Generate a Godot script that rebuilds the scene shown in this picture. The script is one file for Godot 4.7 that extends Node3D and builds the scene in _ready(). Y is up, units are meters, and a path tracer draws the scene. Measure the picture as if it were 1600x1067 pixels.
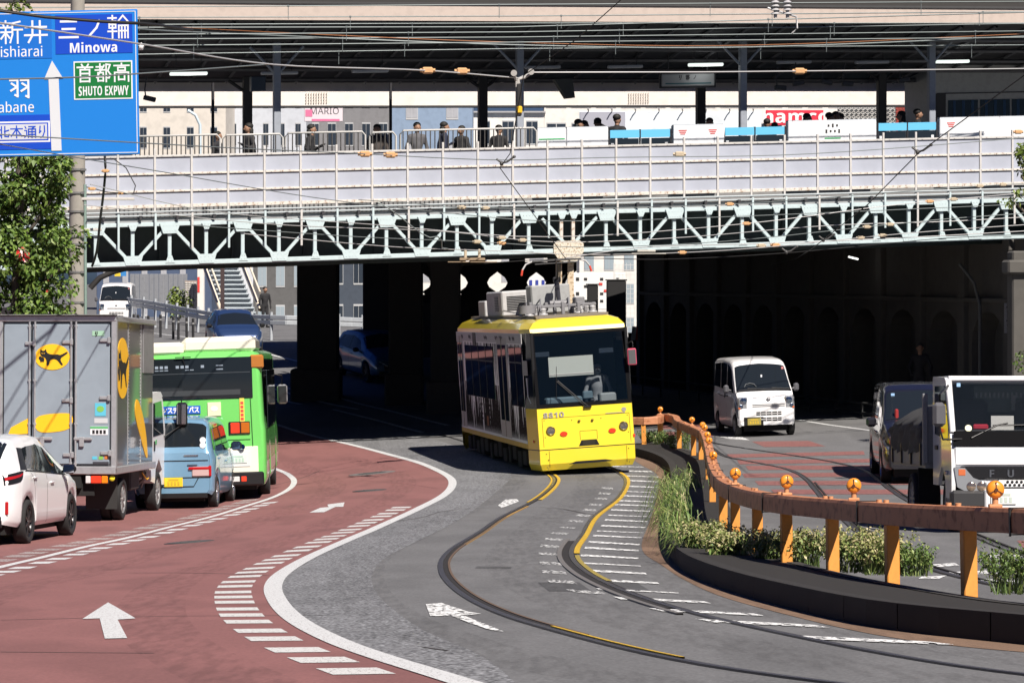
extends Node3D
# An outdoor street scene: a yellow tram on a curving street in front of a railway bridge and station.
const F := 4800.0
const CX := 800.0
const HY := 430.0
const CY := 4.1
const DEPTHS := [0.0, 0.8, 8.0, 1.42, 14.0, 1.84, 20.0, 2.25, 26.0, 2.63, 33.0, 3.0, 38.0, 3.23, 42.0, 3.42, 48.0, 3.65, 55.0, 3.87, 62.0, 4.01, 70.0, 4.08, 78.0, 4.1, 900.0, 4.1]
const RISES := [0.0, 0.0, 80.0, 0.0, 90.0, 0.35, 96.0, 0.75, 104.0, 1.2, 120.0, 1.7, 141.0, 1.9, 200.0, 2.0, 900.0, 2.0]
var used := {}
var mats := {}
var rng := RandomNumberGenerator.new()
var gx := []
var gd := []
var gh := []
var near_i := 0

# ---------------------------------------------------------------- shape building
class MB:
	var st := SurfaceTool.new()
	var k := 0
	var n := 0
	var colour = null
	func _init():
		st.begin(Mesh.PRIMITIVE_TRIANGLES)
		flat()
	func flat():
		st.set_smooth_group(-1)
	func soft():
		k += 1
		st.set_smooth_group(k)
	func v(p: Vector3, uv := Vector2.ZERO):
		st.set_uv(uv)
		st.set_uv2(uv)
		if colour != null:
			st.set_color(colour)
		st.add_vertex(p)
		n += 1
	func tri(a: Vector3, b: Vector3, c: Vector3):
		v(a)
		v(b)
		v(c)
	# a triangle turned away from the point o
	func otri(a: Vector3, b: Vector3, c: Vector3, o: Vector3):
		if (c - a).cross(b - a).dot((a + b + c) / 3.0 - o) < 0:
			tri(a, c, b)
		else:
			tri(a, b, c)
	func oquad(a: Vector3, b: Vector3, c: Vector3, d: Vector3, o: Vector3):
		otri(a, b, c, o)
		otri(a, c, d, o)
	# bottom left, bottom right, top right, top left as seen from in front
	func quad(a: Vector3, b: Vector3, c: Vector3, d: Vector3):
		v(a, Vector2(0, 1))
		v(d, Vector2(0, 0))
		v(c, Vector2(1, 0))
		v(a, Vector2(0, 1))
		v(c, Vector2(1, 0))
		v(b, Vector2(1, 1))
	func box(c: Vector3, s: Vector3, b := Basis()):
		var h = s * 0.5
		for a in 3:
			var e = [Vector3.RIGHT, Vector3.UP, Vector3.BACK]
			var p = e[(a + 1) % 3] * h[(a + 1) % 3]
			var q = e[(a + 2) % 3] * h[(a + 2) % 3]
			for sg in [-1.0, 1.0]:
				var m = e[a] * h[a] * sg
				oquad(c + b * (m - p - q), c + b * (m + p - q), c + b * (m + p + q), c + b * (m - p + q), c)
	func bbox(c: Vector3, s: Vector3, r: float, b := Basis()):
		var h = s * 0.5
		r = minf(r, minf(h.x, minf(h.y, h.z)) * 0.9)
		var at = func(a, sx):
			var q = Vector3(h.x - r, h.y - r, h.z - r)
			q[a] = h[a]
			return c + b * (q * sx)
		for a in 3:
			var i = (a + 1) % 3
			var j = (a + 2) % 3
			for sg in [-1.0, 1.0]:
				var s0 = Vector3.ONE
				s0[a] = sg
				var ps = []
				for t in [[-1.0, -1.0], [1.0, -1.0], [1.0, 1.0], [-1.0, 1.0]]:
					var s1 = s0
					s1[i] = t[0]
					s1[j] = t[1]
					ps.append(at.call(a, s1))
				oquad(ps[0], ps[1], ps[2], ps[3], c)
			for t in [[-1.0, -1.0], [1.0, -1.0], [1.0, 1.0], [-1.0, 1.0]]:
				var s2 = Vector3.ONE
				s2[i] = t[0]
				s2[j] = t[1]
				var s3 = s2
				s2[a] = -1.0
				s3[a] = 1.0
				oquad(at.call(i, s2), at.call(i, s3), at.call(j, s3), at.call(j, s2), c)
		for sx in [-1.0, 1.0]:
			for sy in [-1.0, 1.0]:
				for sz in [-1.0, 1.0]:
					var s4 = Vector3(sx, sy, sz)
					otri(at.call(0, s4), at.call(1, s4), at.call(2, s4), c)
	func cyl(a: Vector3, b: Vector3, r0: float, r1 := -1.0, m := 8, caps := true):
		if r1 < 0:
			r1 = r0
		var w = (b - a).normalized()
		var u = w.cross(Vector3.UP if absf(w.y) < 0.9 else Vector3.RIGHT).normalized()
		var x = w.cross(u)
		var o = (a + b) * 0.5
		soft()
		for i in m:
			var t0 = TAU * i / m
			var t1 = TAU * (i + 1) / m
			var e0 = u * cos(t0) + x * sin(t0)
			var e1 = u * cos(t1) + x * sin(t1)
			oquad(a + e0 * r0, a + e1 * r0, b + e1 * r1, b + e0 * r1, o)
		flat()
		if caps:
			for i in m:
				var t0 = TAU * i / m
				var t1 = TAU * (i + 1) / m
				var e0 = u * cos(t0) + x * sin(t0)
				var e1 = u * cos(t1) + x * sin(t1)
				otri(a, a + e0 * r0, a + e1 * r0, o)
				otri(b, b + e0 * r1, b + e1 * r1, o)
	func tube(path: Array, r: float, m := 6):
		var rings = []
		for i in path.size():
			var w: Vector3 = (path[mini(i + 1, path.size() - 1)] - path[maxi(i - 1, 0)]).normalized()
			var u = w.cross(Vector3.UP if absf(w.y) < 0.95 else Vector3.RIGHT).normalized()
			var x = u.cross(w)
			var ring = []
			for j in m:
				ring.append(path[i] + (u * cos(TAU * j / m) + x * sin(TAU * j / m)) * r)
			rings.append(ring)
		soft()
		for i in path.size() - 1:
			var o = (path[i] + path[i + 1]) * 0.5
			for j in m:
				var l = (j + 1) % m
				oquad(rings[i][j], rings[i][l], rings[i + 1][l], rings[i + 1][j], o)
		flat()
	# a profile of (radius, height) turned about the y axis of T
	func lathe(T: Transform3D, prof: Array, m := 16):
		soft()
		for i in prof.size() - 1:
			for j in m:
				var t0 = TAU * j / m
				var t1 = TAU * (j + 1) / m
				var q = []
				for e in [[i, t0], [i, t1], [i + 1, t1], [i + 1, t0]]:
					var p = prof[e[0]]
					q.append(T * Vector3(p[0] * cos(e[1]), p[1], p[0] * sin(e[1])))
				tri(q[0], q[1], q[2])
				tri(q[0], q[2], q[3])
		flat()
	# a polygon in the x-y plane of T, grown along z of T by deep
	func prism(poly: PackedVector2Array, T: Transform3D, deep: float):
		var idx = Geometry2D.triangulate_polygon(poly)
		var c = Vector2.ZERO
		for p in poly:
			c += p / poly.size()
		for i in range(0, idx.size(), 3):
			var a = poly[idx[i]]
			var b = poly[idx[i + 1]]
			var d = poly[idx[i + 2]]
			for z in [0.0, deep]:
				otri(T * Vector3(a.x, a.y, z), T * Vector3(b.x, b.y, z), T * Vector3(d.x, d.y, z), T * Vector3((a.x + b.x + d.x) / 3.0, (a.y + b.y + d.y) / 3.0, deep * 0.5))
		var s = -1.0 if Geometry2D.is_polygon_clockwise(poly) else 1.0
		for i in poly.size():
			var a = poly[i]
			var b = poly[(i + 1) % poly.size()]
			var nrm = Vector2(b.y - a.y, a.x - b.x) * s
			var o2 = (a + b) * 0.5 - nrm
			oquad(T * Vector3(a.x, a.y, 0), T * Vector3(b.x, b.y, 0), T * Vector3(b.x, b.y, deep), T * Vector3(a.x, a.y, deep), T * Vector3(o2.x, o2.y, deep * 0.5))
	func ball(c: Vector3, r: Vector3, m := 10):
		var prof = []
		for i in m / 2 + 1:
			var t = PI * i / (m / 2)
			prof.append([sin(t), -cos(t)])
		lathe(Transform3D(Basis.from_scale(r), c), prof, m)
	func done() -> ArrayMesh:
		st.generate_normals()
		return st.commit()

func numbered(n: String) -> String:
	used[n] = used.get(n, -1) + 1
	return n if used[n] == 0 else "%s_%03d" % [n, used[n]]

func tag(o: Node, label := "", category := "", group := "", kind := ""):
	if label: o.set_meta("label", label)
	if category: o.set_meta("category", category)
	if group: o.set_meta("group", group)
	if kind: o.set_meta("kind", kind)
	return o

func thing(called: String, label: String, category: String, at := Transform3D(), group := "") -> Node3D:
	var o := Node3D.new()
	o.name = numbered(called)
	add_child(o)
	o.transform = at
	tag(o, label, category, group)
	return o

func put(mesh, called: String, m: Material, parent: Node = null, at := Transform3D()) -> MeshInstance3D:
	var o := MeshInstance3D.new()
	o.mesh = mesh.done() if mesh is MB else mesh
	o.material_override = m
	if parent == null:
		o.name = numbered(called)
		add_child(o)
	else:
		o.name = called
		parent.add_child(o, true)
	o.transform = at
	return o

func struct(mesh, called: String, m: Material, label := "") -> MeshInstance3D:
	var o = put(mesh, called, m)
	o.set_meta("kind", "structure")
	if label: o.set_meta("label", label)
	return o

func copy(o: Node3D, at: Transform3D, label: String, group := "") -> Node3D:
	var c = o.duplicate()
	c.name = numbered(String(o.name).rstrip("0123456789").trim_suffix("_"))
	add_child(c)
	c.transform = at
	tag(c, label, "", group)
	return c

# ---------------------------------------------------------------- materials
func mat(key: String, c: Color, rough := 0.6, metal := 0.0) -> StandardMaterial3D:
	if mats.has(key):
		return mats[key]
	var m := StandardMaterial3D.new()
	m.resource_name = key
	m.albedo_color = c.linear_to_srgb()
	m.roughness = rough
	m.metallic = metal
	mats[key] = m
	return m

func noise(kind: int, freq: float, s: int, oct := 4) -> FastNoiseLite:
	var f := FastNoiseLite.new()
	f.noise_type = kind
	f.frequency = freq
	f.seed = s
	f.fractal_octaves = oct
	return f

func ramp(a: Array) -> Gradient:
	var g := Gradient.new()
	var offs := PackedFloat32Array()
	var cols := PackedColorArray()
	for e in a:
		offs.append(e[0])
		cols.append(e[1].linear_to_srgb())
	g.offsets = offs
	g.colors = cols
	return g

func noise_tex(f: FastNoiseLite, g: Gradient, size := 512, normal := false) -> NoiseTexture2D:
	var t := NoiseTexture2D.new()
	t.noise = f
	t.width = size
	t.height = size
	t.seamless = true
	if g: t.color_ramp = g
	if normal:
		t.as_normal_map = true
		t.bump_strength = 4.0
	return t

func grey(v: float) -> Color:
	return Color(v, v, v)

# a paint or stone with a fine grain and broad stains (shared noise pictures, triplanar)
var grain_a
var grain_b
func worn(key: String, c: Color, rough: float, metres := 1.5, how := 0.5, metal := 0.0) -> StandardMaterial3D:
	if mats.has(key):
		return mats[key]
	var m = mat(key, c, rough, metal)
	m.albedo_texture = grain_a if how < 0.6 else grain_b
	m.uv1_triplanar = true
	m.uv1_scale = Vector3.ONE / metres
	return m

func car_paint(key: String, c: Color, metal := 0.0) -> StandardMaterial3D:
	var m = mat(key, c, 0.32, metal)
	m.clearcoat_enabled = true
	m.clearcoat = 0.8
	m.clearcoat_roughness = 0.06
	return m

# materials that many things share
func M(key: String) -> StandardMaterial3D:
	if mats.has(key): return mats[key]
	match key:
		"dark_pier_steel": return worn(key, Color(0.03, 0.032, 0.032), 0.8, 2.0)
		"sticker_white": return mat(key, Color(0.7, 0.72, 0.75), 0.5)
		"label_yellow": return mat(key, Color(0.75, 0.45, 0.02), 0.5)
		"notice_red": return mat(key, Color(0.62, 0.06, 0.05), 0.5)
		"line_green": return mat(key, Color(0.02, 0.35, 0.1), 0.5)
		"ink_black": return mat(key, Color(0.02, 0.02, 0.02), 0.6)
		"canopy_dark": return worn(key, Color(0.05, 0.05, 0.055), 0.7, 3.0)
		"rafter_grey": return worn(key, Color(0.12, 0.12, 0.13), 0.6, 1.0)
		"ink_grey": return mat(key, Color(0.09, 0.09, 0.1), 0.6)
		"sign_white": return mat(key, Color(0.82, 0.82, 0.82), 0.5)
		"mortar": return mat(key, Color(0.3, 0.25, 0.22), 0.9)
		"guard_steel": return worn(key, Color(0.42, 0.45, 0.48), 0.4, 1.2)
		"notice_white": return mat(key, Color(0.75, 0.75, 0.73), 0.5)
		"cabinet_black": return mat(key, Color(0.012, 0.012, 0.013), 0.6)
		"mesh_pale": return mat(key, Color(0.6, 0.6, 0.58), 0.6)
		"bolt_rust": return worn(key, Color(0.55, 0.27, 0.13), 0.6, 0.3)
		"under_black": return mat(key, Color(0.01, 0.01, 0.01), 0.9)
		"gap_black": return mat(key, Color(0.008, 0.008, 0.008), 0.9)
		"mirror_glass": return mat(key, Color(0.6, 0.62, 0.65), 0.04, 1.0)
		"trim_black": return mat(key, Color(0.012, 0.012, 0.013), 0.35)
		"tail_red": return mat(key, Color(0.4, 0.012, 0.015), 0.15)
		"lamp_glass": return mat(key, Color(0.42, 0.44, 0.47), 0.08, 0.6)
		"chrome": return mat(key, Color(0.7, 0.72, 0.74), 0.1, 1.0)
		"rim_silver": return mat(key, Color(0.5, 0.51, 0.53), 0.25, 0.9)
		"mirror_grey": return mat(key, Color(0.1, 0.1, 0.11), 0.4)
		"lamp_silver": return mat(key, Color(0.35, 0.42, 0.5), 0.15, 1.0)
		"indicator_orange": return mat(key, Color(0.55, 0.14, 0.05), 0.3)
		"sticker_blue": return mat(key, Color(0.3, 0.5, 0.75), 0.5)
		"oval_yellow": return mat(key, Color(0.9, 0.5, 0.015), 0.45)
		"mark_black": return mat(key, Color(0.012, 0.012, 0.012), 0.5)
		"roof_dark": return mat(key, Color(0.12, 0.12, 0.12), 0.6)
		"sticker_cyan": return mat(key, Color(0.1, 0.45, 0.6), 0.5)
		"sticker_lime": return mat(key, Color(0.2, 0.45, 0.08), 0.5)
		"sticker_green": return mat(key, Color(0.1, 0.4, 0.15), 0.5)
		"lens_red": return mat(key, Color(0.75, 0.05, 0.02), 0.2)
		"lens_clear": return mat(key, Color(0.6, 0.6, 0.6), 0.2)
		"rim_dull": return mat(key, Color(0.3, 0.3, 0.3), 0.5, 0.5)
		"sticker_cream": return mat(key, Color(0.7, 0.72, 0.48), 0.5)
		"rail_white": return mat(key, Color(0.7, 0.7, 0.7), 0.4)
		"bulkhead_dark": return mat(key, Color(0.035, 0.045, 0.055), 0.8)
		"console_blue": return mat(key, Color(0.16, 0.26, 0.33), 0.6)
		"seat_blue": return mat(key, Color(0.03, 0.05, 0.08), 0.9)
		"number_grey": return mat(key, Color(0.3, 0.29, 0.26), 0.5)
		"sign_steel": return worn(key, Color(0.35, 0.36, 0.37), 0.5, 1.0, 0.5, 0.4)
		"frame_rust": return worn(key, Color(0.3, 0.22, 0.14), 0.7, 0.3)
		"frame_pale": return worn(key, Color(0.5, 0.49, 0.44), 0.6, 0.3)
		"bark": return worn(key, Color(0.1, 0.085, 0.07), 0.9, 0.5)
	return mat(key, Color(0.5, 0.5, 0.5))

# ---------------------------------------------------------------- the lie of the land
func table(a: Array, d: float) -> float:
	var n := a.size() / 2
	for i in n - 1:
		if d <= a[2 * i + 2] or i == n - 2:
			var x0: float = a[2 * i]
			var y0: float = a[2 * i + 1]
			var x1: float = a[2 * i + 2]
			var y1: float = a[2 * i + 3]
			var p := maxi(i - 1, 0)
			var q := mini(i + 2, n - 1)
			var m0: float = (y1 - a[2 * p + 1]) / (x1 - a[2 * p])
			var m1: float = (a[2 * q + 1] - y0) / (a[2 * q] - x0)
			var h := x1 - x0
			var t := minf((d - x0) / h, 1.0)
			return y0 * (2 * t * t * t - 3 * t * t + 1) + m0 * h * (t * t * t - 2 * t * t + t) + y1 * (3 * t * t - 2 * t * t * t) + m1 * h * (t * t * t - t * t)
	return 0.0

func below(x: float, d: float) -> float:
	var h := table(DEPTHS, d)
	h += 0.25 * smoothstep(-1.5, -6.0, x) * smoothstep(20, 36, d) * (1 - smoothstep(66, 78, d))
	h -= 0.03 * clampf(x, -9, 12) * smoothstep(52, 72, d) * (1 - smoothstep(90, 110, d))
	h -= table(RISES, d) * smoothstep(5.0, -3.0, x)
	h += 0.06 * smoothstep(0.2, 3.8, x) * (1 - smoothstep(30, 50, d))
	return h

func gy(x: float, d: float) -> float:
	return CY - below(x, d)

# the point of the ground (or off metres above it) that lies in a direction of view
func gp(px: float, py: float, off := 0.0) -> Vector3:
	var d := 6.0
	while d < 400 and HY + F * (below((px - CX) / F * d, d) - off) / d > py:
		d *= 1.02
	var lo := d / 1.02
	var hi := d
	for i in 24:
		var m := (lo + hi) * 0.5
		if HY + F * (below((px - CX) / F * m, m) - off) / m > py:
			lo = m
		else:
			hi = m
	var x := (px - CX) / F * lo
	return Vector3(x, gy(x, lo) + off, -lo)

func at(px: float, py: float, d: float) -> Vector3:
	return Vector3((px - CX) / F * d, CY + (HY - py) / F * d, -d)

func pts(a: Array, off := 0.0) -> Array:
	var r = []
	for i in range(0, a.size(), 2):
		r.append(gp(a[i], a[i + 1], off))
	return r

# a smooth, evenly stepped line through points (in plan)
func curve(p: Array, step: float) -> Array:
	var c := Curve3D.new()
	c.bake_interval = 0.1
	for i in p.size():
		var t = (p[mini(i + 1, p.size() - 1)] - p[maxi(i - 1, 0)])
		var lin = p[i] - p[maxi(i - 1, 0)]
		var lout = p[mini(i + 1, p.size() - 1)] - p[i]
		c.add_point(p[i], -t.normalized() * lin.length() / 3.0, t.normalized() * lout.length() / 3.0)
	var r = []
	var n := maxi(int(c.get_baked_length() / step), 2)
	for i in n + 1:
		r.append(c.sample_baked(c.get_baked_length() * i / n))
	return r

# the line shifted sideways (positive: to its right as it comes towards us from far away)
func shifted(p: Array, by: float) -> Array:
	var r = []
	for i in p.size():
		var t = p[mini(i + 1, p.size() - 1)] - p[maxi(i - 1, 0)]
		var s = Vector2(t.z, -t.x).normalized()
		var x: float = p[i].x + s.x * by
		var z: float = p[i].z + s.y * by
		r.append(Vector3(x, gy(x, -z), z))
	return r

# ground sheet: x and depth lines; near cells are half a metre by one metre
func make_grid():
	for x in [-500.0, -300.0, -180.0, -110.0, -70.0, -50.0, -38.0, -32.0, -28.0]:
		gx.append(x)
	for i in 97:
		gx.append(-24.0 + i * 0.5)
	for x in [28.0, 32.0, 38.0, 50.0, 70.0, 110.0, 180.0, 300.0, 500.0]:
		gx.append(x)
	for d in [-60.0, -20.0, 0.0]:
		gd.append(d)
	for i in 155:
		gd.append(6.0 + i)
	for d in [170.0, 185.0, 200.0, 230.0, 280.0, 350.0, 450.0, 700.0]:
		gd.append(d)
	for d in gd:
		var row = PackedFloat32Array()
		for x in gx:
			row.append(gy(x, maxf(d, 0.0)))
		gh.append(row)

func gv(i: int, j: int, off := 0.0) -> Vector3:
	return Vector3(gx[i], gh[j][i] + off, -gd[j])

func ground_sheet() -> MB:
	var b := MB.new()
	b.soft()
	for j in gd.size() - 1:
		for i in gx.size() - 1:
			for e in [[i, j], [i, j + 1], [i + 1, j + 1], [i, j], [i + 1, j + 1], [i + 1, j]]:
				b.v(gv(e[0], e[1]), Vector2(gx[e[0]], gd[e[1]]))
	return b

# lay a flat outline (x, depth) on the ground sheet, off metres above it
func drape(b: MB, poly: PackedVector2Array, off: float):
	var lo := poly[0]
	var hi := poly[0]
	for p in poly:
		lo = lo.min(p)
		hi = hi.max(p)
	var i0 := clampi(int(floor((lo.x + 24.0) / 0.5)), 0, 95)
	var i1 := clampi(int(floor((hi.x + 24.0) / 0.5)), 0, 95)
	var j0 := clampi(int(floor(lo.y - 6.0)), 0, 153)
	var j1 := clampi(int(floor(hi.y - 6.0)), 0, 153)
	for j in range(j0, j1 + 1):
		for i in range(i0, i1 + 1):
			var x0 := -24.0 + i * 0.5
			var d0 := 6.0 + j
			var ha: float = gh[j + 3][i + 9]
			var hb: float = gh[j + 4][i + 9]
			var hc: float = gh[j + 4][i + 10]
			var hd: float = gh[j + 3][i + 10]
			for half in 2:
				var t := PackedVector2Array([Vector2(x0, d0), Vector2(x0, d0 + 1), Vector2(x0 + 0.5, d0 + 1)]) if half == 0 else PackedVector2Array([Vector2(x0, d0), Vector2(x0 + 0.5, d0 + 1), Vector2(x0 + 0.5, d0)])
				for piece in Geometry2D.intersect_polygons(poly, t):
					if piece.size() < 3: continue
					var idx := Geometry2D.triangulate_polygon(piece)
					var o := Vector3(x0, -1000, -d0)
					for q in range(0, idx.size(), 3):
						var w = []
						for e in 3:
							var p: Vector2 = piece[idx[q + e]]
							var fx := (p.x - x0) / 0.5
							var fd := p.y - d0
							var h: float
							if half == 0:
								h = ha + (hb - ha) * fd + (hc - hb) * fx
							else:
								h = ha + (hd - ha) * fx + (hc - hd) * fd
							w.append(Vector3(p.x, h + off, -p.y))
						if (w[2] - w[0]).cross(w[1] - w[0]).y < 0:
							w = [w[0], w[2], w[1]]
						for p in w:
							b.v(p, Vector2(p.x, -p.z))

func plan(p: Array) -> PackedVector2Array:
	var r := PackedVector2Array()
	for q in p:
		r.append(Vector2(q.x, -q.z))
	return r

# a band of even width along a line, laid on the ground piece by piece
func band(b: MB, line: Array, w: float, off: float):
	var l = plan(shifted(line, -w * 0.5))
	var r = plan(shifted(line, w * 0.5))
	for i in l.size() - 1:
		drape(b, PackedVector2Array([l[i], l[i + 1], r[i + 1], r[i]]), off)

# how a vehicle stands on the slope: its front turned by yaw from «towards us»
func stand(x: float, d: float, yaw: float, roll := 0.0) -> Transform3D:
	var e := 1.0
	var nrm := Vector3(gy(x - e, d) - gy(x + e, d), 2 * e, gy(x, d + e) - gy(x, d - e)).normalized()
	var fwd := Vector3(sin(yaw), 0, cos(yaw))
	fwd = (fwd - nrm * fwd.dot(nrm)).normalized()
	var b := Basis(nrm.cross(fwd).normalized(), nrm, fwd)
	return Transform3D(b * Basis(Vector3(0, 0, 1), roll), Vector3(x, gy(x, d), -d))

# ---------------------------------------------------------------- writing
var strokes := {
	"san": "15158515 22507850 08889288", "no": "751560502588",
	"rin": "05124012 10253825 10403840 10553855 10251055 38253855 05704270 24022498 70024630 70029632 60328232 52459245 52455298 92459298 52689268 65456598 79457998",
	"arai": "25022510 05124512 15181828 35183228 03304830 05504750 25352598 25520578 25524275 88055512 55125560 55604595 55409840 78407898",
	"i": "05309530 02659865 35053565 35651895 68056898", "ha": "08154015 40154085 40853080 15303040 12603845 55158815 88158890 88907885 62307840 58628645",
	"shu": "30043816 70046216 04199619 50195032 22327832 22322297 78327897 22537853 22757875 22957895",
	"to": "08185218 30033035 02355835 55101075 18505050 18501895 50505095 18725072 18935093 68056898 68059208 92087840 78409460 94608578 85786878",
	"kou": "50025012 05139513 28237223 28232840 72237240 28407240 08500898 08509250 92509298 32626862 32623290 68626890 32886888",
	"kita": "35053598 06323432 04853578 62056285 62859088 90889570 60459235", "hon": "04259625 50025098 48280885 52289285 30757075",
	"tsu": "08081522 05402040 20402080 20800595 20805592 55929692 38088808 88086522 35283596 35289228 92289296 35509250 35729272 64286496",
	"ri": "28082260 22603548 70057250 72505588 55883598", "n": "12203235 158550708825", "su": "1515801560551288 55559090",
	"te": "20157515 08409240 524045702595", "tt": "20402860 45354855 823570682895", "pu": "1020752068602890 86049411861878118604",
	"ba": "352028551085 602078559285 70057818 85059218",
}
func write(b: MB, name: String, T: Transform3D, w: float, h: float, thick: float):
	var z := 0.0
	for s in strokes[name].split(" ", false):
		var p = []
		for i in range(0, s.length() - 3, 4):
			p.append(Vector2(s.substr(i, 2).to_float() / 100.0 * w, -s.substr(i + 2, 2).to_float() / 100.0 * h))
		for i in p.size() - 1:
			var t: Vector2 = (p[i + 1] - p[i]).normalized() * thick * 0.5
			var u := Vector2(-t.y, t.x)
			z += 0.0004
			var a = p[i] - t
			var c = p[i + 1] + t
			b.quad(T * Vector3(a.x - u.x, a.y - u.y, z), T * Vector3(c.x - u.x, c.y - u.y, z), T * Vector3(c.x + u.x, c.y + u.y, z), T * Vector3(a.x + u.x, a.y + u.y, z))

func rounded(p: PackedVector2Array, times := 2) -> PackedVector2Array:
	for k in times:
		var r := PackedVector2Array()
		for i in p.size():
			var a := p[i]
			var c := p[(i + 1) % p.size()]
			r.append(a.lerp(c, 0.25))
			r.append(a.lerp(c, 0.75))
		p = r
	return p

var faces := {}
func letters(text: String, h: float, called: String, m: Material, parent: Node, T: Transform3D, stretch := 1.0, bold := false, deep := 0.004) -> MeshInstance3D:
	var key = "bold" if bold else "plain"
	if not faces.has(key):
		var f := SystemFont.new()
		f.font_names = PackedStringArray(["Droid Sans"])
		f.font_weight = 700 if bold else 400
		faces[key] = f
	var t := TextMesh.new()
	t.font = faces[key]
	t.text = text
	t.font_size = 64
	t.pixel_size = h / 46.0
	t.depth = deep
	t.curve_step = 4.0
	return put(t, called, m, parent, T * Transform3D(Basis.from_scale(Vector3(stretch, 1, 1)), Vector3.ZERO))

# ================================================================ the scene
func _ready():
	rng.seed = 7
	# camera: looks level, the lens shifted down
	var cam := Camera3D.new()
	cam.name = "camera"
	cam.projection = Camera3D.PROJECTION_FRUSTUM
	cam.near = 0.5
	cam.far = 1500
	cam.size = 0.5 * 1067.0 / F
	cam.frustum_offset = Vector2(0, -0.5 * (533.5 - HY) / F)
	add_child(cam)
	cam.position = Vector3(0, CY, 0)
	cam.current = true
	var env := Environment.new()
	env.background_mode = Environment.BG_SKY
	var sky := Sky.new()
	var sm := ProceduralSkyMaterial.new()
	sm.sky_top_color = Color(0.16, 0.33, 0.72)
	sm.sky_horizon_color = Color(0.62, 0.76, 0.92)
	sm.sky_curve = 0.12
	sm.ground_bottom_color = Color(0.12, 0.12, 0.12)
	sm.ground_horizon_color = Color(0.35, 0.36, 0.37)
	sky.sky_material = sm
	env.sky = sky
	env.background_energy_multiplier = 0.2
	env.tonemap_mode = Environment.TONE_MAPPER_LINEAR
	env.tonemap_exposure = 1.5
	env.sdfgi_enabled = true
	env.ssao_enabled = true
	env.ssil_enabled = true
	var we := WorldEnvironment.new()
	we.name = "world_environment"
	we.environment = env
	add_child(we)
	var sun := DirectionalLight3D.new()
	sun.name = "sun"
	sun.light_energy = 1.6
	sun.light_color = Color(1.0, 0.965, 0.925)
	sun.light_angular_distance = 0.5
	sun.shadow_enabled = true
	add_child(sun)
	var el := deg_to_rad(47)
	var az := deg_to_rad(27)
	var ray := Vector3(-sin(az) * cos(el), -sin(el), -cos(az) * cos(el))
	sun.transform = Transform3D(Basis.looking_at(ray, Vector3.UP), Vector3(20, 40, 30))
	grain_a = noise_tex(noise(FastNoiseLite.TYPE_SIMPLEX_SMOOTH, 0.012, 3, 5), ramp([[0.2, grey(0.88)], [0.55, grey(1.0)], [0.8, grey(0.95)]]), 512)
	grain_b = noise_tex(noise(FastNoiseLite.TYPE_SIMPLEX_SMOOTH, 0.02, 9, 5), ramp([[0.22, Color(0.5, 0.36, 0.26)], [0.4, grey(0.88)], [0.6, grey(1.0)]]), 512)
	make_grid()
	ground_and_roads()
	tram_tracks()
	bridge()
	underpass()
	station()
	backdrop()
	median()
	vehicles()
	street_furniture()
	overhead_wires()
	greenery()

# ---------------------------------------------------------------- ground
func ground_mat(key: String, c: Color, spread: float, metres: float, rough := 0.9) -> StandardMaterial3D:
	var m = mat(key, Color.WHITE, rough)
	var f = noise(FastNoiseLite.TYPE_VALUE, 0.45, hash(key) % 1000, 2)
	m.albedo_texture = noise_tex(f, ramp([[0.15, c * (1 - spread)], [0.5, c], [0.85, c * (1 + spread * 1.3)]]), 1024)
	m.uv1_scale = Vector3.ONE / metres
	m.detail_enabled = true
	m.detail_blend_mode = BaseMaterial3D.BLEND_MODE_MUL
	m.detail_uv_layer = BaseMaterial3D.DETAIL_UV_2
	m.detail_albedo = noise_tex(noise(FastNoiseLite.TYPE_SIMPLEX_SMOOTH, 0.006, hash(key) % 77, 5), ramp([[0.25, grey(0.8)], [0.5, grey(1.0)], [0.75, grey(0.9)]]), 512)
	m.uv2_scale = Vector3(1.0 / 7.0, 1.0 / 19.0, 1)
	return m

func paint_mat(key: String, c: Color, wear: float, metres: float, stretch := 1.0) -> StandardMaterial3D:
	var m = mat(key, c, 0.75)
	var f = noise(FastNoiseLite.TYPE_SIMPLEX_SMOOTH, 0.05, hash(key) % 500, 5)
	var t := ramp([[0.0, Color(0.8, 0.8, 0.8, 0)], [wear - 0.02, Color(0.85, 0.85, 0.85, 0)], [wear + 0.02, Color(1, 1, 1, 1)], [1.0, Color(0.93, 0.93, 0.93, 1)]])
	m.albedo_texture = noise_tex(f, t, 512)
	m.transparency = BaseMaterial3D.TRANSPARENCY_ALPHA_SCISSOR
	m.alpha_scissor_threshold = 0.5
	m.uv1_scale = Vector3(1.0 / metres, stretch / metres, 1)
	return m

var main_line := [300, 630, 400, 655, 445, 668, 535, 692, 591, 706, 647, 721, 685, 736, 704, 748, 706, 760, 692, 775, 652, 796, 595, 822, 537, 847, 492, 867, 460, 884, 435, 902, 426, 919, 432, 938, 450, 960, 480, 981, 537, 1008, 606, 1032, 681, 1055, 760, 1080]
var edge_line := [405, 725, 432, 734, 450, 742, 459, 752, 452, 764, 425, 778, 385, 791, 330, 808, 262, 825, 195, 842, 130, 856, 60, 873, 0, 887, -90, 907, -220, 935]
var rail_left := [640, 668, 700, 683, 760, 703, 820, 722, 850, 736, 864, 746, 866, 752, 860, 762, 835, 782, 780, 810, 735, 840, 706, 858, 692, 872, 688, 885, 695, 905, 730, 935, 790, 963, 880, 990, 990, 1018, 1110, 1042, 1240, 1061, 1420, 1084]
var red_mat
var line_a: Array
var line_b: Array
var track: Array

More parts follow.
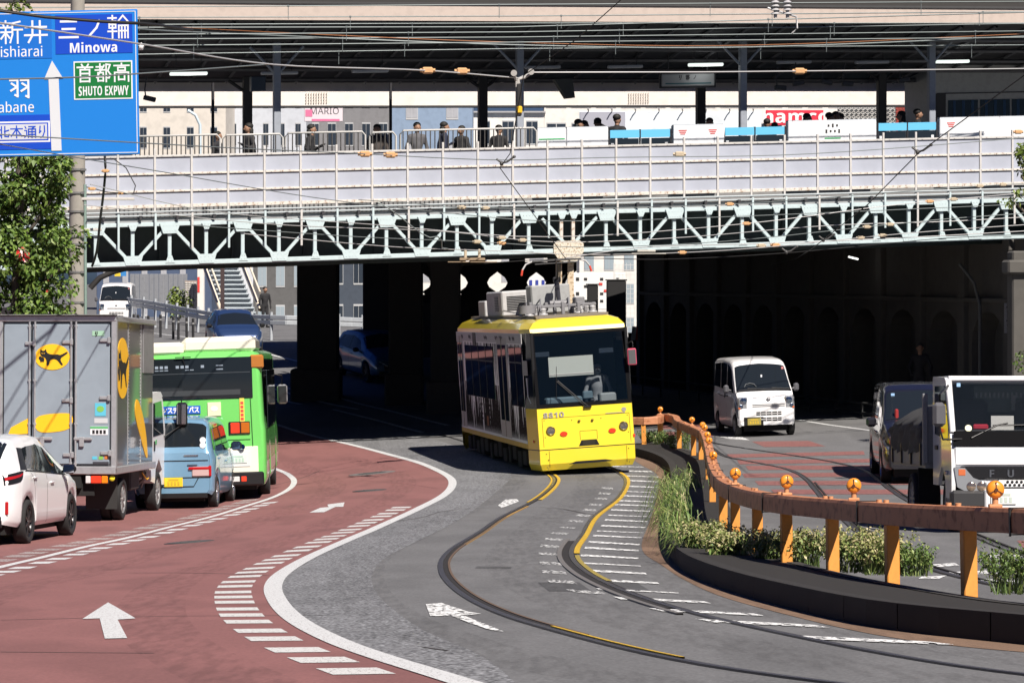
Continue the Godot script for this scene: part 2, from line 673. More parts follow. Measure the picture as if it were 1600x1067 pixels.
func ground_and_roads():
	var asphalt = ground_mat("asphalt", Color(0.14, 0.141, 0.143), 0.25, 6.0)
	var ground = struct(ground_sheet(), "ground", asphalt)
	line_a = curve(pts(main_line), 0.25)
	line_b = curve(pts(edge_line), 0.25)
	# red paving to the left of the white line
	var red = plan(line_a)
	red.append(Vector2(-1.5, 9.0))
	red.append(Vector2(-14, 9.0))
	red.append(Vector2(-14, 112))
	red.append(Vector2(-9.5, 112))
	red_mat = ground_mat("red_paving", Color(0.235, 0.1, 0.094), 0.14, 6.0)
	var b := MB.new()
	b.soft()
	drape(b, red, 0.004)
	var road = struct(b, "red_road", red_mat)
	# pale coarse stone asphalt between the white line and the tram track
	var coarse = plan(line_a)
	var inner = plan(curve(pts([860, 1150, 800, 1062, 737, 1017, 670, 990, 617, 955, 586, 924, 582, 897, 602, 872, 655, 844, 722, 809, 772, 772, 799, 744, 790, 728, 740, 706, 640, 676, 560, 655, 400, 625]), 1.0))
	var ia := 0
	while coarse[ia].y > 84: ia += 1
	coarse = coarse.slice(ia)
	for p in inner:
		if p.y < 84: coarse.append(p)
	var cm = ground_mat("coarse_asphalt", Color(0.185, 0.189, 0.197), 0.92, 6.6)
	b = MB.new()
	b.soft()
	drape(b, coarse, 0.003)
	var agg = struct(b, "coarse_asphalt_pavement", cm)
	# darker repair patches and joints
	var patch_mat = ground_mat("patch_asphalt", Color(0.075, 0.076, 0.078), 0.3, 5.0)
	for q in [[840, 910, 905, 910, 925, 924, 858, 924], [935, 910, 996, 911, 1016, 923, 955, 924], [745, 885, 800, 886, 798, 889, 742, 888], [1150, 836, 1205, 835, 1210, 839, 1150, 840]]:
		b = MB.new()
		b.soft()
		drape(b, plan(pts(q)), 0.002)
		put(b, "repair_patch", patch_mat, ground)
	var seam_mat = mat("seam", Color(0.04, 0.035, 0.033), 0.9)
	for q in [[0, 970, 300, 963, 520, 962], [200, 896, 420, 900], [540, 820, 800, 812, 930, 808], [500, 830, 640, 812, 790, 793, 940, 806], [380, 770, 480, 744, 500, 735], [660, 1012, 700, 1018], [0, 1020, 240, 1022]]:
		b = MB.new()
		b.soft()
		band(b, curve(pts(q), 0.8), 0.025, 0.0055)
		put(b, "pavement_joint", seam_mat, road)
	# white lines
	var white = paint_mat("road_paint", Color(0.6, 0.61, 0.61), 0.27, 0.7)
	b = MB.new()
	b.soft()
	band(b, line_a.filter(func(p): return p.z < -10), 0.155, 0.009)
	put(b, "lane_line", white, road)
	b = MB.new()
	b.soft()
	band(b, line_b.filter(func(p): return p.z > -75), 0.125, 0.009)
	put(b, "lane_line", white, road)
	# darker wheel tracks
	var track_mat = mat("wheel_track", Color.WHITE, 0.9)
	track_mat.albedo_texture = noise_tex(noise(FastNoiseLite.TYPE_SIMPLEX_SMOOTH, 0.02, 31, 5), ramp([[0.3, Color(0.03, 0.025, 0.025, 0.0)], [0.75, Color(0.03, 0.025, 0.025, 0.11)]]), 512)
	track_mat.transparency = BaseMaterial3D.TRANSPARENCY_ALPHA
	track_mat.uv1_scale = Vector3(0.9, 0.12, 1)
	for e in [[-0.95, 0.5], [-2.35, 0.55]]:
		b = MB.new()
		b.soft()
		band(b, shifted(line_a, e[0]).filter(func(p): return p.z < -12 and p.z > -72), e[1], 0.0062)
		put(b, "wheel_track", track_mat, road)
	for e in [[0.75, 0.6], [-0.8, 0.5], [2.0, 0.5]]:
		b = MB.new()
		b.soft()
		band(b, shifted(curve(pts(rail_left), 0.7), e[0]).filter(func(p): return p.z > -66), e[1], 0.0042)
		put(b, "wheel_track", track_mat, ground)
	# slowing-down bars beside the lines
	var grey_paint = paint_mat("worn_bar_paint", Color(0.6, 0.6, 0.585), 0.3, 0.8)
	bars(road, shifted(line_a, -0.33), 0.3, 0.52, 1.1, 12, 50, grey_paint, "slowing_bar")
	bars(road, shifted(line_b, 0.3), 0.26, 0.55, 1.1, 28, 56, white, "slowing_bar")
	bars(road, shifted(line_b, -0.36), 0.32, 0.7, 1.1, 28, 58, paint_mat("faded_bar_paint", Color(0.42, 0.36, 0.35), 0.42, 0.8), "slowing_bar")
	# arrows
	for q in [[168, 943, 211, 968, 183, 970, 198, 999, 163, 1000, 155, 968, 128, 969]]:
		b = MB.new()
		b.soft()
		drape(b, plan(pts(q)), 0.009)
		put(b, "lane_arrow", white, road)
	b = MB.new()
	b.soft()
	drape(b, plan(pts([483, 801.5, 500, 794, 513, 793, 511, 789, 538, 785.5, 536, 792.5, 524, 792.5, 506, 801])), 0.009)
	put(b, "lane_arrow", white, road)
	var rag = paint_mat("ragged_paint", Color(0.74, 0.75, 0.74), 0.4, 2.0, 0.5)
	for q in [[665, 945, 690, 943, 732, 957, 752, 960, 725, 963, 770, 981, 787, 988, 764, 985, 730, 973, 705, 963, 672, 964], [778, 790, 790, 781, 808, 780, 811, 784, 800, 788, 784, 794]]:
		b = MB.new()
		b.soft()
		drape(b, plan(pts(q)), 0.006)
		put(b, "worn_arrow", rag, ground)
	# wedge shaped marks along the tram track
	var wedge = curve(pts([980, 729, 1004, 745, 1000, 760, 985, 800, 970, 830, 957, 855, 952, 880, 966, 905, 1010, 930, 1085, 953, 1190, 975, 1320, 996, 1480, 1016, 1620, 1030]), 0.4)
	bars(ground, wedge, 0.62, 0.7, 1.85, 11, 66, rag, "clearance_bar", 0.35)
	var wedge2 = curve(pts([945, 745, 950, 760, 930, 790, 900, 815, 870, 838, 858, 858, 862, 885, 880, 912, 930, 930, 1020, 958, 1100, 980, 1200, 1000, 1320, 1018, 1480, 1036]), 0.4)
	bars(ground, wedge2, 0.22, 0.8, 2.1, 24, 58, paint_mat("scraps_paint", Color(0.7, 0.71, 0.7), 0.58, 1.6, 0.5), "clearance_bar", 0.2)
	# the far roadway: red cross bars between its rails, dashes, edge line
	var bar_red = paint_mat("cross_bar_red", Color(0.25, 0.105, 0.095), 0.3, 2.0)
	for q in [[1175, 691, 1265, 690, 1290, 696, 1195, 697], [1136, 711, 1350, 706, 1352, 709, 1140, 714], [1152, 720, 1362, 718, 1364, 721, 1156, 724], [1165, 729, 1372, 728, 1374, 732, 1170, 733], [1160, 741, 1390, 739, 1393, 743, 1164, 745], [1180, 753, 1420, 752, 1424, 756, 1186, 757], [1205, 766, 1500, 766, 1506, 771, 1212, 771], [1330, 790, 1540, 789, 1550, 795, 1340, 796], [1345, 806, 1600, 804, 1606, 811, 1352, 813], [1590, 846, 1760, 843, 1760, 852, 1600, 855], [1040, 676, 1110, 676, 1115, 681, 1040, 682], [1030, 664, 1095, 664, 1100, 668, 1030, 669]]:
		b = MB.new()
		b.soft()
		for i in 4: q[i * 2 + 1] += -1.0 if i < 2 else 1.6
		drape(b, plan(pts(q)), 0.004)
		put(b, "cross_bar", bar_red, ground)
	b = MB.new()
	b.soft()
	band(b, curve(pts([1180, 644, 1290, 663, 1370, 674, 1480, 694]), 1.0), 0.13, 0.004)
	put(b, "edge_line", white, ground)
	for q in [[1125, 683, 1160, 683, 1172, 688, 1140, 686], [1440, 884, 1492, 880, 1500, 884, 1452, 888], [1480, 895, 1540, 892, 1560, 897, 1490, 899], [1440, 902, 1480, 900, 1468, 905, 1436, 905], [1530, 906, 1590, 905, 1590, 910, 1540, 910], [1545, 868, 1600, 866, 1606, 870, 1548, 872]]:
		b = MB.new()
		b.soft()
		drape(b, plan(pts(q)), 0.006)
		put(b, "lane_dash", rag, ground)
	# lines of the road that turns off under the bridge, and the light road beyond it
	for q in [[420, 606, 500, 628, 560, 640], [425, 600, 470, 612, 520, 624], [530, 622, 620, 645, 700, 665], [520, 640, 600, 660, 660, 676], [330, 600, 420, 622, 470, 632], [200, 545, 330, 560, 420, 585], [230, 520, 330, 533, 400, 549, 470, 566]]:
		b = MB.new()
		b.soft()
		band(b, curve(pts(q), 1.5), 0.15, 0.009)
		put(b, "lane_line", white, road)
	# brown rust stained gutter by the planter
	b = MB.new()
	b.soft()
	drape(b, plan(curve(pts([985, 716, 1003, 727, 1027, 742, 1026, 779, 1013, 821, 1003, 850, 1008, 866, 1034, 883, 1064, 903, 1127, 932, 1231, 961, 1357, 990, 1483, 1009, 1620, 1021, 1700, 1030]), 0.5)) + plan(curve(pts([1750, 1012, 1600, 996, 1480, 985, 1360, 968, 1240, 940, 1130, 908, 1072, 880, 1050, 855, 1048, 840, 1054, 800, 1060, 765, 1060, 740, 1040, 722, 1000, 709]), 0.5)), 0.003)
	struct(b, "gutter_strip", ground_mat("rusty_gutter", Color(0.2, 0.125, 0.08), 0.25, 3.0))
	# manhole covers
	var iron = worn("manhole_iron", Color(0.07, 0.07, 0.072), 0.6, 0.7)
	for e in [[581, 740, 0.5, "grey round manhole cover with concrete ring, farther one near the bend of the white line"], [577, 767, 0.32, "small dark manhole cover on the red road before the small arrow"], [295, 848, 0.34, "dark manhole cover on the red road behind the big arrow"]]:
		var p = gp(e[0], e[1])
		var o = thing("manhole_cover", e[3], "manhole cover", stand(p.x, -p.z, 0), "manhole covers in the red road")
		b = MB.new()
		b.cyl(Vector3(0, -0.02, 0), Vector3(0, 0.012, 0), e[2], e[2], 28)
		put(b, "rim", worn("manhole_ring", Color(0.16, 0.15, 0.15), 0.8, 0.7) if e[2] > 0.4 else iron, o)
		b = MB.new()
		b.cyl(Vector3(0, 0, 0), Vector3(0, 0.016, 0), e[2] * 0.62 if e[2] > 0.4 else e[2] * 0.88, -1, 28)
		for i in 6:
			b.box(Vector3(0, 0.018, (i - 2.5) * e[2] * 0.2), Vector3(e[2] * 0.8, 0.006, 0.02))
		put(b, "lid", iron, o)

# short painted bars set across a line, each a piece of its own
func bars(road: Node, line: Array, w: float, long: float, pitch: float, d0: float, d1: float, m: Material, called: String, skew := 0.0):
	var run := 0.0
	var start := -1
	for i in line.size() - 1:
		var d: float = -line[i].z
		run += line[i].distance_to(line[i + 1])
		var on = fmod(run, pitch) < long and d > d0 and d < d1
		if on and start < 0: start = i
		if not on and start >= 0:
			var seg = []
			var c: Vector3 = line[start]
			var t: Vector3 = (line[i] - line[start]).normalized()
			var s := Vector3(-t.z, 0, t.x) * w * 0.5
			var f: Vector3 = t * minf(long, c.distance_to(line[i]) + 0.1)
			var k := s.normalized().dot(Vector3(1, 0, 0))
			var poly = PackedVector2Array()
			for p in [c - s - t * skew * k, c + s + t * skew * k, c + s + f * (1 - skew * 0.8) + t * skew * k, c - s + f]:
				poly.append(Vector2(p.x, -p.z))
			var b := MB.new()
			b.soft()
			drape(b, poly, 0.007)
			if b.n: put(b, called, m, road)
			start = -1

# ---------------------------------------------------------------- tram tracks
func rail_piece(o: Node, line: Array, w: float, h: float, m: Material, called: String):
	var b := MB.new()
	b.soft()
	var l = shifted(line, -w * 0.5)
	var r = shifted(line, w * 0.5)
	for i in line.size() - 1:
		var u := Vector3(0, h, 0)
		var dn := Vector3(0, -0.05, 0)
		b.flat()
		b.quad(l[i] + u, r[i] + u, r[i + 1] + u, l[i + 1] + u)
		b.quad(l[i] + dn, l[i] + u, l[i + 1] + u, l[i + 1] + dn)
		b.quad(r[i] + u, r[i] + dn, r[i + 1] + dn, r[i + 1] + u)
	put(b, called, m, o)

func tram_tracks():
	var steel = mat("rail_steel", Color(0.1, 0.098, 0.105), 0.4, 0.6)
	var dark = worn("track_groove", Color(0.018, 0.016, 0.015), 0.9, 0.6)
	var rust = worn("guard_rail_rust", Color(0.13, 0.085, 0.055), 0.7, 0.5)
	var yellow = worn("yellow_curve_paint", Color(0.62, 0.4, 0.03), 0.6, 0.6, 0.7)
	var a = curve(pts(rail_left), 0.5)
	a = a.filter(func(p): return p.z > -86)
	var b = shifted(a, 1.372)
	var o = Node3D.new()
	o.name = "tram_track"
	add_child(o)
	tag(o, "", "", "", "structure")
	for e in [a, b]:
		rail_piece(o, shifted(e, 0.042), 0.036, 0.007, dark, "groove")
		rail_piece(o, e, 0.05, 0.012, steel, "rail")
	# check rails and their wide dark slots on the tight curve, inside each rail
	var bend = func(l, d0, d1): return l.filter(func(p): return -p.z > d0 and -p.z < d1)
	rail_piece(o, shifted(bend.call(a, 17, 40), 0.05), 0.045, 0.008, dark, "flangeway")
	rail_piece(o, shifted(bend.call(a, 18, 46), 0.086), 0.022, 0.013, rust, "check_rail")
	rail_piece(o, shifted(bend.call(b, 22, 37), -0.066), 0.075, 0.008, dark, "flangeway")
	rail_piece(o, shifted(bend.call(b, 21, 38), -0.13), 0.05, 0.013, mat("check_rail_grey", Color(0.19, 0.18, 0.17), 0.6, 0.3), "check_rail")
	# yellow painted edges
	rail_piece(o, shifted(bend.call(b, 33.5, 66), 0.062), 0.062, 0.0125, yellow, "yellow_edge")
	rail_piece(o, shifted(bend.call(b, 27, 33.5), 0.06), 0.05, 0.0125, worn("yellow_worn", Color(0.34, 0.27, 0.06), 0.7, 0.3, 0.7), "yellow_edge")
	rail_piece(o, shifted(bend.call(a, 52, 64), 0.09), 0.06, 0.0125, yellow, "yellow_edge")
	rail_piece(o, shifted(bend.call(a, 51, 64), -0.05), 0.035, 0.0125, yellow, "yellow_edge")
	rail_piece(o, shifted(bend.call(a, 36, 50), 0.085), 0.03, 0.0125, worn("yellow_rust", Color(0.4, 0.24, 0.07), 0.7, 0.3, 0.7), "yellow_edge")
	rail_piece(o, shifted(bend.call(a, 15.3, 19.5), 0.045), 0.024, 0.0185, yellow, "yellow_edge")
	# the other track, on the far side of the planter
	var c = curve(pts([1060, 672, 1110, 700, 1134, 714, 1180, 723, 1227, 733, 1250, 743, 1266, 757, 1300, 795, 1360, 845, 1441, 886, 1500, 903, 1600, 925, 1720, 945]), 0.6)
	var c2 = curve(pts([1040, 663, 1080, 682, 1122, 694, 1179, 703, 1239, 712, 1299, 722, 1347, 734, 1368, 747, 1387, 763, 1418, 783, 1470, 815, 1525, 840, 1580, 862, 1680, 890]), 0.6)
	var o2 = Node3D.new()
	o2.name = "tram_track_001"
	add_child(o2)
	tag(o2, "", "", "", "structure")
	for e in [c, c2]:
		rail_piece(o2, shifted(e, 0.055), 0.06, 0.007, dark, "groove")
		rail_piece(o2, e, 0.055, 0.018, steel, "rail")
	for e in [c, c2]:
		rail_piece(o2, shifted(bend.call(e, 20, 58), 0.12), 0.035, 0.015, dark, "check_rail")

# ---------------------------------------------------------------- bridge frame of reference: u along it, h up, v back from its face
const BU := Vector3(0.969, 0.032, -0.2477)
const BV := Vector3(-0.2477, 0, -0.969)
const BO := Vector3(0, 0, -74.95)
func bp(u: float, h: float, v: float) -> Vector3:
	return BO + BU * u + BV * v + Vector3(0, h, 0)
func bframe(u := 0.0, h := 0.0, v := 0.0) -> Transform3D:
	return Transform3D(Basis(Vector3(0.969, 0.032, -0.2477), Vector3.UP, Vector3(0.2477, 0, 0.969)), bp(u, h, v))
# where along the bridge a column of the picture meets the upright plane v behind its face
func bu(px: float, v: float) -> float:
	var k := (px - CX) / F
	return (k * (74.95 + 0.969 * v) + 0.2477 * v) / (0.969 - k * 0.2477)
# the height of a picture point on that plane, as h
func bh(px: float, py: float, v: float) -> float:
	var u := bu(px, v)
	var p := bp(u, 0, v)
	return CY + (HY - py) / F * -p.z - p.y

func bridge():
	var cream = worn("cream_steel", Color(0.56, 0.55, 0.53), 0.6, 2.2, 0.5)
	var rusty = worn("rusty_cream_steel", Color(0.62, 0.585, 0.53), 0.65, 1.6, 0.7)
	var aqua = worn("pale_aqua_paint", Color(0.5, 0.605, 0.625), 0.55, 2.0)
	var sheet = worn("pale_lavender_sheet", Color(0.41, 0.44, 0.515), 0.5, 9.0)
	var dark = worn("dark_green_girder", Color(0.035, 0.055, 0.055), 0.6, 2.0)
	var o = thing("railway_bridge", "pale aqua riveted railway bridge with white panel fence spanning the road", "bridge")
	var u0 := -13.2
	var u1 := 17.6
	var b := MB.new()
	var pitch := 0.876
	# fence: three rows of sheets between posts, rails with bolts
	var levels = [6.01, 6.37, 6.78, 7.2]
	var sheets = []
	for r in 3:
		b = MB.new()
		b.box(Vector3(0, 0, 0), Vector3(pitch - 0.05, levels[r + 1] - levels[r] - 0.05, 0.02))
		sheets.append(b.done())
	var post := MB.new()
	post.bbox(Vector3(0, 0.72, 0.02), Vector3(0.05, 1.62, 0.06), 0.006)
	var post_mesh = post.done()
	var tail := MB.new()
	tail.bbox(Vector3(0, -0.44, 0.16), Vector3(0.05, 0.86, 0.03), 0.005)
	var tail_mesh = tail.done()
	var rails = []
	for r in 4:
		b = MB.new()
		b.bbox(Vector3(0, 0, 0.035), Vector3(pitch - 0.058, 0.05 if r else 0.08, 0.028), 0.005)
		for i in 3:
			b.cyl(Vector3((i - 1) * 0.27, 0.0, 0.045), Vector3((i - 1) * 0.27, 0.0, 0.06), 0.012, -1, 6)
		rails.append(b.done())
	var n := int((u1 - u0) / pitch)
	var off := bu(855, 0) - floorf((bu(855, 0) - u0) / pitch) * pitch
	for i in n:
		var u := off + i * pitch
		put(post_mesh, "fence_post", cream, o, bframe(u, 5.85))
		put(tail_mesh, "hanger_bar", aqua if i % 3 else cream, o, bframe(u, 5.85))
		for r in 3:
			put(sheets[r], "fence_panel", sheet, o, bframe(u + pitch * 0.5, (levels[r] + levels[r + 1]) * 0.5))
		for r in 4:
			put(rails[r], "fence_rail", rusty if r < 3 else cream, o, bframe(u + pitch * 0.5, levels[r]))
	# walkway edge and pipes
	b = MB.new()
	b.box(Vector3(2, 5.69, -0.55), Vector3(31, 0.1, 1.1))
	put(b, "walkway_deck", worn("grey_walkway", Color(0.3, 0.31, 0.32), 0.8, 1.6), o, bframe())
	for h in [5.79, 5.88]:
		b = MB.new()
		b.cyl(bp(u0, h, -0.07), bp(u1, h, -0.07), 0.022)
		put(b, "pipe", worn("pipe_grey", Color(0.4, 0.45, 0.47), 0.5, 1.0), o)
	for i in 26:
		b = MB.new()
		b.box(Vector3(0, 0, 0), Vector3(0.06, 0.1, 0.2))
		put(b, "bracket", mat("bracket_black", Color(0.03, 0.03, 0.035), 0.6), o, bframe(u0 + 0.6 + i * pitch, 5.745, -0.06))
	# truss: chords, verticals, diagonals, gusset plates with rivets
	b = MB.new()
	b.bbox(Vector3(2.2, 5.585, 0.0), Vector3(30.8, 0.1, 0.16), 0.01)
	put(b, "top_chord", aqua, o, bframe())
	b = MB.new()
	b.bbox(Vector3(2.2, 4.66, 0.0), Vector3(30.8, 0.11, 0.2), 0.01)
	b.box(Vector3(2.2, 4.6, -0.1), Vector3(30.8, 0.012, 0.34))
	put(b, "bottom_chord", aqua, o, bframe())
	var vert := MB.new()
	vert.bbox(Vector3(0, 5.12, 0.0), Vector3(0.085, 0.85, 0.1), 0.008)
	var vert_mesh = vert.done()
	var bays = []
	for i in 8: bays.append(-0.515 - 1.752 * i)
	var bays_r = []
	for i in 8: bays_r.append(3.257 + 1.77 * i)
	var half := 0.878
	var diag = func(s):
		var m := MB.new()
		var a := Vector3(s * 0.13, 4.78, 0.005)
		var c := Vector3(s * (half - 0.12), 5.46, 0.005)
		var dir := (c - a).normalized()
		m.bbox((a + c) * 0.5, Vector3((c - a).length(), 0.075, 0.09), 0.006, Basis(dir, Vector3(-dir.y, dir.x, 0), Vector3(0, 0, 1)))
		return m.done()
	var dl = diag.call(-1.0)
	var dr = diag.call(1.0)
	var gusset = func(w0, w1, h0, h1, rivets):
		var m := MB.new()
		m.prism(PackedVector2Array([Vector2(-w0, h0), Vector2(w0, h0), Vector2(w1, h1), Vector2(-w1, h1)]), Transform3D(Basis(), Vector3(0, 0, 0.101)), 0.014)
		for i in rivets:
			for j in 2:
				var t: float = (i + 0.5) / rivets
				var y: float = lerpf(h0, h1, 0.25 + 0.5 * j)
				var w: float = lerpf(w0, w1, 0.25 + 0.5 * j) * 0.85
				m.cyl(Vector3(-w + 2 * w * t, y, 0.112), Vector3(-w + 2 * w * t, y, 0.124), 0.011, 0.008, 6)
		return m.done()
	var g_low = gusset.call(0.17, 0.235, 4.63, 4.85, 4)
	var g_high = gusset.call(0.25, 0.16, 5.61, 5.36, 5)
	var g_small = gusset.call(0.11, 0.045, 4.66, 4.84, 2)
	var g_smallt = gusset.call(0.12, 0.05, 5.6, 5.44, 2)
	for u in bays + bays_r:
		put(vert_mesh, "truss_post", aqua, o, bframe(u))
		put(g_low, "gusset_plate", aqua, o, bframe(u))
		put(g_smallt, "gusset_plate", aqua, o, bframe(u))
		put(dl, "truss_diagonal", aqua, o, bframe(u))
		put(dr, "truss_diagonal", aqua, o, bframe(u))
		if u != bays[0]:
			put(vert_mesh, "truss_post", aqua, o, bframe(u + half))
			put(g_high, "gusset_plate", aqua, o, bframe(u + half))
			put(g_small, "gusset_plate", aqua, o, bframe(u + half))
	for u in [-0.515 + half + 0.05, 3.257 - half]:
		put(vert_mesh, "truss_post", aqua, o, bframe(u))
		put(g_high, "gusset_plate", aqua, o, bframe(u))
		put(g_small, "gusset_plate", aqua, o, bframe(u))
	put(dl, "truss_diagonal", aqua, o, bframe(1.41 + 0.1))
	put(dr, "truss_diagonal", aqua, o, bframe(1.41 - 0.1 + 0.08))
	# where the two spans meet: a stained wide plate and twin posts on the pier
	for u in [1.24, 1.54]:
		put(vert_mesh, "truss_post", rusty, o, bframe(u))
		put(g_smallt, "gusset_plate", aqua, o, bframe(u))
	b = MB.new()
	b.prism(PackedVector2Array([Vector2(-0.36, 4.62), Vector2(-0.2, 4.4), Vector2(0.24, 4.4), Vector2(0.4, 4.62), Vector2(0.4, 4.82), Vector2(0.3, 4.9), Vector2(-0.28, 4.9), Vector2(-0.36, 4.82)]), Transform3D(Basis(), Vector3(0, 0, 0.12)), 0.016)
	for i in 9:
		for y in [4.58, 4.65]:
			b.cyl(Vector3(-0.3 + i * 0.08, y, 0.13), Vector3(-0.3 + i * 0.08, y, 0.146), 0.013, 0.009, 6)
	put(b, "joint_plate", worn("stained_plate", Color(0.62, 0.58, 0.48), 0.7, 0.6, 0.7), o, bframe(1.38))
	# dark plate girder behind the truss, with stiffeners, and solid track decks, the last one shaped to cast shade
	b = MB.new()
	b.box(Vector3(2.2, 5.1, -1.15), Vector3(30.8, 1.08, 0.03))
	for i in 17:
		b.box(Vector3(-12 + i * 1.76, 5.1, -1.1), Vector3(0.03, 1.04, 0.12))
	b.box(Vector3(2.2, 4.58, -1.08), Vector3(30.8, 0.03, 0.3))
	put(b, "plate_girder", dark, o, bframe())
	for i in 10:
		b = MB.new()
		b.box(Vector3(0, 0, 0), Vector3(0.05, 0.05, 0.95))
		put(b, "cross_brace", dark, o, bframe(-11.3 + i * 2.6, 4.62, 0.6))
	for e in [[1.2, 5.4, -13.0], [6.0, 9.8, -13.0], [10.4, 20.8, -13.0], [21.2, 38.0, 0.9]]:  # last deck placed and cut to shade the columns behind
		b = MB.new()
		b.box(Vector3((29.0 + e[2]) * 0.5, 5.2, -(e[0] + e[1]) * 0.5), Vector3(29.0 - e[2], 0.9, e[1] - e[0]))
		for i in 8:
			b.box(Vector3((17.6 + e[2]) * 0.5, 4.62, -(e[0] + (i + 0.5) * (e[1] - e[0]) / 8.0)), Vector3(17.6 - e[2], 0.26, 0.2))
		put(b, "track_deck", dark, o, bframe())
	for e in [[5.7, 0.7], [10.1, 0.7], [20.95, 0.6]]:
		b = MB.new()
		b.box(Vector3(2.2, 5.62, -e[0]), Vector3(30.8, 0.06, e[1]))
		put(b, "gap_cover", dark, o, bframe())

# ---------------------------------------------------------------- what stands under the bridge
func underpass():
	var dark_conc = worn("sooty_concrete", Color(0.055, 0.053, 0.05), 0.95, 2.5)  # very dark concrete for the pier footings and the abutment
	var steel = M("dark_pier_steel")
	var up := func(px, d): return Vector3((px - CX) / F * d, 0, -d)
	# twin cream steel columns at the joint of the spans
	var o = thing("steel_pier", "rusty cream twin column pier under the middle of the bridge behind the tram", "bridge pier")
	for e in [1.24, 1.54]:
		var b := MB.new()
		var top = bp(e, 4.42, 0.2)
		b.box(Vector3(top.x, top.y * 0.5, top.z), Vector3(0.15, top.y, 0.2))
		put(b, "column", worn("rusty_column", Color(0.6, 0.5, 0.36), 0.7, 0.9, 0.7), o)
	for i in 6:
		var b := MB.new()
		var y := 1.1 + i * 0.55
		b.tube([bp(1.24, y, 0.2), bp(1.54, y + 0.4 * (1 if i % 2 else -1), 0.2)], 0.025, 5)
		put(b, "lattice_bar", steel, o)
	var names = ["thick dark square pier with wider foot, nearest the bus", "dark pier between the second and the third gap beside the blue car", "dark narrow pier second from the tram", "dark pier hidden partly by the rear of the tram"]
	var spec = [[497, 93, 1.22, 1], [588, 99, 0.85, 0], [634, 91, 1.0, 0], [696, 88, 0.86, 0]]
	for i in 4:
		var e = spec[i]
		var p = up.call(float(e[0]), float(e[1]))
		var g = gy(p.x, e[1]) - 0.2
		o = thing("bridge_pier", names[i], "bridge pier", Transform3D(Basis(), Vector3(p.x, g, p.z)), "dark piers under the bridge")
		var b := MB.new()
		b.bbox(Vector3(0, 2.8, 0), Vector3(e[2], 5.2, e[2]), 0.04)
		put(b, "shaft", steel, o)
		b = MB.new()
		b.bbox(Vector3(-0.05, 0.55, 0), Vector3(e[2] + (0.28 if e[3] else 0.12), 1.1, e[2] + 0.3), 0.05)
		put(b, "footing", dark_conc, o)
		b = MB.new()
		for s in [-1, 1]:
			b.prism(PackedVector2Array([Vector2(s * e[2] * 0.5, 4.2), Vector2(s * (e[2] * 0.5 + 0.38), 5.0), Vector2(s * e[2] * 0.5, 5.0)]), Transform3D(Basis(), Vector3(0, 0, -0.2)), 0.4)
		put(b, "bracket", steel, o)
	# a row of riveted columns with flared heads further back
	var i := 0
	for px in [632.0, 689.0, 746.0, 808.0, 868.0]:
		var d := 103.0 + i * 0.6
		var p = up.call(px, d)
		o = thing("riveted_column", "black steel column with flared head under the far deck, %s" % ["leftmost of the row", "second of the row from the bus side", "middle one of the row above the tram", "next to last of the row, above the tram roof", "last of the row beside the twin cream pier"][i], "column", Transform3D(Basis(), Vector3(p.x, -0.2, p.z)), "black columns with flared heads under the far deck")
		var b := MB.new()
		b.box(Vector3(0, 2.5, 0), Vector3(0.55, 5.2, 0.5))
		put(b, "shaft", steel, o)
		b = MB.new()
		b.prism(PackedVector2Array([Vector2(-0.27, 3.3), Vector2(0.27, 3.3), Vector2(0.62, 3.75), Vector2(0.4, 3.9), Vector2(0.33, 4.05), Vector2(0.42, 4.22), Vector2(0.72, 4.45), Vector2(0.72, 4.75), Vector2(-0.72, 4.75), Vector2(-0.72, 4.45), Vector2(-0.42, 4.22), Vector2(-0.33, 4.05), Vector2(-0.4, 3.9), Vector2(-0.62, 3.75)]), Transform3D(Basis(), Vector3(0, 0, -0.2)), 0.4)
		for s in [-1, 1]:
			for r in 5:
				b.cyl(Vector3(s * (0.3 + 0.07 * r), 3.45 + 0.07 * r, 0.2), Vector3(s * (0.3 + 0.07 * r), 3.45 + 0.07 * r, 0.24), 0.035, -1, 6)
		b.box(Vector3(0, 3.5, 0.0), Vector3(1.3, 0.3, 0.3))
		put(b, "capital", steel, o)
		i += 1
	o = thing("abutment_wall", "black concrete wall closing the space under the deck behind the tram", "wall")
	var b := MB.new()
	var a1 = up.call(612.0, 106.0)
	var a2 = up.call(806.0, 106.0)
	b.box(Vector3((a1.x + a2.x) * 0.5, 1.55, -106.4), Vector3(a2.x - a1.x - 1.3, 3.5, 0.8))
	put(b, "wall_face", dark_conc, o)
	# retaining wall along the far roadway: panels, arched recesses, pilasters
	o = thing("retaining_wall", "concrete retaining wall along the far roadway, arched recesses, colour darkened for shade", "wall")
	var w0 := Vector3(4.75, -0.3, -112)
	var w1 := Vector3(13.6, -0.3, -76)
	var along := (w1 - w0).normalized()
	var face := Vector3(-along.z, 0, along.x)
	if face.x > 0: face = -face
	var wl := w0.distance_to(w1)
	var T := Transform3D(Basis(along, Vector3.UP, along.cross(Vector3.UP)), w0)
	if T.basis.z.dot(face) < 0: T = Transform3D(Basis(-along, Vector3.UP, -along.cross(Vector3.UP)), w1)
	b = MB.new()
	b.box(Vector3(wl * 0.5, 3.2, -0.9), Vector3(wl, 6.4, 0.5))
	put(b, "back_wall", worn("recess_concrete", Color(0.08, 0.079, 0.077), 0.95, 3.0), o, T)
	var conc = worn("stained_concrete", Color(0.1, 0.095, 0.086), 0.95, 4.0)  # stained wall, also darkened to stand for the shade under the bridge
	var m := 12
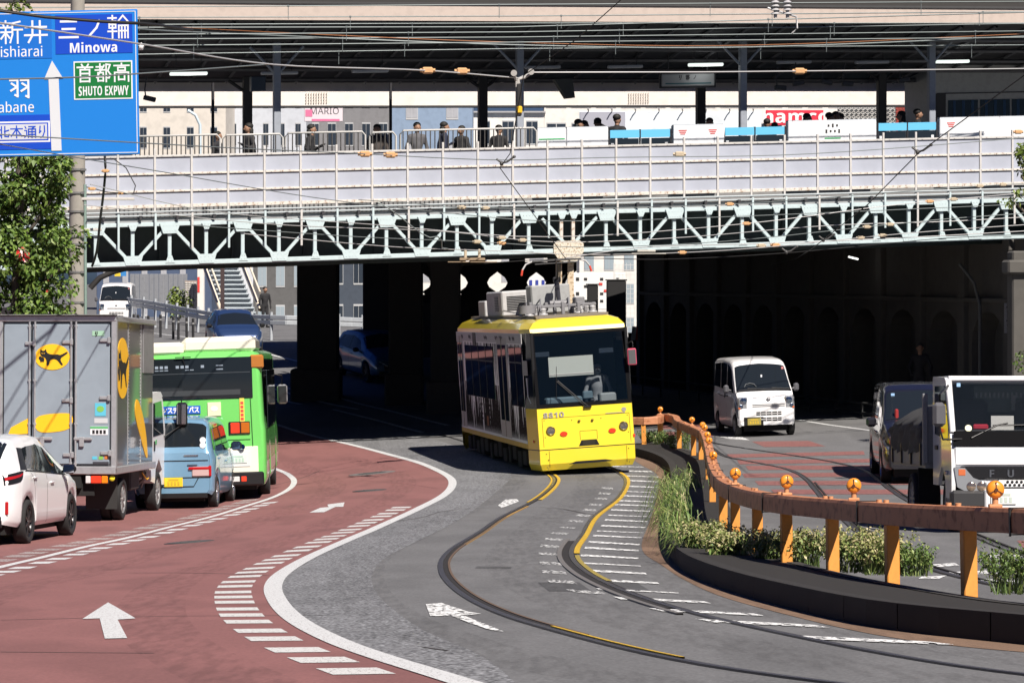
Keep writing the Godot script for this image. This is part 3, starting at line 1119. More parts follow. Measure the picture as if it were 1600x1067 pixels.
	for q in m:
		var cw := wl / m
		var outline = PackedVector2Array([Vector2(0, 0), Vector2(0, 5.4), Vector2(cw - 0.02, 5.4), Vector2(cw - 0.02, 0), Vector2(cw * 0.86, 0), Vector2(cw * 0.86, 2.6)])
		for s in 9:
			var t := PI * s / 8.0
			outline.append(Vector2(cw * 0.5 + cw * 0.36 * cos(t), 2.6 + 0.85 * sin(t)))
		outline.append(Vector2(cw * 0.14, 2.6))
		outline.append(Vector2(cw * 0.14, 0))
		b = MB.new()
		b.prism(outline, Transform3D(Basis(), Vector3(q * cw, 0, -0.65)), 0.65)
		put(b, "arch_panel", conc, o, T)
		b = MB.new()
		b.bbox(Vector3(q * cw, 2.7, 0.06), Vector3(0.42, 5.4, 0.2), 0.02)
		put(b, "pilaster", conc, o, T)
	b = MB.new()
	b.bbox(Vector3(wl * 0.5, 3.75, 0.1), Vector3(wl, 0.12, 0.14), 0.02)
	put(b, "string_course", conc, o, T)
	for e in [[1532, 80.5, 0.045, "grey drain pipe on the retaining wall under the bridge end"]]:
		b = MB.new()
		var p = up.call(float(e[0]), float(e[1]))
		b.tube([Vector3(p.x, 0, p.z), Vector3(p.x, 3.3, p.z), Vector3(p.x - 0.15, 3.9, p.z), Vector3(p.x - 0.5, 4.4, p.z - 0.2)], e[2], 8)
		tag(put(b, "drain_pipe", worn("pipe_pale", Color(0.13, 0.135, 0.13), 0.8, 1.0)), e[3], "pipe")
	o = thing("notice_plate", "pale notice plate of small lines on the concrete end wall", "sign")
	b = MB.new()
	b.box(at(1581, 497, 76.4), Vector3(0.34, 0.75, 0.03))
	put(b, "plate", worn("notice_grey", Color(0.3, 0.3, 0.29), 0.7, 0.8), o)
	b = MB.new()
	for r in 6:
		b.box(at(1581, 480 + r * 7, 76.38), Vector3(0.24 - 0.03 * (r % 3), 0.03, 0.012))
	put(b, "lettering", mat("notice_ink", Color(0.05, 0.05, 0.05), 0.8), o)
	o = thing("end_pillar", "grey stained concrete pillar at the near end of the retaining wall", "pillar")
	b = MB.new()
	var pp = up.call(1588.0, 75.6)
	b.bbox(Vector3(pp.x + 0.45, 2.3, pp.z - 0.3), Vector3(1.1, 4.8, 0.8), 0.04)
	put(b, "shaft", conc, o)
	b = MB.new()
	b.bbox(Vector3(pp.x + 0.42, 4.3, pp.z - 0.25), Vector3(1.3, 0.35, 1.0), 0.05)
	put(b, "capital", conc, o)
	# pavement with a kerb along that wall, and a handrail
	b = MB.new()
	b.box(Vector3(wl * 0.5, 0.15, 1.6), Vector3(wl, 0.5, 2.6))
	tag(put(b, "pavement", worn("pavement_grey", Color(0.17, 0.165, 0.16), 0.9, 2.0), null, T), "", "", "", "structure")
	o = thing("handrail", "dark low steel handrail along the pavement under the bridge", "railing")
	for r in [0.72, 0.98]:
		b = MB.new()
		b.cyl(T * Vector3(0.5, r, 2.6), T * Vector3(wl - 3, r, 2.6), 0.03)
		put(b, "rail", steel, o)
	for q in 16:
		b = MB.new()
		b.cyl(T * Vector3(0.6 + q * 2.1, 0.3, 2.6), T * Vector3(0.6 + q * 2.1, 1.0, 2.6), 0.025)
		put(b, "post", steel, o)
	for e in [[1334, 403, 88.0]]:
		o = thing("tunnel_lamp", "small white tube lamp under the deck above the far roadway", "lamp")
		b = MB.new()
		b.bbox(Vector3.ZERO, Vector3(0.3, 0.05, 0.06), 0.01)
		var lm = mat("lamp_tube", Color(0.9, 0.9, 0.9), 0.5)
		lm.emission_enabled = true
		lm.emission = Color(1, 1, 0.97)
		lm.emission_energy_multiplier = 1.2
		o.transform = Transform3D(Basis(Vector3(0, 0, 1), -0.25), at(e[0], e[1], e[2]))
		put(b, "tube", lm, o)
		var l := OmniLight3D.new()
		l.name = "glow"
		l.light_energy = 0.02
		l.light_size = 0.1
		l.omni_range = 30
		l.omni_attenuation = 2
		l.shadow_enabled = true
		o.add_child(l)
		l.position = Vector3(0, -0.07, 0.05)

# ---------------------------------------------------------------- station above the bridge
var person_meshes := []
func station():
	var post_grey = worn("station_grey", Color(0.3, 0.33, 0.38), 0.5, 2.0)
	var post_dark = worn("station_dark", Color(0.03, 0.03, 0.034), 0.6, 2.0)
	var white = worn("door_white", Color(0.72, 0.74, 0.77), 0.45, 3.0)
	var v0 := 9.6
	# platform floor on its girders
	var b := MB.new()
	b.box(Vector3(6, 6.15, -15.3), Vector3(52, 0.5, 11.0))
	put(b, "platform", worn("platform_grey", Color(0.22, 0.22, 0.22), 0.9, 2.5), null, bframe()).set_meta("kind", "structure")
	var floor_h := 6.4
	# platform screen doors
	var spec = [[838, 884, 201, 0, 0], [884, 950, 200, 1, 0], [951, 1050, 203, 2, 0], [1051, 1130, 196.5, 3, 0], [1131, 1229, 199, 2, 0], [1230, 1369, 190, 4, 0], [1371, 1466, 192, 2, 0], [1467, 1680, 185, 5, 0]]
	var lab = ["low plain white platform door housing next to the railing", "white platform door housing left of the first sky blue sliding doors", "sky blue and glass platform doors under the man with the raised arm", "white platform door housing with a slanting side and two red notices", "sky blue and glass platform doors left of the red shop sign", "long white platform door housing with a black and green station notice", "sky blue and glass platform doors before the brick wall", "white platform door housing at the picture's right end, before the grey booth"]
	for i in spec.size():
		var e = spec[i]
		var ua := bu(e[0], v0)
		var ub := bu(e[1], v0)
		var top := bh(e[0], e[2], v0)
		var h := top - floor_h
		var w := ub - ua - 0.02
		var o = thing("platform_door", lab[i], "platform door", bframe(ua, floor_h, v0), "platform screen doors along the station edge")
		if e[3] == 2:
			for s in 2:
				b = MB.new()
				b.box(Vector3(w * (0.25 + 0.5 * s), h - 0.12, 0), Vector3(w * 0.5 - 0.04, 0.22, 0.05))
				put(b, "blue_band", mat("sky_blue", Color(0.13, 0.47, 0.72), 0.35), o)
				b = MB.new()
				b.box(Vector3(w * (0.25 + 0.5 * s), (h - 0.24) * 0.5, 0), Vector3(w * 0.5 - 0.08, h - 0.26, 0.02))
				put(b, "glass", mat("door_glass", Color(0.015, 0.022, 0.03), 0.08), o)
				b = MB.new()
				b.box(Vector3(w * (0.06 + 0.86 * s), h - 0.42, 0.018), Vector3(0.08, 0.09, 0.01))
				put(b, "sticker", M("sticker_white"), o)
			b = MB.new()
			for x in [0.02, w * 0.5, w - 0.02]:
				b.box(Vector3(x, h * 0.5, 0), Vector3(0.04, h, 0.06))
			put(b, "frame", mat("door_black", Color(0.02, 0.02, 0.025), 0.4), o)
		else:
			b = MB.new()
			if e[3] == 3:
				b.prism(PackedVector2Array([Vector2(0, 0), Vector2(w - 0.1, 0), Vector2(w + 0.05, h), Vector2(0, h)]), Transform3D(Basis(), Vector3(0, 0, -0.12)), 0.24)
			else:
				b.bbox(Vector3(w * 0.5, h * 0.5, 0), Vector3(w, h, 0.24), 0.02)
			put(b, "housing", white, o)
			b = MB.new()
			b.box(Vector3(w * 0.5, h + 0.012, 0), Vector3(w - 0.02, 0.03, 0.2))
			put(b, "cap", mat("door_cap", Color(0.4, 0.43, 0.47), 0.5), o)
			if e[3] in [1, 4, 5]:
				for s in ([0.82] if e[3] == 1 else [0.09, 0.92]):
					b = MB.new()
					b.box(Vector3(w * s, 0.34, 0.125), Vector3(0.09, 0.16, 0.012))
					put(b, "warning_label", M("label_yellow"), o)
			if e[3] in [3, 5]:
				for s in ([0.18, 0.78] if e[3] == 3 else [0.08]):
					b = MB.new()
					for r in 3:
						b.box(Vector3(w * s, h - 0.14 - 0.05 * r, 0.125), Vector3(0.24 - 0.05 * r, 0.024, 0.01))
					put(b, "red_notice", M("notice_red"), o)
			if e[3] == 4:
				b = MB.new()
				b.box(Vector3(w * 0.5, h - 0.5, 0.125), Vector3(w * 0.18, 0.03, 0.01))
				put(b, "green_line", M("line_green"), o)
				b = MB.new()
				for r in 7:
					b.box(Vector3(w * (0.43 + 0.024 * r), h - (0.14 if r % 2 else 0.3), 0.125), Vector3(0.05, 0.06 if r % 3 else 0.1, 0.01))
				put(b, "lettering", M("ink_black"), o)
			if e[3] == 0:
				b = MB.new()
				b.box(Vector3(w * 0.5, h - 0.3, 0.125), Vector3(w * 0.9, 0.03, 0.01))
				put(b, "green_line", M("line_green"), o)
	# railing panels on the left
	var rail_mat = worn("railing_steel", Color(0.09, 0.085, 0.08), 0.5, 1.0)
	var k := 0
	for e in [[205, 345, 213], [347, 443, 211], [444, 572, 208], [576, 620, 207], [624, 840, 204]]:
		var ua := bu(e[0], 8.6)
		var ub := bu(e[1], 8.6)
		var h := bh(e[0], e[2], 8.6) - floor_h + 0.1
		var w := ub - ua
		var o = thing("platform_railing", ["upright bar railing panel beside the blue sign", "upright bar railing panel before the grey column", "upright bar railing panel under the shop billboard", "short upright bar railing panel with bent corners between two long ones", "longest upright bar railing panel next to the platform doors"][k], "railing", bframe(ua, floor_h - 0.1, 8.6), "upright bar railings at the platform end")
		b = MB.new()
		b.tube([Vector3(0.02, 0, 0), Vector3(0.02, h - 0.1, 0), Vector3(0.1, h, 0), Vector3(w - 0.12, h, 0), Vector3(w - 0.03, h - 0.1, 0), Vector3(w - 0.03, 0, 0)], 0.03, 6)
		put(b, "top_rail", worn("railing_pale", Color(0.55, 0.54, 0.52), 0.45, 1.0), o)
		var bar := MB.new()
		bar.cyl(Vector3.ZERO, Vector3(0, h - 0.02, 0), 0.017, -1, 5, false)
		var bm = bar.done()
		var nb := int(w / 0.13)
		for i in nb:
			put(bm, "bar", rail_mat, o, Transform3D(Basis(), Vector3(0.1 + (w - 0.2) * i / nb, 0, 0)))
		k += 1
	# canopy: sloping roof, front edge board, ribs
	var o = thing("platform_canopy", "long dark platform canopy with pale front edge board and steel ribs", "roof")
	var top_h := bh(800, 30, v0 - 0.6)
	var back_h := bh(800, 122, 17.5)
	b = MB.new()
	var tilt := -0.017
	var slab = func(o, ua, ub, va, ha, vb, hb, t, m, called):
		var s := MB.new()
		var c = bp((ua + ub) * 0.5, (ha + hb) * 0.5 + t * 0.5, (va + vb) * 0.5)
		var q = [bp(ua, ha, va), bp(ub, ha, va), bp(ub, hb, vb), bp(ua, hb, vb), bp(ua, ha + t, va), bp(ub, ha + t, va), bp(ub, hb + t, vb), bp(ua, hb + t, vb)]
		for i in 8: q[i].y += tilt * (ub if i % 4 in [1, 2] else ua)
		c.y += tilt * (ua + ub) * 0.5
		for f in [[0, 1, 2, 3], [4, 5, 6, 7], [0, 1, 5, 4], [1, 2, 6, 5], [2, 3, 7, 6], [3, 0, 4, 7]]:
			s.oquad(q[f[0]], q[f[1]], q[f[2]], q[f[3]], c)
		return put(s, called, m, o)
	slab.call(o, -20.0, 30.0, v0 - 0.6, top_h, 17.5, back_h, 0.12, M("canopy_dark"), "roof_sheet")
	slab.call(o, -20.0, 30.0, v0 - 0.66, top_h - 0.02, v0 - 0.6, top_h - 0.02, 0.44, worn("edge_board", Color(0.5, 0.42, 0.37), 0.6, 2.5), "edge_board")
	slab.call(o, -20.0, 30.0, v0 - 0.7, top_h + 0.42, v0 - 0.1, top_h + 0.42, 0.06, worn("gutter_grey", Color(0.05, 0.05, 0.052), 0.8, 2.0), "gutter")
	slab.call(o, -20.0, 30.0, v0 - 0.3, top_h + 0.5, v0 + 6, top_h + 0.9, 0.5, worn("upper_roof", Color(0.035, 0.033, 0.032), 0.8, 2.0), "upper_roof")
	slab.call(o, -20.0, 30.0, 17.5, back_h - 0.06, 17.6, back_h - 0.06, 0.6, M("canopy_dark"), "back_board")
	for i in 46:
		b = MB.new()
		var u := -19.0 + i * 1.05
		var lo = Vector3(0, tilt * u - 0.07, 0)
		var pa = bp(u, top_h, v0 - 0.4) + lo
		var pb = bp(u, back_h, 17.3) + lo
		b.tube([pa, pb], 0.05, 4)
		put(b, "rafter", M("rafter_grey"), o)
	for v in [10.5, 12.0, 13.5, 15.0, 16.5]:
		b = MB.new()
		var hh := lerpf(top_h, back_h, (v - v0 + 0.6) / (17.5 - v0 + 0.6)) - 0.17
		b.cyl(bp(-20, hh - tilt * 20, v), bp(30, hh + tilt * 30, v), 0.06, -1, 4)
		put(b, "purlin", M("rafter_grey"), o)
	# columns: pale ones near the edge, dark ones at the back, with sloping arms
	var ci := 0
	for e in [[432, 11.2, 0], [812, 11.2, 0], [1161, 11.2, 0], [1456, 11.2, 0], [386, 16.0, 1], [754, 16.0, 1], [1095, 16.0, 1], [1378, 16.0, 1]]:
		var u := bu(e[0], e[1])
		var hh := lerpf(top_h, back_h, (e[1] - v0 + 0.6) / (17.5 - v0 + 0.6)) - 0.1
		var c = thing("canopy_column", ["slender grey canopy column left of the railing billboard", "slender grey canopy column above the tram's pantograph", "slender grey canopy column left of the red shop sign", "slender grey canopy column beside the booth", "thick black canopy column nearest the blue sign", "thick black canopy column with flared head left of the middle", "thick black canopy column right of the station name board", "thick black canopy column before the lattice wall"][ci], "column", bframe(u, floor_h, e[1]), "columns carrying the platform canopy")
		b = MB.new()
		if e[2]:
			b.bbox(Vector3(0, (hh - floor_h) * 0.5, 0), Vector3(0.26, hh - floor_h, 0.26), 0.02)
		else:
			b.bbox(Vector3(0, (hh - floor_h) * 0.5, 0), Vector3(0.2, hh - floor_h, 0.22), 0.02)
		put(b, "shaft", post_dark if e[2] else post_grey, c)
		b = MB.new()
		for s in [-1, 1]:
			b.tube([Vector3(0, hh - floor_h - (0.5 if e[2] else 0.9), 0), Vector3(s * (0.55 if e[2] else 0.75), hh - floor_h - 0.12, 0)], 0.05 if e[2] else 0.04, 5)
		put(b, "arm", post_dark if e[2] else post_grey, c)
		ci += 1
	# tube lamps hung in a row
	var lm = mat("tube_lit", Color(0.85, 0.87, 0.85), 0.5)
	lm.emission_enabled = true
	lm.emission = Color(0.95, 1, 0.97)
	lm.emission_energy_multiplier = 0.7
	var off = mat("tube_off", Color(0.42, 0.44, 0.47), 0.5)
	var li := 0
	for e in [[294, 115, 1], [436, 114, 0], [578, 111, 0], [848, 105, 0], [977, 104, 0], [1103, 101, 1], [1241, 97, 0], [1363, 97, 0], [1489, 96, 1]]:
		var u := bu(e[0], 12.5)
		var c = thing("tube_lamp", "%s ceiling tube lamp under the canopy, %s from the blue sign" % ["glowing" if e[2] else "unlit white", ["first", "second", "third", "fourth", "fifth", "sixth", "seventh", "eighth", "ninth"][li]], "lamp", bframe(u, bh(e[0], e[1], 12.5), 12.5), "tube lamps under the canopy")
		b = MB.new()
		b.bbox(Vector3(0, 0, 0), Vector3(1.05, 0.09, 0.16), 0.02)
		put(b, "tube", lm if e[2] else off, c)
		b = MB.new()
		for s in [-0.35, 0.35]:
			b.cyl(Vector3(s, 0.04, 0), Vector3(s, 0.5, 0), 0.012, -1, 5)
		put(b, "hanger", post_dark, c)
		if e[2]:
			var l := OmniLight3D.new()
			l.name = "glow"
			l.light_energy = 0.08
			l.light_size = 0.2
			l.omni_range = 30
			l.omni_attenuation = 2
			l.shadow_enabled = true
			c.add_child(l)
			l.position = Vector3(0, -0.2, 0)
		li += 1
	# opposite roof: white band with an overhang
	var hb := bh(800, 160, 20.6)
	var ht := bh(800, 121, 20.6)
	o = thing("opposite_roof", "white band of the roof over the opposite platform with a dark drip edge", "roof")
	var ur := bu(1430, 20.6)
	slab.call(o, -14.0, ur, 20.6, hb, 20.9, hb, ht - hb, worn("white_band", Color(0.76, 0.72, 0.68), 0.5, 4.0), "white_band")
	slab.call(o, -14.0, ur, 20.3, ht - 0.02, 23.0, ht + 0.1, 0.1, post_dark, "eave")
	slab.call(o, -14.0, ur, 20.53, hb - 0.06, 20.95, hb - 0.06, 0.05, post_dark, "drip_edge")
	for px in [494.0, 998.0]:
		b = MB.new()
		for r in 4:
			for s in 9:
				b.box(Vector3(0.08 * s - 0.32, 0.09 * r - 0.13, 0.0), Vector3(0.03, 0.045, 0.02))
		put(b, "louvre_grille", worn("grille_brown", Color(0.5, 0.45, 0.4), 0.6, 0.4), o, bframe(bu(px, 20.58), bh(px, 153, 20.58), 20.56))
	for px in [610.0, 332.0]:
		b = MB.new()
		b.cyl(bp(bu(px, 18.6), floor_h, 18.6), bp(bu(px, 18.6), ht, 18.6), 0.05, -1, 6)
		put(b, "strut", post_dark, o)
	# hanging things: station name board, direction box, cameras and loudspeakers
	o = thing("name_board", "hanging station name board with dark writing and a teal line", "sign", bframe(bu(1075, 13), bh(1075, 125, 13), 13))
	b = MB.new()
	b.bbox(Vector3.ZERO, Vector3(1.62, 0.36, 0.1), 0.02)
	put(b, "board", mat("board_grey", Color(0.36, 0.37, 0.37), 0.5), o)
	b = MB.new()
	for s in [-0.6, 0.6]:
		b.cyl(Vector3(s, 0.15, 0), Vector3(s, 0.75, 0), 0.02)
	b.box(Vector3(0, 0, -0.02), Vector3(1.72, 0.46, 0.06))
	put(b, "frame", post_dark, o)
	b = MB.new()
	b.box(Vector3(0, -0.1, 0.053), Vector3(1.4, 0.035, 0.006))
	put(b, "line", mat("teal", Color(0.02, 0.12, 0.14), 0.5), o)
	o.set_meta("label", "hanging station name board with a teal line and dark lettering")
	put(board_letters(), "lettering", post_dark, o)
	o = thing("speaker_box", "dark slanting box hung under the canopy right of the middle column", "loudspeaker", bframe(bu(880, 12), bh(880, 138, 12), 12))
	b = MB.new()
	b.prism(PackedVector2Array([Vector2(-0.3, 0.25), Vector2(0.22, 0.27), Vector2(0.3, -0.28), Vector2(0.05, -0.3)]), Transform3D(Basis(), Vector3(0, 0, -0.1)), 0.3)
	put(b, "case", worn("khaki_box", Color(0.06, 0.062, 0.05), 0.6, 1.0), o)
	o = thing("display_box", "dark blue hanging display box beside the thick black column", "display", bframe(bu(402, 13), bh(402, 131, 13), 13))
	b = MB.new()
	b.bbox(Vector3.ZERO, Vector3(0.42, 0.42, 0.3), 0.02)
	put(b, "case", mat("display_blue", Color(0.03, 0.045, 0.07), 0.4), o)
	var hi := 0
	for e in [[233, 154], [1220, 137], [1248, 130], [1292, 128], [1325, 131], [1413, 125]]:
		o = thing("camera_unit", "small dark camera hung under the canopy, %s" % ["beside the blue sign", "above the red shop sign, the largest", "under the orange insulator", "small and bent, right of the insulator", "long one pointing down to the lattice wall", "angled one near the booth"][hi], "camera", bframe(bu(e[0], 11), bh(e[0], e[1], 11), 11), "cameras hung under the canopy")
		b = MB.new()
		b.bbox(Vector3.ZERO, Vector3(0.34, 0.13, 0.14), 0.02, Basis(Vector3(0, 0, 1), -0.25 + 0.2 * (hi % 3)))
		put(b, "body", post_dark, o)
		b = MB.new()
		b.tube([Vector3(-0.1, 0.0, 0), Vector3(-0.13, 0.25, 0), Vector3(-0.08, 0.6, 0)], 0.02, 5)
		put(b, "arm", post_dark, o)
		hi += 1
	# grey booth at the right end
	o = thing("platform_booth", "grey metal booth with dark windows and blue curtains at the right platform end", "booth", bframe(bu(1460, 15), floor_h, 15))
	var bw := bu(1720, 15) - bu(1460, 15)
	var bhh := bh(1500, 92, 15) - floor_h
	var wy := bh(1510, 172, 15) - floor_h
	b = MB.new()
	b.box(Vector3(bw * 0.5, bhh * 0.5, -1.2), Vector3(bw, bhh, 2.4))
	put(b, "wall", worn("booth_grey", Color(0.36, 0.37, 0.365), 0.6, 2.0), o)
	b = MB.new()
	b.box(Vector3(0.22, bhh * 0.36, 0.01), Vector3(0.32, bhh * 0.72, 0.04))
	put(b, "doorway", post_dark, o)
	for s in 3:
		b = MB.new()
		b.box(Vector3(0.95 + s * 1.05, wy, 0.01), Vector3(0.98, 0.62, 0.03))
		var wpart = put(b, "window", mat("booth_glass", Color(0.012, 0.02, 0.02), 0.15), o)
		b = MB.new()
		for q in 3:
			b.box(Vector3(0.66 + s * 1.05 + q * 0.3, wy, 0.03), Vector3(0.09, 0.58, 0.01))
		put(b, "curtain", mat("curtain_blue", Color(0.02, 0.06, 0.13) if s != 1 else Color(0.2, 0.25, 0.24), 0.8), wpart)
	b = MB.new()
	b.box(Vector3(bw * 0.5, bhh * 0.72, 0.015), Vector3(bw - 0.2, 0.03, 0.02))
	put(b, "panel_joint", post_dark, o)
	# people on the platform
	people_on_platform(floor_h)

func board_letters() -> MB:
	var b := MB.new()
	for i in 3:
		write(b, ["ri", "to", "no"][i], Transform3D(Basis(), Vector3(-0.3 + 0.22 * i, 0.15, 0.056)), 0.12, 0.14, 0.018)
	return b

# ---------------------------------------------------------------- people: one smooth body from tapered limbs
func limb(p: Vector3, a: Vector3, c: Vector3, ra: float, rc: float) -> float:
	var d := c - a
	var t := clampf((p - a).dot(d) / d.length_squared(), 0, 1)
	return p.distance_to(a + d * t) - lerpf(ra, rc, t)

func body(bones: Array, cell: float) -> ArrayMesh:
	var lo := Vector3(9, 9, 9)
	var hi := -lo
	for e in bones:
		for q in [[e[0], e[2]], [e[1], e[3]]]:
			lo = lo.min(q[0] - Vector3.ONE * (q[1] + 0.05))
			hi = hi.max(q[0] + Vector3.ONE * (q[1] + 0.05))
	var n := Vector3i((hi - lo) / cell) + Vector3i.ONE
	var field := PackedFloat32Array()
	field.resize(n.x * n.y * n.z)
	field.fill(1.0)
	for e in bones:
		var r: float = maxf(e[2], e[3]) + 0.05
		var l0: Vector3i = Vector3i(((e[0] as Vector3).min(e[1]) - Vector3.ONE * r - lo) / cell)
		var h0: Vector3i = Vector3i(((e[0] as Vector3).max(e[1]) + Vector3.ONE * r - lo) / cell) + Vector3i.ONE
		for z in range(maxi(l0.z, 0), mini(h0.z, n.z - 1) + 1):
			for y in range(maxi(l0.y, 0), mini(h0.y, n.y - 1) + 1):
				for x in range(maxi(l0.x, 0), mini(h0.x, n.x - 1) + 1):
					var i := (z * n.y + y) * n.x + x
					var d := limb(lo + Vector3(x, y, z) * cell, e[0], e[1], e[2], e[3])
					var h := clampf(0.5 + 0.5 * (d - field[i]) / 0.04, 0, 1)
					field[i] = lerpf(d, field[i], h) - 0.04 * h * (1 - h)
	var cells := {}
	var st := SurfaceTool.new()
	st.begin(Mesh.PRIMITIVE_TRIANGLES)
	st.set_smooth_group(0)
	var verts := []
	var idx := func(x, y, z): return (z * n.y + y) * n.x + x
	for z in n.z - 1:
		for y in n.y - 1:
			for x in n.x - 1:
				var s := Vector3.ZERO
				var m := 0
				var inside := 0
				var f := []
				for c in 8:
					var q: float = field[((z + (c >> 2)) * n.y + y + ((c >> 1) & 1)) * n.x + x + (c & 1)]
					f.append(q)
					if q < 0: inside += 1
				if inside == 0 or inside == 8: continue
				for c in 8:
					for bit in [1, 2, 4]:
						if c & bit: continue
						var f0: float = f[c]
						var f1: float = f[c | bit]
						if (f0 < 0) != (f1 < 0):
							var t := f0 / (f0 - f1)
							var p0 := Vector3(c & 1, (c >> 1) & 1, c >> 2)
							var p1 := Vector3((c | bit) & 1, ((c | bit) >> 1) & 1, (c | bit) >> 2)
							s += p0.lerp(p1, t)
							m += 1
				cells[idx.call(x, y, z)] = lo + (Vector3(x, y, z) + s / m) * cell
	for z in range(1, n.z - 1):
		for y in range(1, n.y - 1):
			for x in range(1, n.x - 1):
				var a: float = field[(z * n.y + y) * n.x + x]
				for ax in 3:
					var c: float = field[((z + int(ax == 2)) * n.y + y + int(ax == 1)) * n.x + x + int(ax == 0)]
					if (a < 0) == (c < 0): continue
					var q = []
					for e in [[0, 0], [1, 0], [1, 1], [0, 1]]:
						var o := Vector3i(x, y, z)
						o[(ax + 1) % 3] -= e[0]
						o[(ax + 2) % 3] -= e[1]
						q.append(cells.get((o.z * n.y + o.y) * n.x + o.x, lo))
					if a < 0: q = [q[0], q[3], q[2], q[1]]
					for t in [0, 1, 2, 0, 2, 3]:
						st.add_vertex(q[t])
	st.generate_normals()
	return st.commit()

func bones_of(lean: float, stride: float, arms: Array) -> Array:
	var V := func(x, y, z): return Vector3(x, y, z)
	var r = [[Vector3(0, 0.95, 0), Vector3(0, 1.18, lean * 0.4), 0.135, 0.13], [Vector3(0, 1.18, lean * 0.4), Vector3(0, 1.36, lean * 0.8), 0.13, 0.12], [Vector3(-0.16, 1.4, lean * 0.9), Vector3(0.16, 1.4, lean * 0.9), 0.065, 0.065], [Vector3(-0.07, 1.25, lean * 0.6), Vector3(-0.12, 1.38, lean * 0.9), 0.1, 0.08], [Vector3(0.07, 1.25, lean * 0.6), Vector3(0.12, 1.38, lean * 0.9), 0.1, 0.08], [Vector3(0, 1.42, lean), Vector3(0, 1.53, lean * 1.2), 0.055, 0.05], [Vector3(0, 1.58, lean * 1.3 + 0.01), Vector3(0, 1.65, lean * 1.3), 0.05, 0.06]]
	for s in [-1.0, 1.0]:
		var k := Vector3(s * 0.09, 0.5, 0.05 + stride * s * 0.5)
		r.append([Vector3(s * 0.08, 0.92, 0), k, 0.095, 0.062])
		r.append([k, Vector3(s * 0.1, 0.09, stride * s - 0.03), 0.06, 0.045])
		r.append([Vector3(s * 0.1, 0.045, stride * s - 0.05), Vector3(s * 0.12, 0.035, stride * s + 0.13), 0.045, 0.035])
		var a = arms[0 if s < 0 else 1]
		r.append([Vector3(s * 0.19, 1.39, lean * 0.9), Vector3(s * 0.24, 1.39, lean * 0.9) + a[0], 0.055, 0.042])
		r.append([Vector3(s * 0.24, 1.39, lean * 0.9) + a[0], Vector3(s * 0.24, 1.39, lean * 0.9) + a[1], 0.042, 0.03])
		r.append([Vector3(s * 0.24, 1.39, lean * 0.9) + a[1], Vector3(s * 0.24, 1.39, lean * 0.9) + a[1] + (a[1] - a[0]).normalized() * 0.12, 0.034, 0.02])
	return r

func make_person(bones: Array, label: String, at_: Transform3D, hair: Color, cloth: Color, group: String, long_hair := false) -> Node3D:
	var o = thing("person", label, "person", at_, group)
	put(body(bones, 0.026), "body", mat("cloth_%s" % cloth.to_html(), cloth, 0.85), o)
	var hp: Vector3 = bones[6][1]
	var b := MB.new()
	b.ball(hp + Vector3(0, 0.035, -0.022), Vector3(0.1, 0.085, 0.108), 12)
	if long_hair:
		b.ball(hp + Vector3(0, -0.1, -0.06), Vector3(0.1, 0.16, 0.07), 10)
	put(b, "hair", mat("hair_%s" % hair.to_html(), hair, 0.7), o)
	b = MB.new()
	b.ball(hp + Vector3(0, -0.03, 0.012), Vector3(0.083, 0.112, 0.097), 14)
	b.cyl(hp + Vector3(0, -0.2, -0.01), hp + Vector3(0, -0.06, 0.0), 0.058, 0.05, 10, false)
	b.ball(hp + Vector3(0, -0.045, 0.11), Vector3(0.013, 0.022, 0.018), 6)
	for s in [-1, 1]:
		b.ball(hp + Vector3(s * 0.09, -0.03, 0.0), Vector3(0.014, 0.028, 0.018), 6)
	put(b, "face", mat("skin", Color(0.3, 0.17, 0.11), 0.6), o)
	b = MB.new()
	for s in [-1, 1]:
		b.ball(hp + Vector3(s * 0.032, -0.02, 0.099), Vector3(0.012, 0.006, 0.008), 6)
	b.box(hp + Vector3(0, -0.085, 0.096), Vector3(0.04, 0.007, 0.012))
	put(b, "eyes", M("ink_black"), o)
	return o

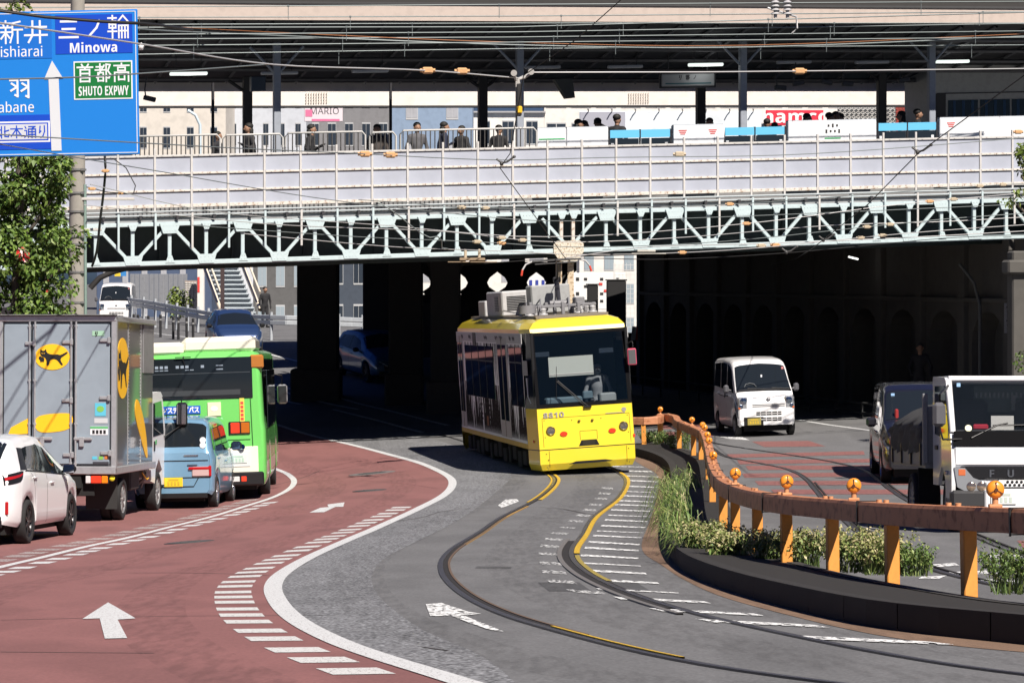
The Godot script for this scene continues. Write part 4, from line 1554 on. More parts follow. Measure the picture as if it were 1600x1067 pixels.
func people_on_platform(fl: float):
	var down = [Vector3(-0.03, -0.27, -0.02), Vector3(0.0, -0.5, 0.06)]
	var downr = [Vector3(0.03, -0.27, -0.02), Vector3(0.0, -0.5, 0.06)]
	var phone = [Vector3(0.03, -0.26, 0.02), Vector3(-0.08, -0.16, 0.24)]
	var raised = [Vector3(0.22, 0.1, 0.1), Vector3(0.42, 0.18, 0.2)]
	var protos = [
		make_person(bones_of(0.03, 0.1, [down, downr]), "", Transform3D(), Color(0.012, 0.011, 0.01), Color(0.02, 0.02, 0.025), ""),
		make_person(bones_of(0.06, 0.05, [down, phone]), "", Transform3D(), Color(0.012, 0.011, 0.01), Color(0.035, 0.035, 0.04), "", true),
		make_person(bones_of(0.04, 0.04, [down, raised]), "", Transform3D(), Color(0.012, 0.011, 0.01), Color(0.018, 0.018, 0.02), "")]
	var spec = [
		[338, 205, 0, 70, 10.5, "person in dark clothes walking behind the railing nearest the blue sign"], [392, 192, 1, -60, 10.5, "person in dark clothes with long hair beside the thick black column"],
		[482, 194, 1, 80, 10.2, "person in black looking down, behind the railing under the billboard"], [589, 194, 0, 0, 12, "person in dark clothes at the gap between two railing panels"], [651, 191, 0, 20, 11.5, "person with face turned to us behind the long railing, leftmost there"],
		[690, 190, 1, 100, 11, "person with long hair in black behind the middle of the long railing"], [722, 196, 0, -40, 11, "short person in black behind the long railing, left of the column"], [779, 195, 0, 160, 11.5, "person in black at the right part of the long railing"],
		[900, 186, 1, 90, 11.5, "left one of the pair of heads over the white door housing"], [912, 188, 0, 60, 12, "right one of the pair of heads over the white door housing"], [934, 184, 0, 180, 11.5, "person seen from behind alone over the right end of the first white housing"],
		[963, 178, 2, 150, 11, "tall person in black with an arm stretched out over the blue doors"], [1109, 184, 0, 0, 12, "single head above the slanting white door housing"], [1199, 185, 0, 180, 11.2, "person in dark clothes left of the red shop sign"],
		[1211, 191, 1, 180, 11.6, "person in a pale top behind the blue doors at the red shop sign"], [1258, 177, 1, 60, 11.5, "person before the red shop sign, looking to the right"], [1295, 175.5, 0, 100, 11.5, "leftmost of three heads right of the red shop sign"],
		[1306, 174, 0, 20, 11.8, "middle one of three heads right of the red shop sign"], [1315, 177, 1, -30, 12, "rightmost of three heads right of the red shop sign"], [1413, 173, 1, -90, 11.5, "person with long hair before the brick wall"], [1433, 170, 0, 90, 11.2, "taller person in black before the dark doorway of the booth"]]
	var first = [true, true, true]
	for e in spec:
		var u := bu(e[0], e[4])
		var top := bh(e[0], e[1], e[4])
		var s := clampf((top - fl) / 1.76, 0.8, 1.2)
		var T := bframe(u, top - 1.76 * s, e[4])
		T.basis = Basis(Vector3.UP, deg_to_rad(e[3])) * Basis.from_scale(Vector3.ONE * s)
		T.origin.y = minf(T.origin.y, T.origin.y)
		if first[e[2]]:
			first[e[2]] = false
			protos[e[2]].transform = T
			tag(protos[e[2]], e[5], "person", "people waiting on the platform")
		else:
			var c = copy(protos[e[2]], T, e[5], "people waiting on the platform")
			c.set_meta("category", "person")
			var tone = [Color(0.02, 0.025, 0.05), Color(0.06, 0.05, 0.045), Color(0.025, 0.025, 0.028), Color(0.1, 0.1, 0.11), Color(0.04, 0.055, 0.05), Color(0.015, 0.015, 0.017)][int(e[0]) % 6]
			for ch in c.get_children():
				if String(ch.name).begins_with("body"): ch.material_override = mat("cloth_%s" % tone.to_html(), tone, 0.85)
			if e[0] == 1211:
				for ch in c.get_children():
					if String(ch.name).begins_with("body"): ch.material_override = mat("pale_cloth", Color(0.45, 0.45, 0.48), 0.85)

# ---------------------------------------------------------------- what is seen beyond the bridge
func block(o: Node, called: String, a: Vector3, w: float, h: float, deep: float, m: Material) -> MeshInstance3D:
	var b := MB.new()
	b.bbox(a + Vector3(w * 0.5, h * 0.5, -deep * 0.5), Vector3(w, h, deep), 0.02)
	return put(b, called, m, o)

# a building given by its picture edges at a distance; windows are rows of panes with frames
func house(label: String, px0: float, px1: float, py0: float, py1: float, d: float, m: Material, cols: int, rows: int, win: Material, win_share := 0.6, category := "building"):
	var a := at(px0, py1, d)
	var c := at(px1, py0, d)
	a.y = minf(a.y, gy(a.x, d) if py1 > 380 else 0.0)
	var o = thing("building", label, category, Transform3D(Basis(), a))
	var w := c.x - a.x
	var h := c.y - a.y
	block(o, "wall", Vector3.ZERO, w, h, 6.0, m)
	var ph := (at(0, py0, d).y - at(0, py1, d).y) / maxf(rows, 1)
	for i in cols:
		for j in rows:
			var pw := w / cols
			var b := MB.new()
			var cc := Vector3((i + 0.5) * pw, h - (j + 0.5) * ph, 0.0)
			b.box(cc + Vector3(0, 0, 0.01), Vector3(pw * win_share, ph * 0.62, 0.03))
			var f = put(b, "window", mat("window_frame", Color(0.45, 0.46, 0.47), 0.5), o)
			b = MB.new()
			for s in [-1, 1]:
				b.box(cc + Vector3(s * pw * win_share * 0.24, 0, 0.03), Vector3(pw * win_share * 0.44, ph * 0.55, 0.015))
			put(b, "pane", win, f)
	var b := MB.new()
	b.box(Vector3(w * 0.5, h + 0.04, -2.9), Vector3(w + 0.2, 0.1, 6.3))
	put(b, "roof_edge", mat("roof_edge_grey", Color(0.35, 0.35, 0.36), 0.7), o)
	return o

func billboard(label: String, px0: float, px1: float, py0: float, py1: float, d: float, m: Material) -> Node3D:
	var a := at(px0, py1, d)
	var c := at(px1, py0, d)
	var o = thing("billboard", label, "sign", Transform3D(Basis(), (a + c) * 0.5))
	var b := MB.new()
	b.bbox(Vector3.ZERO, Vector3(c.x - a.x, c.y - a.y, 0.15), 0.02)
	put(b, "board", m, o)
	return o

func backdrop():
	var glass = mat("far_glass", Color(0.03, 0.04, 0.055), 0.12)
	var pale_glass = mat("pale_glass", Color(0.3, 0.36, 0.4), 0.2)
	var wall_white = worn("house_white", Color(0.72, 0.7, 0.66), 0.8, 6.0)
	var wall_cream = worn("house_cream", Color(0.62, 0.58, 0.52), 0.8, 6.0)
	var wall_grey = worn("house_grey", Color(0.36, 0.37, 0.4), 0.8, 6.0)
	house("cream house with small dark windows seen over the railing beside the blue sign", 205, 352, 130, 300, 183, wall_cream, 4, 3, glass, 0.3)
	house("pale blue grey flat front seen through the platform columns", 352, 478, 120, 300, 189, worn("house_blue", Color(0.5, 0.53, 0.58), 0.8, 6.0), 5, 3, glass, 0.34)
	house("grey building with dark shutters behind the shop billboard", 478, 612, 120, 300, 195, worn("house_dark", Color(0.2, 0.2, 0.21), 0.8, 4.0), 5, 3, glass, 0.5)
	house("blue building front with wires, behind the middle of the railing", 612, 738, 110, 300, 186, worn("house_shade", Color(0.22, 0.3, 0.42), 0.7, 5.0), 2, 2, wall_grey, 0.3)  # plain dull blue wall colour
	house("white low roofed shop left of the platform doors", 738, 850, 176, 300, 192, wall_white, 3, 2, glass, 0.5)
	house("long white building with a row of windows above a blank band", 850, 1200, 120, 300, 203, wall_white, 9, 3, glass, 0.8)
	house("white building with a window row above the red shop sign", 1196, 1322, 120, 300, 205, wall_white, 4, 3, glass, 0.7)
	house("grey building with a balcony row behind the lattice wall", 1322, 1620, 120, 300, 210, wall_cream, 7, 3, glass, 0.7)
	# boards and signs over there
	var o = billboard("white and pink shop billboard reading MARIO", 475, 535, 168, 190, 132, mat("board_pinkish", Color(0.7, 0.62, 0.66), 0.5))
	var z := 0.08
	letters("MARIO", 0.28, "lettering", M("ink_grey"), o, Transform3D(Basis(), Vector3(0.05, 0.15, z)), 1.05)
	var b := MB.new()
	b.box(Vector3(0.1, -0.24, z), Vector3(1.2, 0.1, 0.01))
	b.box(Vector3(-0.62, 0.06, z), Vector3(0.3, 0.3, 0.01))
	put(b, "pink_print", mat("pink", Color(0.62, 0.16, 0.3), 0.6), o)
	o = billboard("red shop sign reading namco in white letters", 1197, 1287, 172, 196, 150, mat("sign_red", Color(0.62, 0.03, 0.06), 0.45))
	letters("namco", 0.62, "lettering", M("sign_white"), o, Transform3D(Basis(), Vector3(0.05, 0.05, 0.08)), 1.2, true, 0.03)
	o = billboard("long blank pale billboard behind the platform doors", 905, 1190, 174, 230, 150, worn("blank_board", Color(0.68, 0.74, 0.78), 0.6, 6.0))
	b = MB.new()
	b.box(Vector3(-3.3, 0, 0.09), Vector3(2.2, 1.7, 0.02))
	put(b, "grey_panel", mat("board_shade", Color(0.35, 0.36, 0.42), 0.6), o)
	b = MB.new()
	for i in 8:
		b.tube([Vector3(-4 + i * 1.15, 0.86, 0.1), Vector3(-4 + i * 1.15, 1.0, 0.35), Vector3(-4.05 + i * 1.15, 0.95, 0.5)], 0.03, 5)
	put(b, "lamp_arm", mat("lamp_arm_grey", Color(0.4, 0.4, 0.4), 0.6), o)
	# lattice wall and brick wall
	var a := at(1310, 192, 135)
	o = thing("lattice_wall", "white lattice screen wall behind three heads on the platform", "wall", Transform3D(Basis(), a))
	b = MB.new()
	b.box(Vector3(1.4, 0.1, -0.2), Vector3(2.8, 1.5, 0.05))
	put(b, "backing", mat("lattice_back", Color(0.2, 0.21, 0.22), 0.8), o)
	var cell := MB.new()
	cell.prism(PackedVector2Array([Vector2(-0.1, 0), Vector2(0, -0.09), Vector2(0.1, 0), Vector2(0.08, 0), Vector2(0, -0.062), Vector2(-0.08, 0)]), Transform3D(), 0.06)
	cell.prism(PackedVector2Array([Vector2(-0.1, 0), Vector2(0, 0.09), Vector2(0.1, 0), Vector2(0.08, 0), Vector2(0, 0.062), Vector2(-0.08, 0)]), Transform3D(), 0.06)
	var cm = cell.done()
	for i in 14:
		for j in 7:
			put(cm, "lattice_block", wall_white, o, Transform3D(Basis(), Vector3(0.1 + i * 0.2, -0.5 + j * 0.19, -0.1)))
	o = thing("brick_wall", "small red brick wall seen between two people on the platform", "wall", Transform3D(Basis(), at(1401, 206, 133)))
	b = MB.new()
	b.box(Vector3(0.45, 0.6, -0.2), Vector3(0.9, 1.2, 0.2))
	put(b, "mortar", M("mortar"), o)
	b = MB.new()
	b.bbox(Vector3.ZERO, Vector3(0.135, 0.062, 0.05), 0.006)
	var bm = b.done()
	for j in 16:
		for i in 6:
			put(bm, "brick", worn("brick_red", Color(0.33, 0.06, 0.045), 0.8, 0.5), o, Transform3D(Basis(), Vector3(0.09 + i * 0.15 - (0.04 if j % 2 else 0.0), 0.05 + j * 0.074, -0.09)))
	# the pale overhead gantry line and street lamp behind the left platform end
	o = thing("street_lamp", "pale blue curved street lamp seen over the railing beside the blue sign", "street lamp")
	b = MB.new()
	b.tube([at(312, 260, 134), at(312, 195, 134), at(305, 180, 134), at(293, 172, 134)], 0.07, 6)
	put(b, "pole", mat("lamp_blue", Color(0.5, 0.6, 0.66), 0.5), o)
	# ---- street level beyond the bridge, left
	house("long dark blue shop front beyond the footbridge stairs", 150, 330, 385, 520, 158, worn("shop_blue", Color(0.06, 0.09, 0.16), 0.7, 4.0), 6, 1, wall_grey, 0.3)
	house("dark shop fronts behind the guard rail under the left span", 395, 480, 390, 535, 150, worn("shop_dark", Color(0.11, 0.11, 0.11), 0.8, 3.0), 3, 2, pale_glass, 0.5)
	house("slate coloured wall seen in the gap between the two thick piers", 480, 640, 380, 540, 156, worn("shop_slate", Color(0.05, 0.065, 0.09), 0.8, 3.0), 5, 2, glass, 0.5)
	house("low shaded store behind the piers near the tram", 640, 905, 380, 530, 158, wall_white, 6, 2, wall_grey, 0.5)
	house("white building with balcony bars seen between tram and abutment", 905, 1030, 380, 590, 150, wall_white, 4, 4, pale_glass, 0.5)
	# footbridge stairs
	o = thing("footbridge_stairs", "pale steel stairs with cream side beams rising left of the first pier", "stairs")
	var foot := at(375, 488, 132)
	var head := at(340, 395, 136)
	for i in 14:
		b = MB.new()
		var p := foot.lerp(head, i / 13.0)
		b.box(p, Vector3(1.35, 0.05, 0.3))
		b.box(p + Vector3(0, -0.1, -0.14), Vector3(1.35, 0.17, 0.03))
		put(b, "tread", worn("tread_blue", Color(0.5, 0.56, 0.6), 0.7, 0.8), o)
	for s in [-0.85, 0.85]:
		b = MB.new()
		for e in 2:
			b.tube([foot + Vector3(s, 0.1 + e * 0.75, 0), head + Vector3(s, 0.1 + e * 0.75, 0)], 0.1 if e == 0 else 0.05, 5)
		put(b, "side_beam", worn("stair_cream", Color(0.7, 0.62, 0.5), 0.6, 1.0), o)
	b = MB.new()
	b.box(at(347, 450, 131.0), Vector3(0.16, 3.4, 0.16))
	put(b, "column", mat("stair_brown", Color(0.05, 0.03, 0.03), 0.7), o)
	# white and red gate post, fence panels, vending posts
	var fence = thing("board_fence", "grey corrugated board fence beyond the far white van", "fence")
	for i in 12:
		b = MB.new()
		var p := at(206 + i * 7.5, 455, 142)
		b.bbox(p, Vector3(0.21, 1.6, 0.05), 0.01)
		put(b, "board", worn("fence_grey", Color(0.2, 0.21, 0.23), 0.7, 1.5), fence)
	o = thing("gate_post", "white post with red signs at the foot of the footbridge stairs", "post")
	b = MB.new()
	var gpst := at(313, 455, 140)
	b.bbox(gpst, Vector3(0.3, 2.3, 0.3), 0.02)
	put(b, "shaft", wall_white, o)
	b = MB.new()
	b.box(gpst + Vector3(-0.08, 0.3, 0.16), Vector3(0.1, 0.7, 0.02))
	put(b, "red_sign", M("notice_red"), o)
	o = thing("stone_wall", "small pale stone wall right of the board fence", "wall")
	b = MB.new()
	var swp := at(298, 462, 141)
	b.box(swp, Vector3(0.55, 1.4, 0.3))
	put(b, "core", M("mortar"), o)
	b = MB.new()
	b.bbox(Vector3.ZERO, Vector3(0.12, 0.08, 0.06), 0.015)
	var sm = b.done()
	for i in 4:
		for j in 13:
			put(sm, "stone", worn("stone_pale", Color(0.5, 0.48, 0.45), 0.9, 0.5), o, Transform3D(Basis(), swp + Vector3(-0.2 + i * 0.135, -0.62 + j * 0.1, 0.16)))
	o = thing("street_banner", "blue and yellow banner beyond the end of the bridge at the utility pole", "banner")
	b = MB.new()
	b.box(at(187, 424, 128), Vector3(0.5, 0.4, 0.03))
	put(b, "cloth", mat("banner_blue", Color(0.03, 0.2, 0.5), 0.7), o)
	b = MB.new()
	b.box(at(183, 429, 127.9), Vector3(0.25, 0.14, 0.03))
	put(b, "stripe", mat("banner_yellow", Color(0.7, 0.5, 0.03), 0.7), o)
	# curved dark arch of the pedestrian bridge by the pole
	o = thing("arch_rib", "dark curved steel rib rising from behind the utility pole", "beam")
	b = MB.new()
	b.tube([at(140, 450, 118), at(155, 434, 118), at(175, 425, 118), at(200, 418, 118), at(240, 412, 118)], 0.12, 6)
	put(b, "rib", mat("rib_dark", Color(0.02, 0.018, 0.016), 0.7), o)
	# guard rail along the far road: beam with posts
	o = thing("guard_rail", "pale steel guard rail curving along the road beyond the bridge", "guard rail")
	var line = [at(195, 474, 136), at(240, 481, 132), at(290, 491, 127), at(340, 499, 122), at(400, 503, 118), at(465, 505, 116), at(540, 507, 118), at(600, 510, 121), at(670, 514, 124)]
	var sl = curve(line, 0.9)
	for e in [0.0, 0.2]:
		b = MB.new()
		for i in sl.size() - 1:
			var mid: Vector3 = (sl[i] + sl[i + 1]) * 0.5 + Vector3(0, e, 0)
			var t: Vector3 = (sl[i + 1] - sl[i]).normalized()
			b.bbox(mid, Vector3(sl[i].distance_to(sl[i + 1]) + 0.01, 0.17, 0.06), 0.02, Basis(t, t.cross(Vector3(-t.z, 0, t.x)).normalized(), Vector3(-t.z, 0, t.x).normalized()).orthonormalized())
		put(b, "beam", M("guard_steel"), o)
	for i in range(1, sl.size(), 2):
		b = MB.new()
		b.cyl(sl[i] + Vector3(0, -1.0, -0.06), sl[i] + Vector3(0, 0.4, -0.06), 0.06)
		put(b, "post", M("guard_steel"), o)
	# bollards
	var bol = null
	var bi := 0
	for e in [[231, 529], [250, 527], [270, 530], [278, 531], [291, 532], [301, 534], [215, 527], [208, 526]]:
		var p := gp(e[0], e[1])
		var T := Transform3D(Basis(), p)
		var l = "thin black bollard on the red paving beyond the bus roof, %s from the truck" % ["third", "fourth", "fifth", "sixth", "seventh", "eighth", "second", "first"][bi]
		if bol == null:
			bol = thing("bollard", l, "bollard", T, "black bollards on the red paving")
			b = MB.new()
			b.cyl(Vector3.ZERO, Vector3(0, 0.85, 0), 0.05, 0.05, 8)
			b.ball(Vector3(0, 0.85, 0), Vector3(0.055, 0.04, 0.055), 8)
			put(b, "post", mat("bollard_black", Color(0.02, 0.02, 0.022), 0.5), bol)
			b = MB.new()
			b.cyl(Vector3(0, 0.66, 0), Vector3(0, 0.72, 0), 0.054, -1, 8)
			put(b, "band", mat("bollard_band", Color(0.25, 0.25, 0.25), 0.5), bol)
		else:
			copy(bol, T, l).set_meta("category", "bollard")
		bi += 1
	# things in the gap between tram and abutment
	o = thing("timetable_board", "white notice board with red and black print between tram and abutment", "notice board", Transform3D(Basis(), at(935, 455, 126)))
	b = MB.new()
	b.bbox(Vector3.ZERO, Vector3(2.2, 1.5, 0.1), 0.02)
	put(b, "board", M("notice_white"), o)
	b = MB.new()
	for i in 6:
		for j in 4:
			if (i * 7 + j * 3) % 5 < 3: b.box(Vector3(-0.85 + i * 0.33, 0.5 - j * 0.3, 0.06), Vector3(0.13, 0.13 - 0.03 * (i % 2), 0.02))
	put(b, "black_print", M("ink_black"), o)
	b = MB.new()
	for i in 4:
		b.box(Vector3(0.1 + i * 0.2, 0.3 - 0.28 * (i % 3), 0.065), Vector3(0.14, 0.1, 0.02))
	put(b, "red_print", M("notice_red"), o)
	b = MB.new()
	for s in [-0.9, 0.9]:
		b.box(Vector3(s, -1.6, -0.02), Vector3(0.12, 2.0, 0.1))
	put(b, "leg", M("notice_white"), o)
	o = thing("shop_banner", "white shop sign with blue letters seen in the diamond gap left of the pantograph", "sign", Transform3D(Basis(), at(839, 436, 124)))
	b = MB.new()
	b.bbox(Vector3.ZERO, Vector3(1.1, 0.9, 0.08), 0.02)
	put(b, "board", M("notice_white"), o)
	b = MB.new()
	for s in 3:
		b.box(Vector3(-0.25 + 0.25 * s, -0.15, 0.05), Vector3(0.12, 0.22, 0.02))
	put(b, "blue_letters", mat("ink_blue", Color(0.03, 0.05, 0.3), 0.6), o)
	o = thing("added_dark_wall", "added low black wall darkening the gap right of the tram, before the white building", "wall", Transform3D(Basis(), Vector3(at(1000, 0, 113).x, gy(4.7, 113), -113)))  # added to darken the lower part of this gap
	b = MB.new()
	b.bbox(Vector3(0.25, 0.95, 0), Vector3(1.9, 1.9, 0.3), 0.03)
	put(b, "wall_face", M("dark_pier_steel"), o)
	b = MB.new()
	b.bbox(Vector3(0.25, 1.94, 0), Vector3(2.0, 0.08, 0.4), 0.02)
	put(b, "coping", M("dark_pier_steel"), o)
	for e in [[926, 472, 0.42, 2.2, "narrow black signal cabinet beside the twin cream pier"], [963, 470, 0.75, 2.6, "wide black signal cabinet right of the narrow one"]]:
		var l = thing("signal_cabinet", e[4], "cabinet", Transform3D(Basis(), at(e[0], e[1], 118)), "black cabinets between tram and abutment")
		b = MB.new()
		b.bbox(Vector3(0, -e[3] * 0.2, 0), Vector3(e[2], e[3], 0.4), 0.03)
		put(b, "case", M("cabinet_black"), l)
		b = MB.new()
		b.bbox(Vector3(0, -e[3] * 0.2 + e[3] * 0.5 + 0.02, 0), Vector3(e[2] + 0.08, 0.05, 0.46), 0.01)
		put(b, "lid", M("cabinet_black"), l)
	o = thing("mesh_fence", "pale wire mesh fence panel before the white building by the abutment", "fence", Transform3D(Basis(), at(997, 462, 122)))
	b = MB.new()
	for i in 13:
		b.box(Vector3(-0.9 + i * 0.15, 0, 0), Vector3(0.018, 2.6, 0.018))
	for j in 14:
		b.box(Vector3(0, -1.25 + j * 0.19, 0.012), Vector3(1.85, 0.016, 0.016))
	put(b, "mesh", M("mesh_pale"), o)
	b = MB.new()
	for s in [-0.95, 0.95]:
		b.box(Vector3(s, -0.4, 0), Vector3(0.05, 3.4, 0.05))
	put(b, "post", M("mesh_pale"), o)
	o = thing("barrier_board", "red and white striped barrier board right of the tram roof", "barrier", Transform3D(Basis(Vector3(0, 0, 1), -0.1), at(1004, 522, 112)))
	for i in 5:
		b = MB.new()
		b.box(Vector3(-0.32 + i * 0.16, 0, 0), Vector3(0.158, 0.5, 0.04))
		put(b, "stripe", M("notice_red") if i % 2 else M("notice_white"), o)
	# people at the far pavements
	var downs = [[Vector3(-0.03, -0.27, -0.02), Vector3(0.0, -0.5, 0.06)], [Vector3(0.03, -0.27, -0.02), Vector3(0.0, -0.5, 0.06)]]
	for e in [[187, 466, 147, "person in a pale shirt walking behind the guard rail beside the far white van", Color(0.4, 0.38, 0.37), 0.2], [413, 500, 132, "person in black standing behind the guard rail left of the first pier", Color(0.02, 0.02, 0.02), 0.05]]:
		var p := at(e[0], e[1], e[2])
		make_person(bones_of(0.04, e[5], downs), e[3], Transform3D(Basis(Vector3.UP, 0.6), Vector3(p.x, gy(p.x, e[2]), p.z)), Color(0.01, 0.01, 0.01), e[4], "")
	var pr := at(1437, 640, 83)
	make_person(bones_of(0.12, 0.0, [[Vector3(-0.05, -0.26, 0.1), Vector3(-0.02, -0.42, 0.28)], [Vector3(0.05, -0.26, 0.1), Vector3(0.02, -0.42, 0.28)]]), "person in black standing in the shade by the far pavement, behind the black minivan", Transform3D(Basis.from_scale(Vector3.ONE * 1.02), Vector3(pr.x, gy(pr.x, 83) + 0.15, pr.z)), Color(0.05, 0.05, 0.05), Color(0.02, 0.02, 0.022), "")

# ---------------------------------------------------------------- the planted median with its guard beam
func median():
	var conc = worn("planter_concrete", Color(0.024, 0.022, 0.02), 0.9, 1.5)  # near black: the shade on the kerb face is put into its colour
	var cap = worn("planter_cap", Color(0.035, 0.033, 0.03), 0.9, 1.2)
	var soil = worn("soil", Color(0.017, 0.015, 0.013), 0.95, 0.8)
	var foot = curve(pts([960, 706, 985, 711, 1015, 719, 1036, 729, 1046, 742, 1048, 765, 1043, 800, 1039, 835, 1046, 868, 1070, 894, 1130, 921, 1240, 953, 1360, 980, 1480, 996, 1600, 1008, 1760, 1026, 1980, 1050]), 0.6)
	var posts = curve(pts([975, 689, 1008, 695, 1037, 688, 1062, 702, 1083, 712, 1097, 720, 1104, 735, 1110, 765, 1117, 800, 1130, 830, 1150, 848, 1184, 867, 1234, 882, 1301, 894, 1393, 912, 1510, 929, 1640, 946, 1800, 966], 0.16), 0.3)
	var h := 0.18
	var edge = shifted(foot, 0.0)
	var inner = shifted(foot, 0.14)
	var outer = shifted(foot, 0.8)
	var rim = shifted(foot, 0.92)
	var o = thing("planter", "long concrete planter, shade put into its colour, curving between the two tram tracks", "planter")
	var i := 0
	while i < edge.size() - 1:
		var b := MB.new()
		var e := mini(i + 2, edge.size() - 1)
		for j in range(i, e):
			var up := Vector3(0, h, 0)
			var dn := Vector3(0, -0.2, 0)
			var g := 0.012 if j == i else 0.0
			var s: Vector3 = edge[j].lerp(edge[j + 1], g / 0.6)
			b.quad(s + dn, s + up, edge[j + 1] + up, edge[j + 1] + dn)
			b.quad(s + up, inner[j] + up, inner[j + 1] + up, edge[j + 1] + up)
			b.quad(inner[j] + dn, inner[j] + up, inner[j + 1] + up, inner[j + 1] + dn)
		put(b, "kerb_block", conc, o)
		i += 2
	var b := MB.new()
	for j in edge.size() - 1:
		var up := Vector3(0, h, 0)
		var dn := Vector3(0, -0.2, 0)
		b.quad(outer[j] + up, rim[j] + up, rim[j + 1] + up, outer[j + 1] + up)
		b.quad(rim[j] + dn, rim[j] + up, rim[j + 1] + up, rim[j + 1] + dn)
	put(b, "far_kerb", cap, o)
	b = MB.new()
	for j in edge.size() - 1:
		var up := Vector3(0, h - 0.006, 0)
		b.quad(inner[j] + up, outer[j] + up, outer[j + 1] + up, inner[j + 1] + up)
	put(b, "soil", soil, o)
	# guard beam on orange posts
	var beam_mat = worn("rusty_beam", Color(0.5, 0.215, 0.105), 0.6, 1.6, 0.7)
	var post_mat = worn("orange_post", Color(0.72, 0.3, 0.055), 0.55, 0.7)
	o = thing("guard_beam", "rust brown box guard beam on orange steel posts along the planter", "guard rail")
	var run = posts
	i = 0
	while i < run.size() - 1:
		var e := mini(i + 7, run.size() - 1)
		b = MB.new()
		for j in range(i, e):
			var ring = []
			for q in [j, j + 1]:
				var t: Vector3 = (run[mini(q + 1, run.size() - 1)] - run[maxi(q - 1, 0)]).normalized()
				var s := Vector3(-t.z, 0, t.x).normalized() * 0.085
				var c: Vector3 = run[q]
				if q == j and j == i: c = c.lerp(run[j + 1], 0.02)
				ring.append([c + s + Vector3(0, 0.46, 0), c - s + Vector3(0, 0.46, 0), c - s + Vector3(0, 0.6, 0), c - s * 0.85 + Vector3(0, 0.625, 0), c + s * 0.85 + Vector3(0, 0.625, 0), c + s + Vector3(0, 0.6, 0)])
			var mid: Vector3 = (run[j] + run[j + 1]) * 0.5 + Vector3(0, 0.54, 0)
			for q in 6:
				var w := (q + 1) % 6
				b.oquad(ring[0][q], ring[0][w], ring[1][w], ring[1][q], mid)
		put(b, "beam", beam_mat, o)
		# bolts and a strap at each joint
		b = MB.new()
		for s in ([-0.12, 0.12] if i % 14 == 0 or i > 60 else []):
			var t: Vector3 = (run[e] - run[i]).normalized()
			var c: Vector3 = run[i] + t * (0.5 + s) + Vector3(0, 0.625, 0)
			b.cyl(c, c + Vector3(0, 0.022, 0), 0.022, -1, 8)
		if b.n: put(b, "bolt", M("bolt_rust"), o)
		if i % 14 == 0:
			b = MB.new()
			var t2: Vector3 = (run[mini(i + 1, run.size() - 1)] - run[i]).normalized()
			var bb := Basis(t2, Vector3.UP, t2.cross(Vector3.UP)).orthonormalized()
			for q in [Vector3(0, 0.63, 0), Vector3(0, 0.452, 0)]:
				b.box(run[i] + q, Vector3(0.03, 0.008, 0.185), bb)
			for s in [-1, 1]:
				b.box(run[i] + Vector3(0, 0.535, 0) + bb.z * 0.092 * s, Vector3(0.03, 0.19, 0.008), bb)
			put(b, "strap", mat("strap_black", Color(0.015, 0.015, 0.015), 0.5), o)
		i += 7
	var pm := MB.new()
	pm.bbox(Vector3(0, 0.2, 0), Vector3(0.1, 0.52, 0.1), 0.008)
	var post_mesh = pm.done()
	for e in [[1008, 695], [1037, 688], [1062, 702], [1083, 712], [1096, 719], [1106, 750], [1114, 785], [1130, 830], [1150, 848], [1184, 867], [1234, 882], [1301, 894], [1393, 912], [1510, 929], [1655, 948], [1830, 970]]:
		var p := gp(e[0], e[1], 0.16)
		var near := 0
		for j in run.size():
			if run[j].distance_to(p) < run[near].distance_to(p): near = j
		var t: Vector3 = (run[mini(near + 1, run.size() - 1)] - run[maxi(near - 1, 0)]).normalized()
		put(post_mesh, "post", post_mat, o, Transform3D(Basis(t, Vector3.UP, t.cross(Vector3.UP)).orthonormalized(), run[near]))
	# round amber reflectors on stems
	var amber = mat("amber_lens", Color(0.8, 0.27, 0.01), 0.25)
	amber.clearcoat_enabled = true
	amber.clearcoat = 1.0
	var names = ["farthest one, next to the tram", "second farthest, on the far bend", "top one of the cluster on the bend", "second of the cluster on the bend", "third of the cluster on the bend", "lowest of the cluster on the bend", "first one below the cluster", "small one above the grass tuft", "one before the end of the other track's rail", "one left of the black minivan's shadow", "largest and nearest, before the white truck"]
	var k := 0
	var proto = null
	for e in [[1037, 643], [1084, 649], [1105, 656], [1108, 665], [1111, 678], [1115, 687], [1126, 707], [1151, 731], [1231, 745], [1338, 755], [1559, 767]]:
		var near := 0
		var gap := 1e9
		for j in run.size():
			var w: Vector3 = run[j] + Vector3(0, 0.75, 0)
			var q := Vector2(CX - w.x / w.z * F, HY + (w.y - CY) / w.z * F).distance_to(Vector2(e[0], e[1]))
			if q < gap:
				gap = q
				near = j
		var c: Vector3 = run[near] + Vector3(0, 0.625, 0)
		var T := Transform3D(Basis(Vector3.UP, 0.15 * ((k % 3) - 1)), c)
		var l = "round amber reflector on the guard beam, %s" % names[k]
		if proto == null:
			proto = thing("amber_reflector", l, "reflector", T, "amber reflectors on the guard beam")
			b = MB.new()
			b.cyl(Vector3(0, 0, 0), Vector3(0, 0.07, 0), 0.022, -1, 8)
			b.bbox(Vector3(0, 0.012, 0), Vector3(0.09, 0.024, 0.07), 0.005)
			put(b, "stem", M("bolt_rust"), proto)
			b = MB.new()
			b.lathe(Transform3D(Basis(Vector3.RIGHT, PI / 2), Vector3(0, 0.125, 0)), [[0.0, 0.045], [0.035, 0.043], [0.055, 0.033], [0.062, 0.015], [0.062, -0.015], [0.055, -0.03], [0.03, -0.036], [0.0, -0.038]], 18)
			put(b, "lens", amber, proto)
			b = MB.new()
			b.cyl(Vector3(0, 0.125, 0.04), Vector3(0, 0.125, 0.054), 0.014, -1, 8)
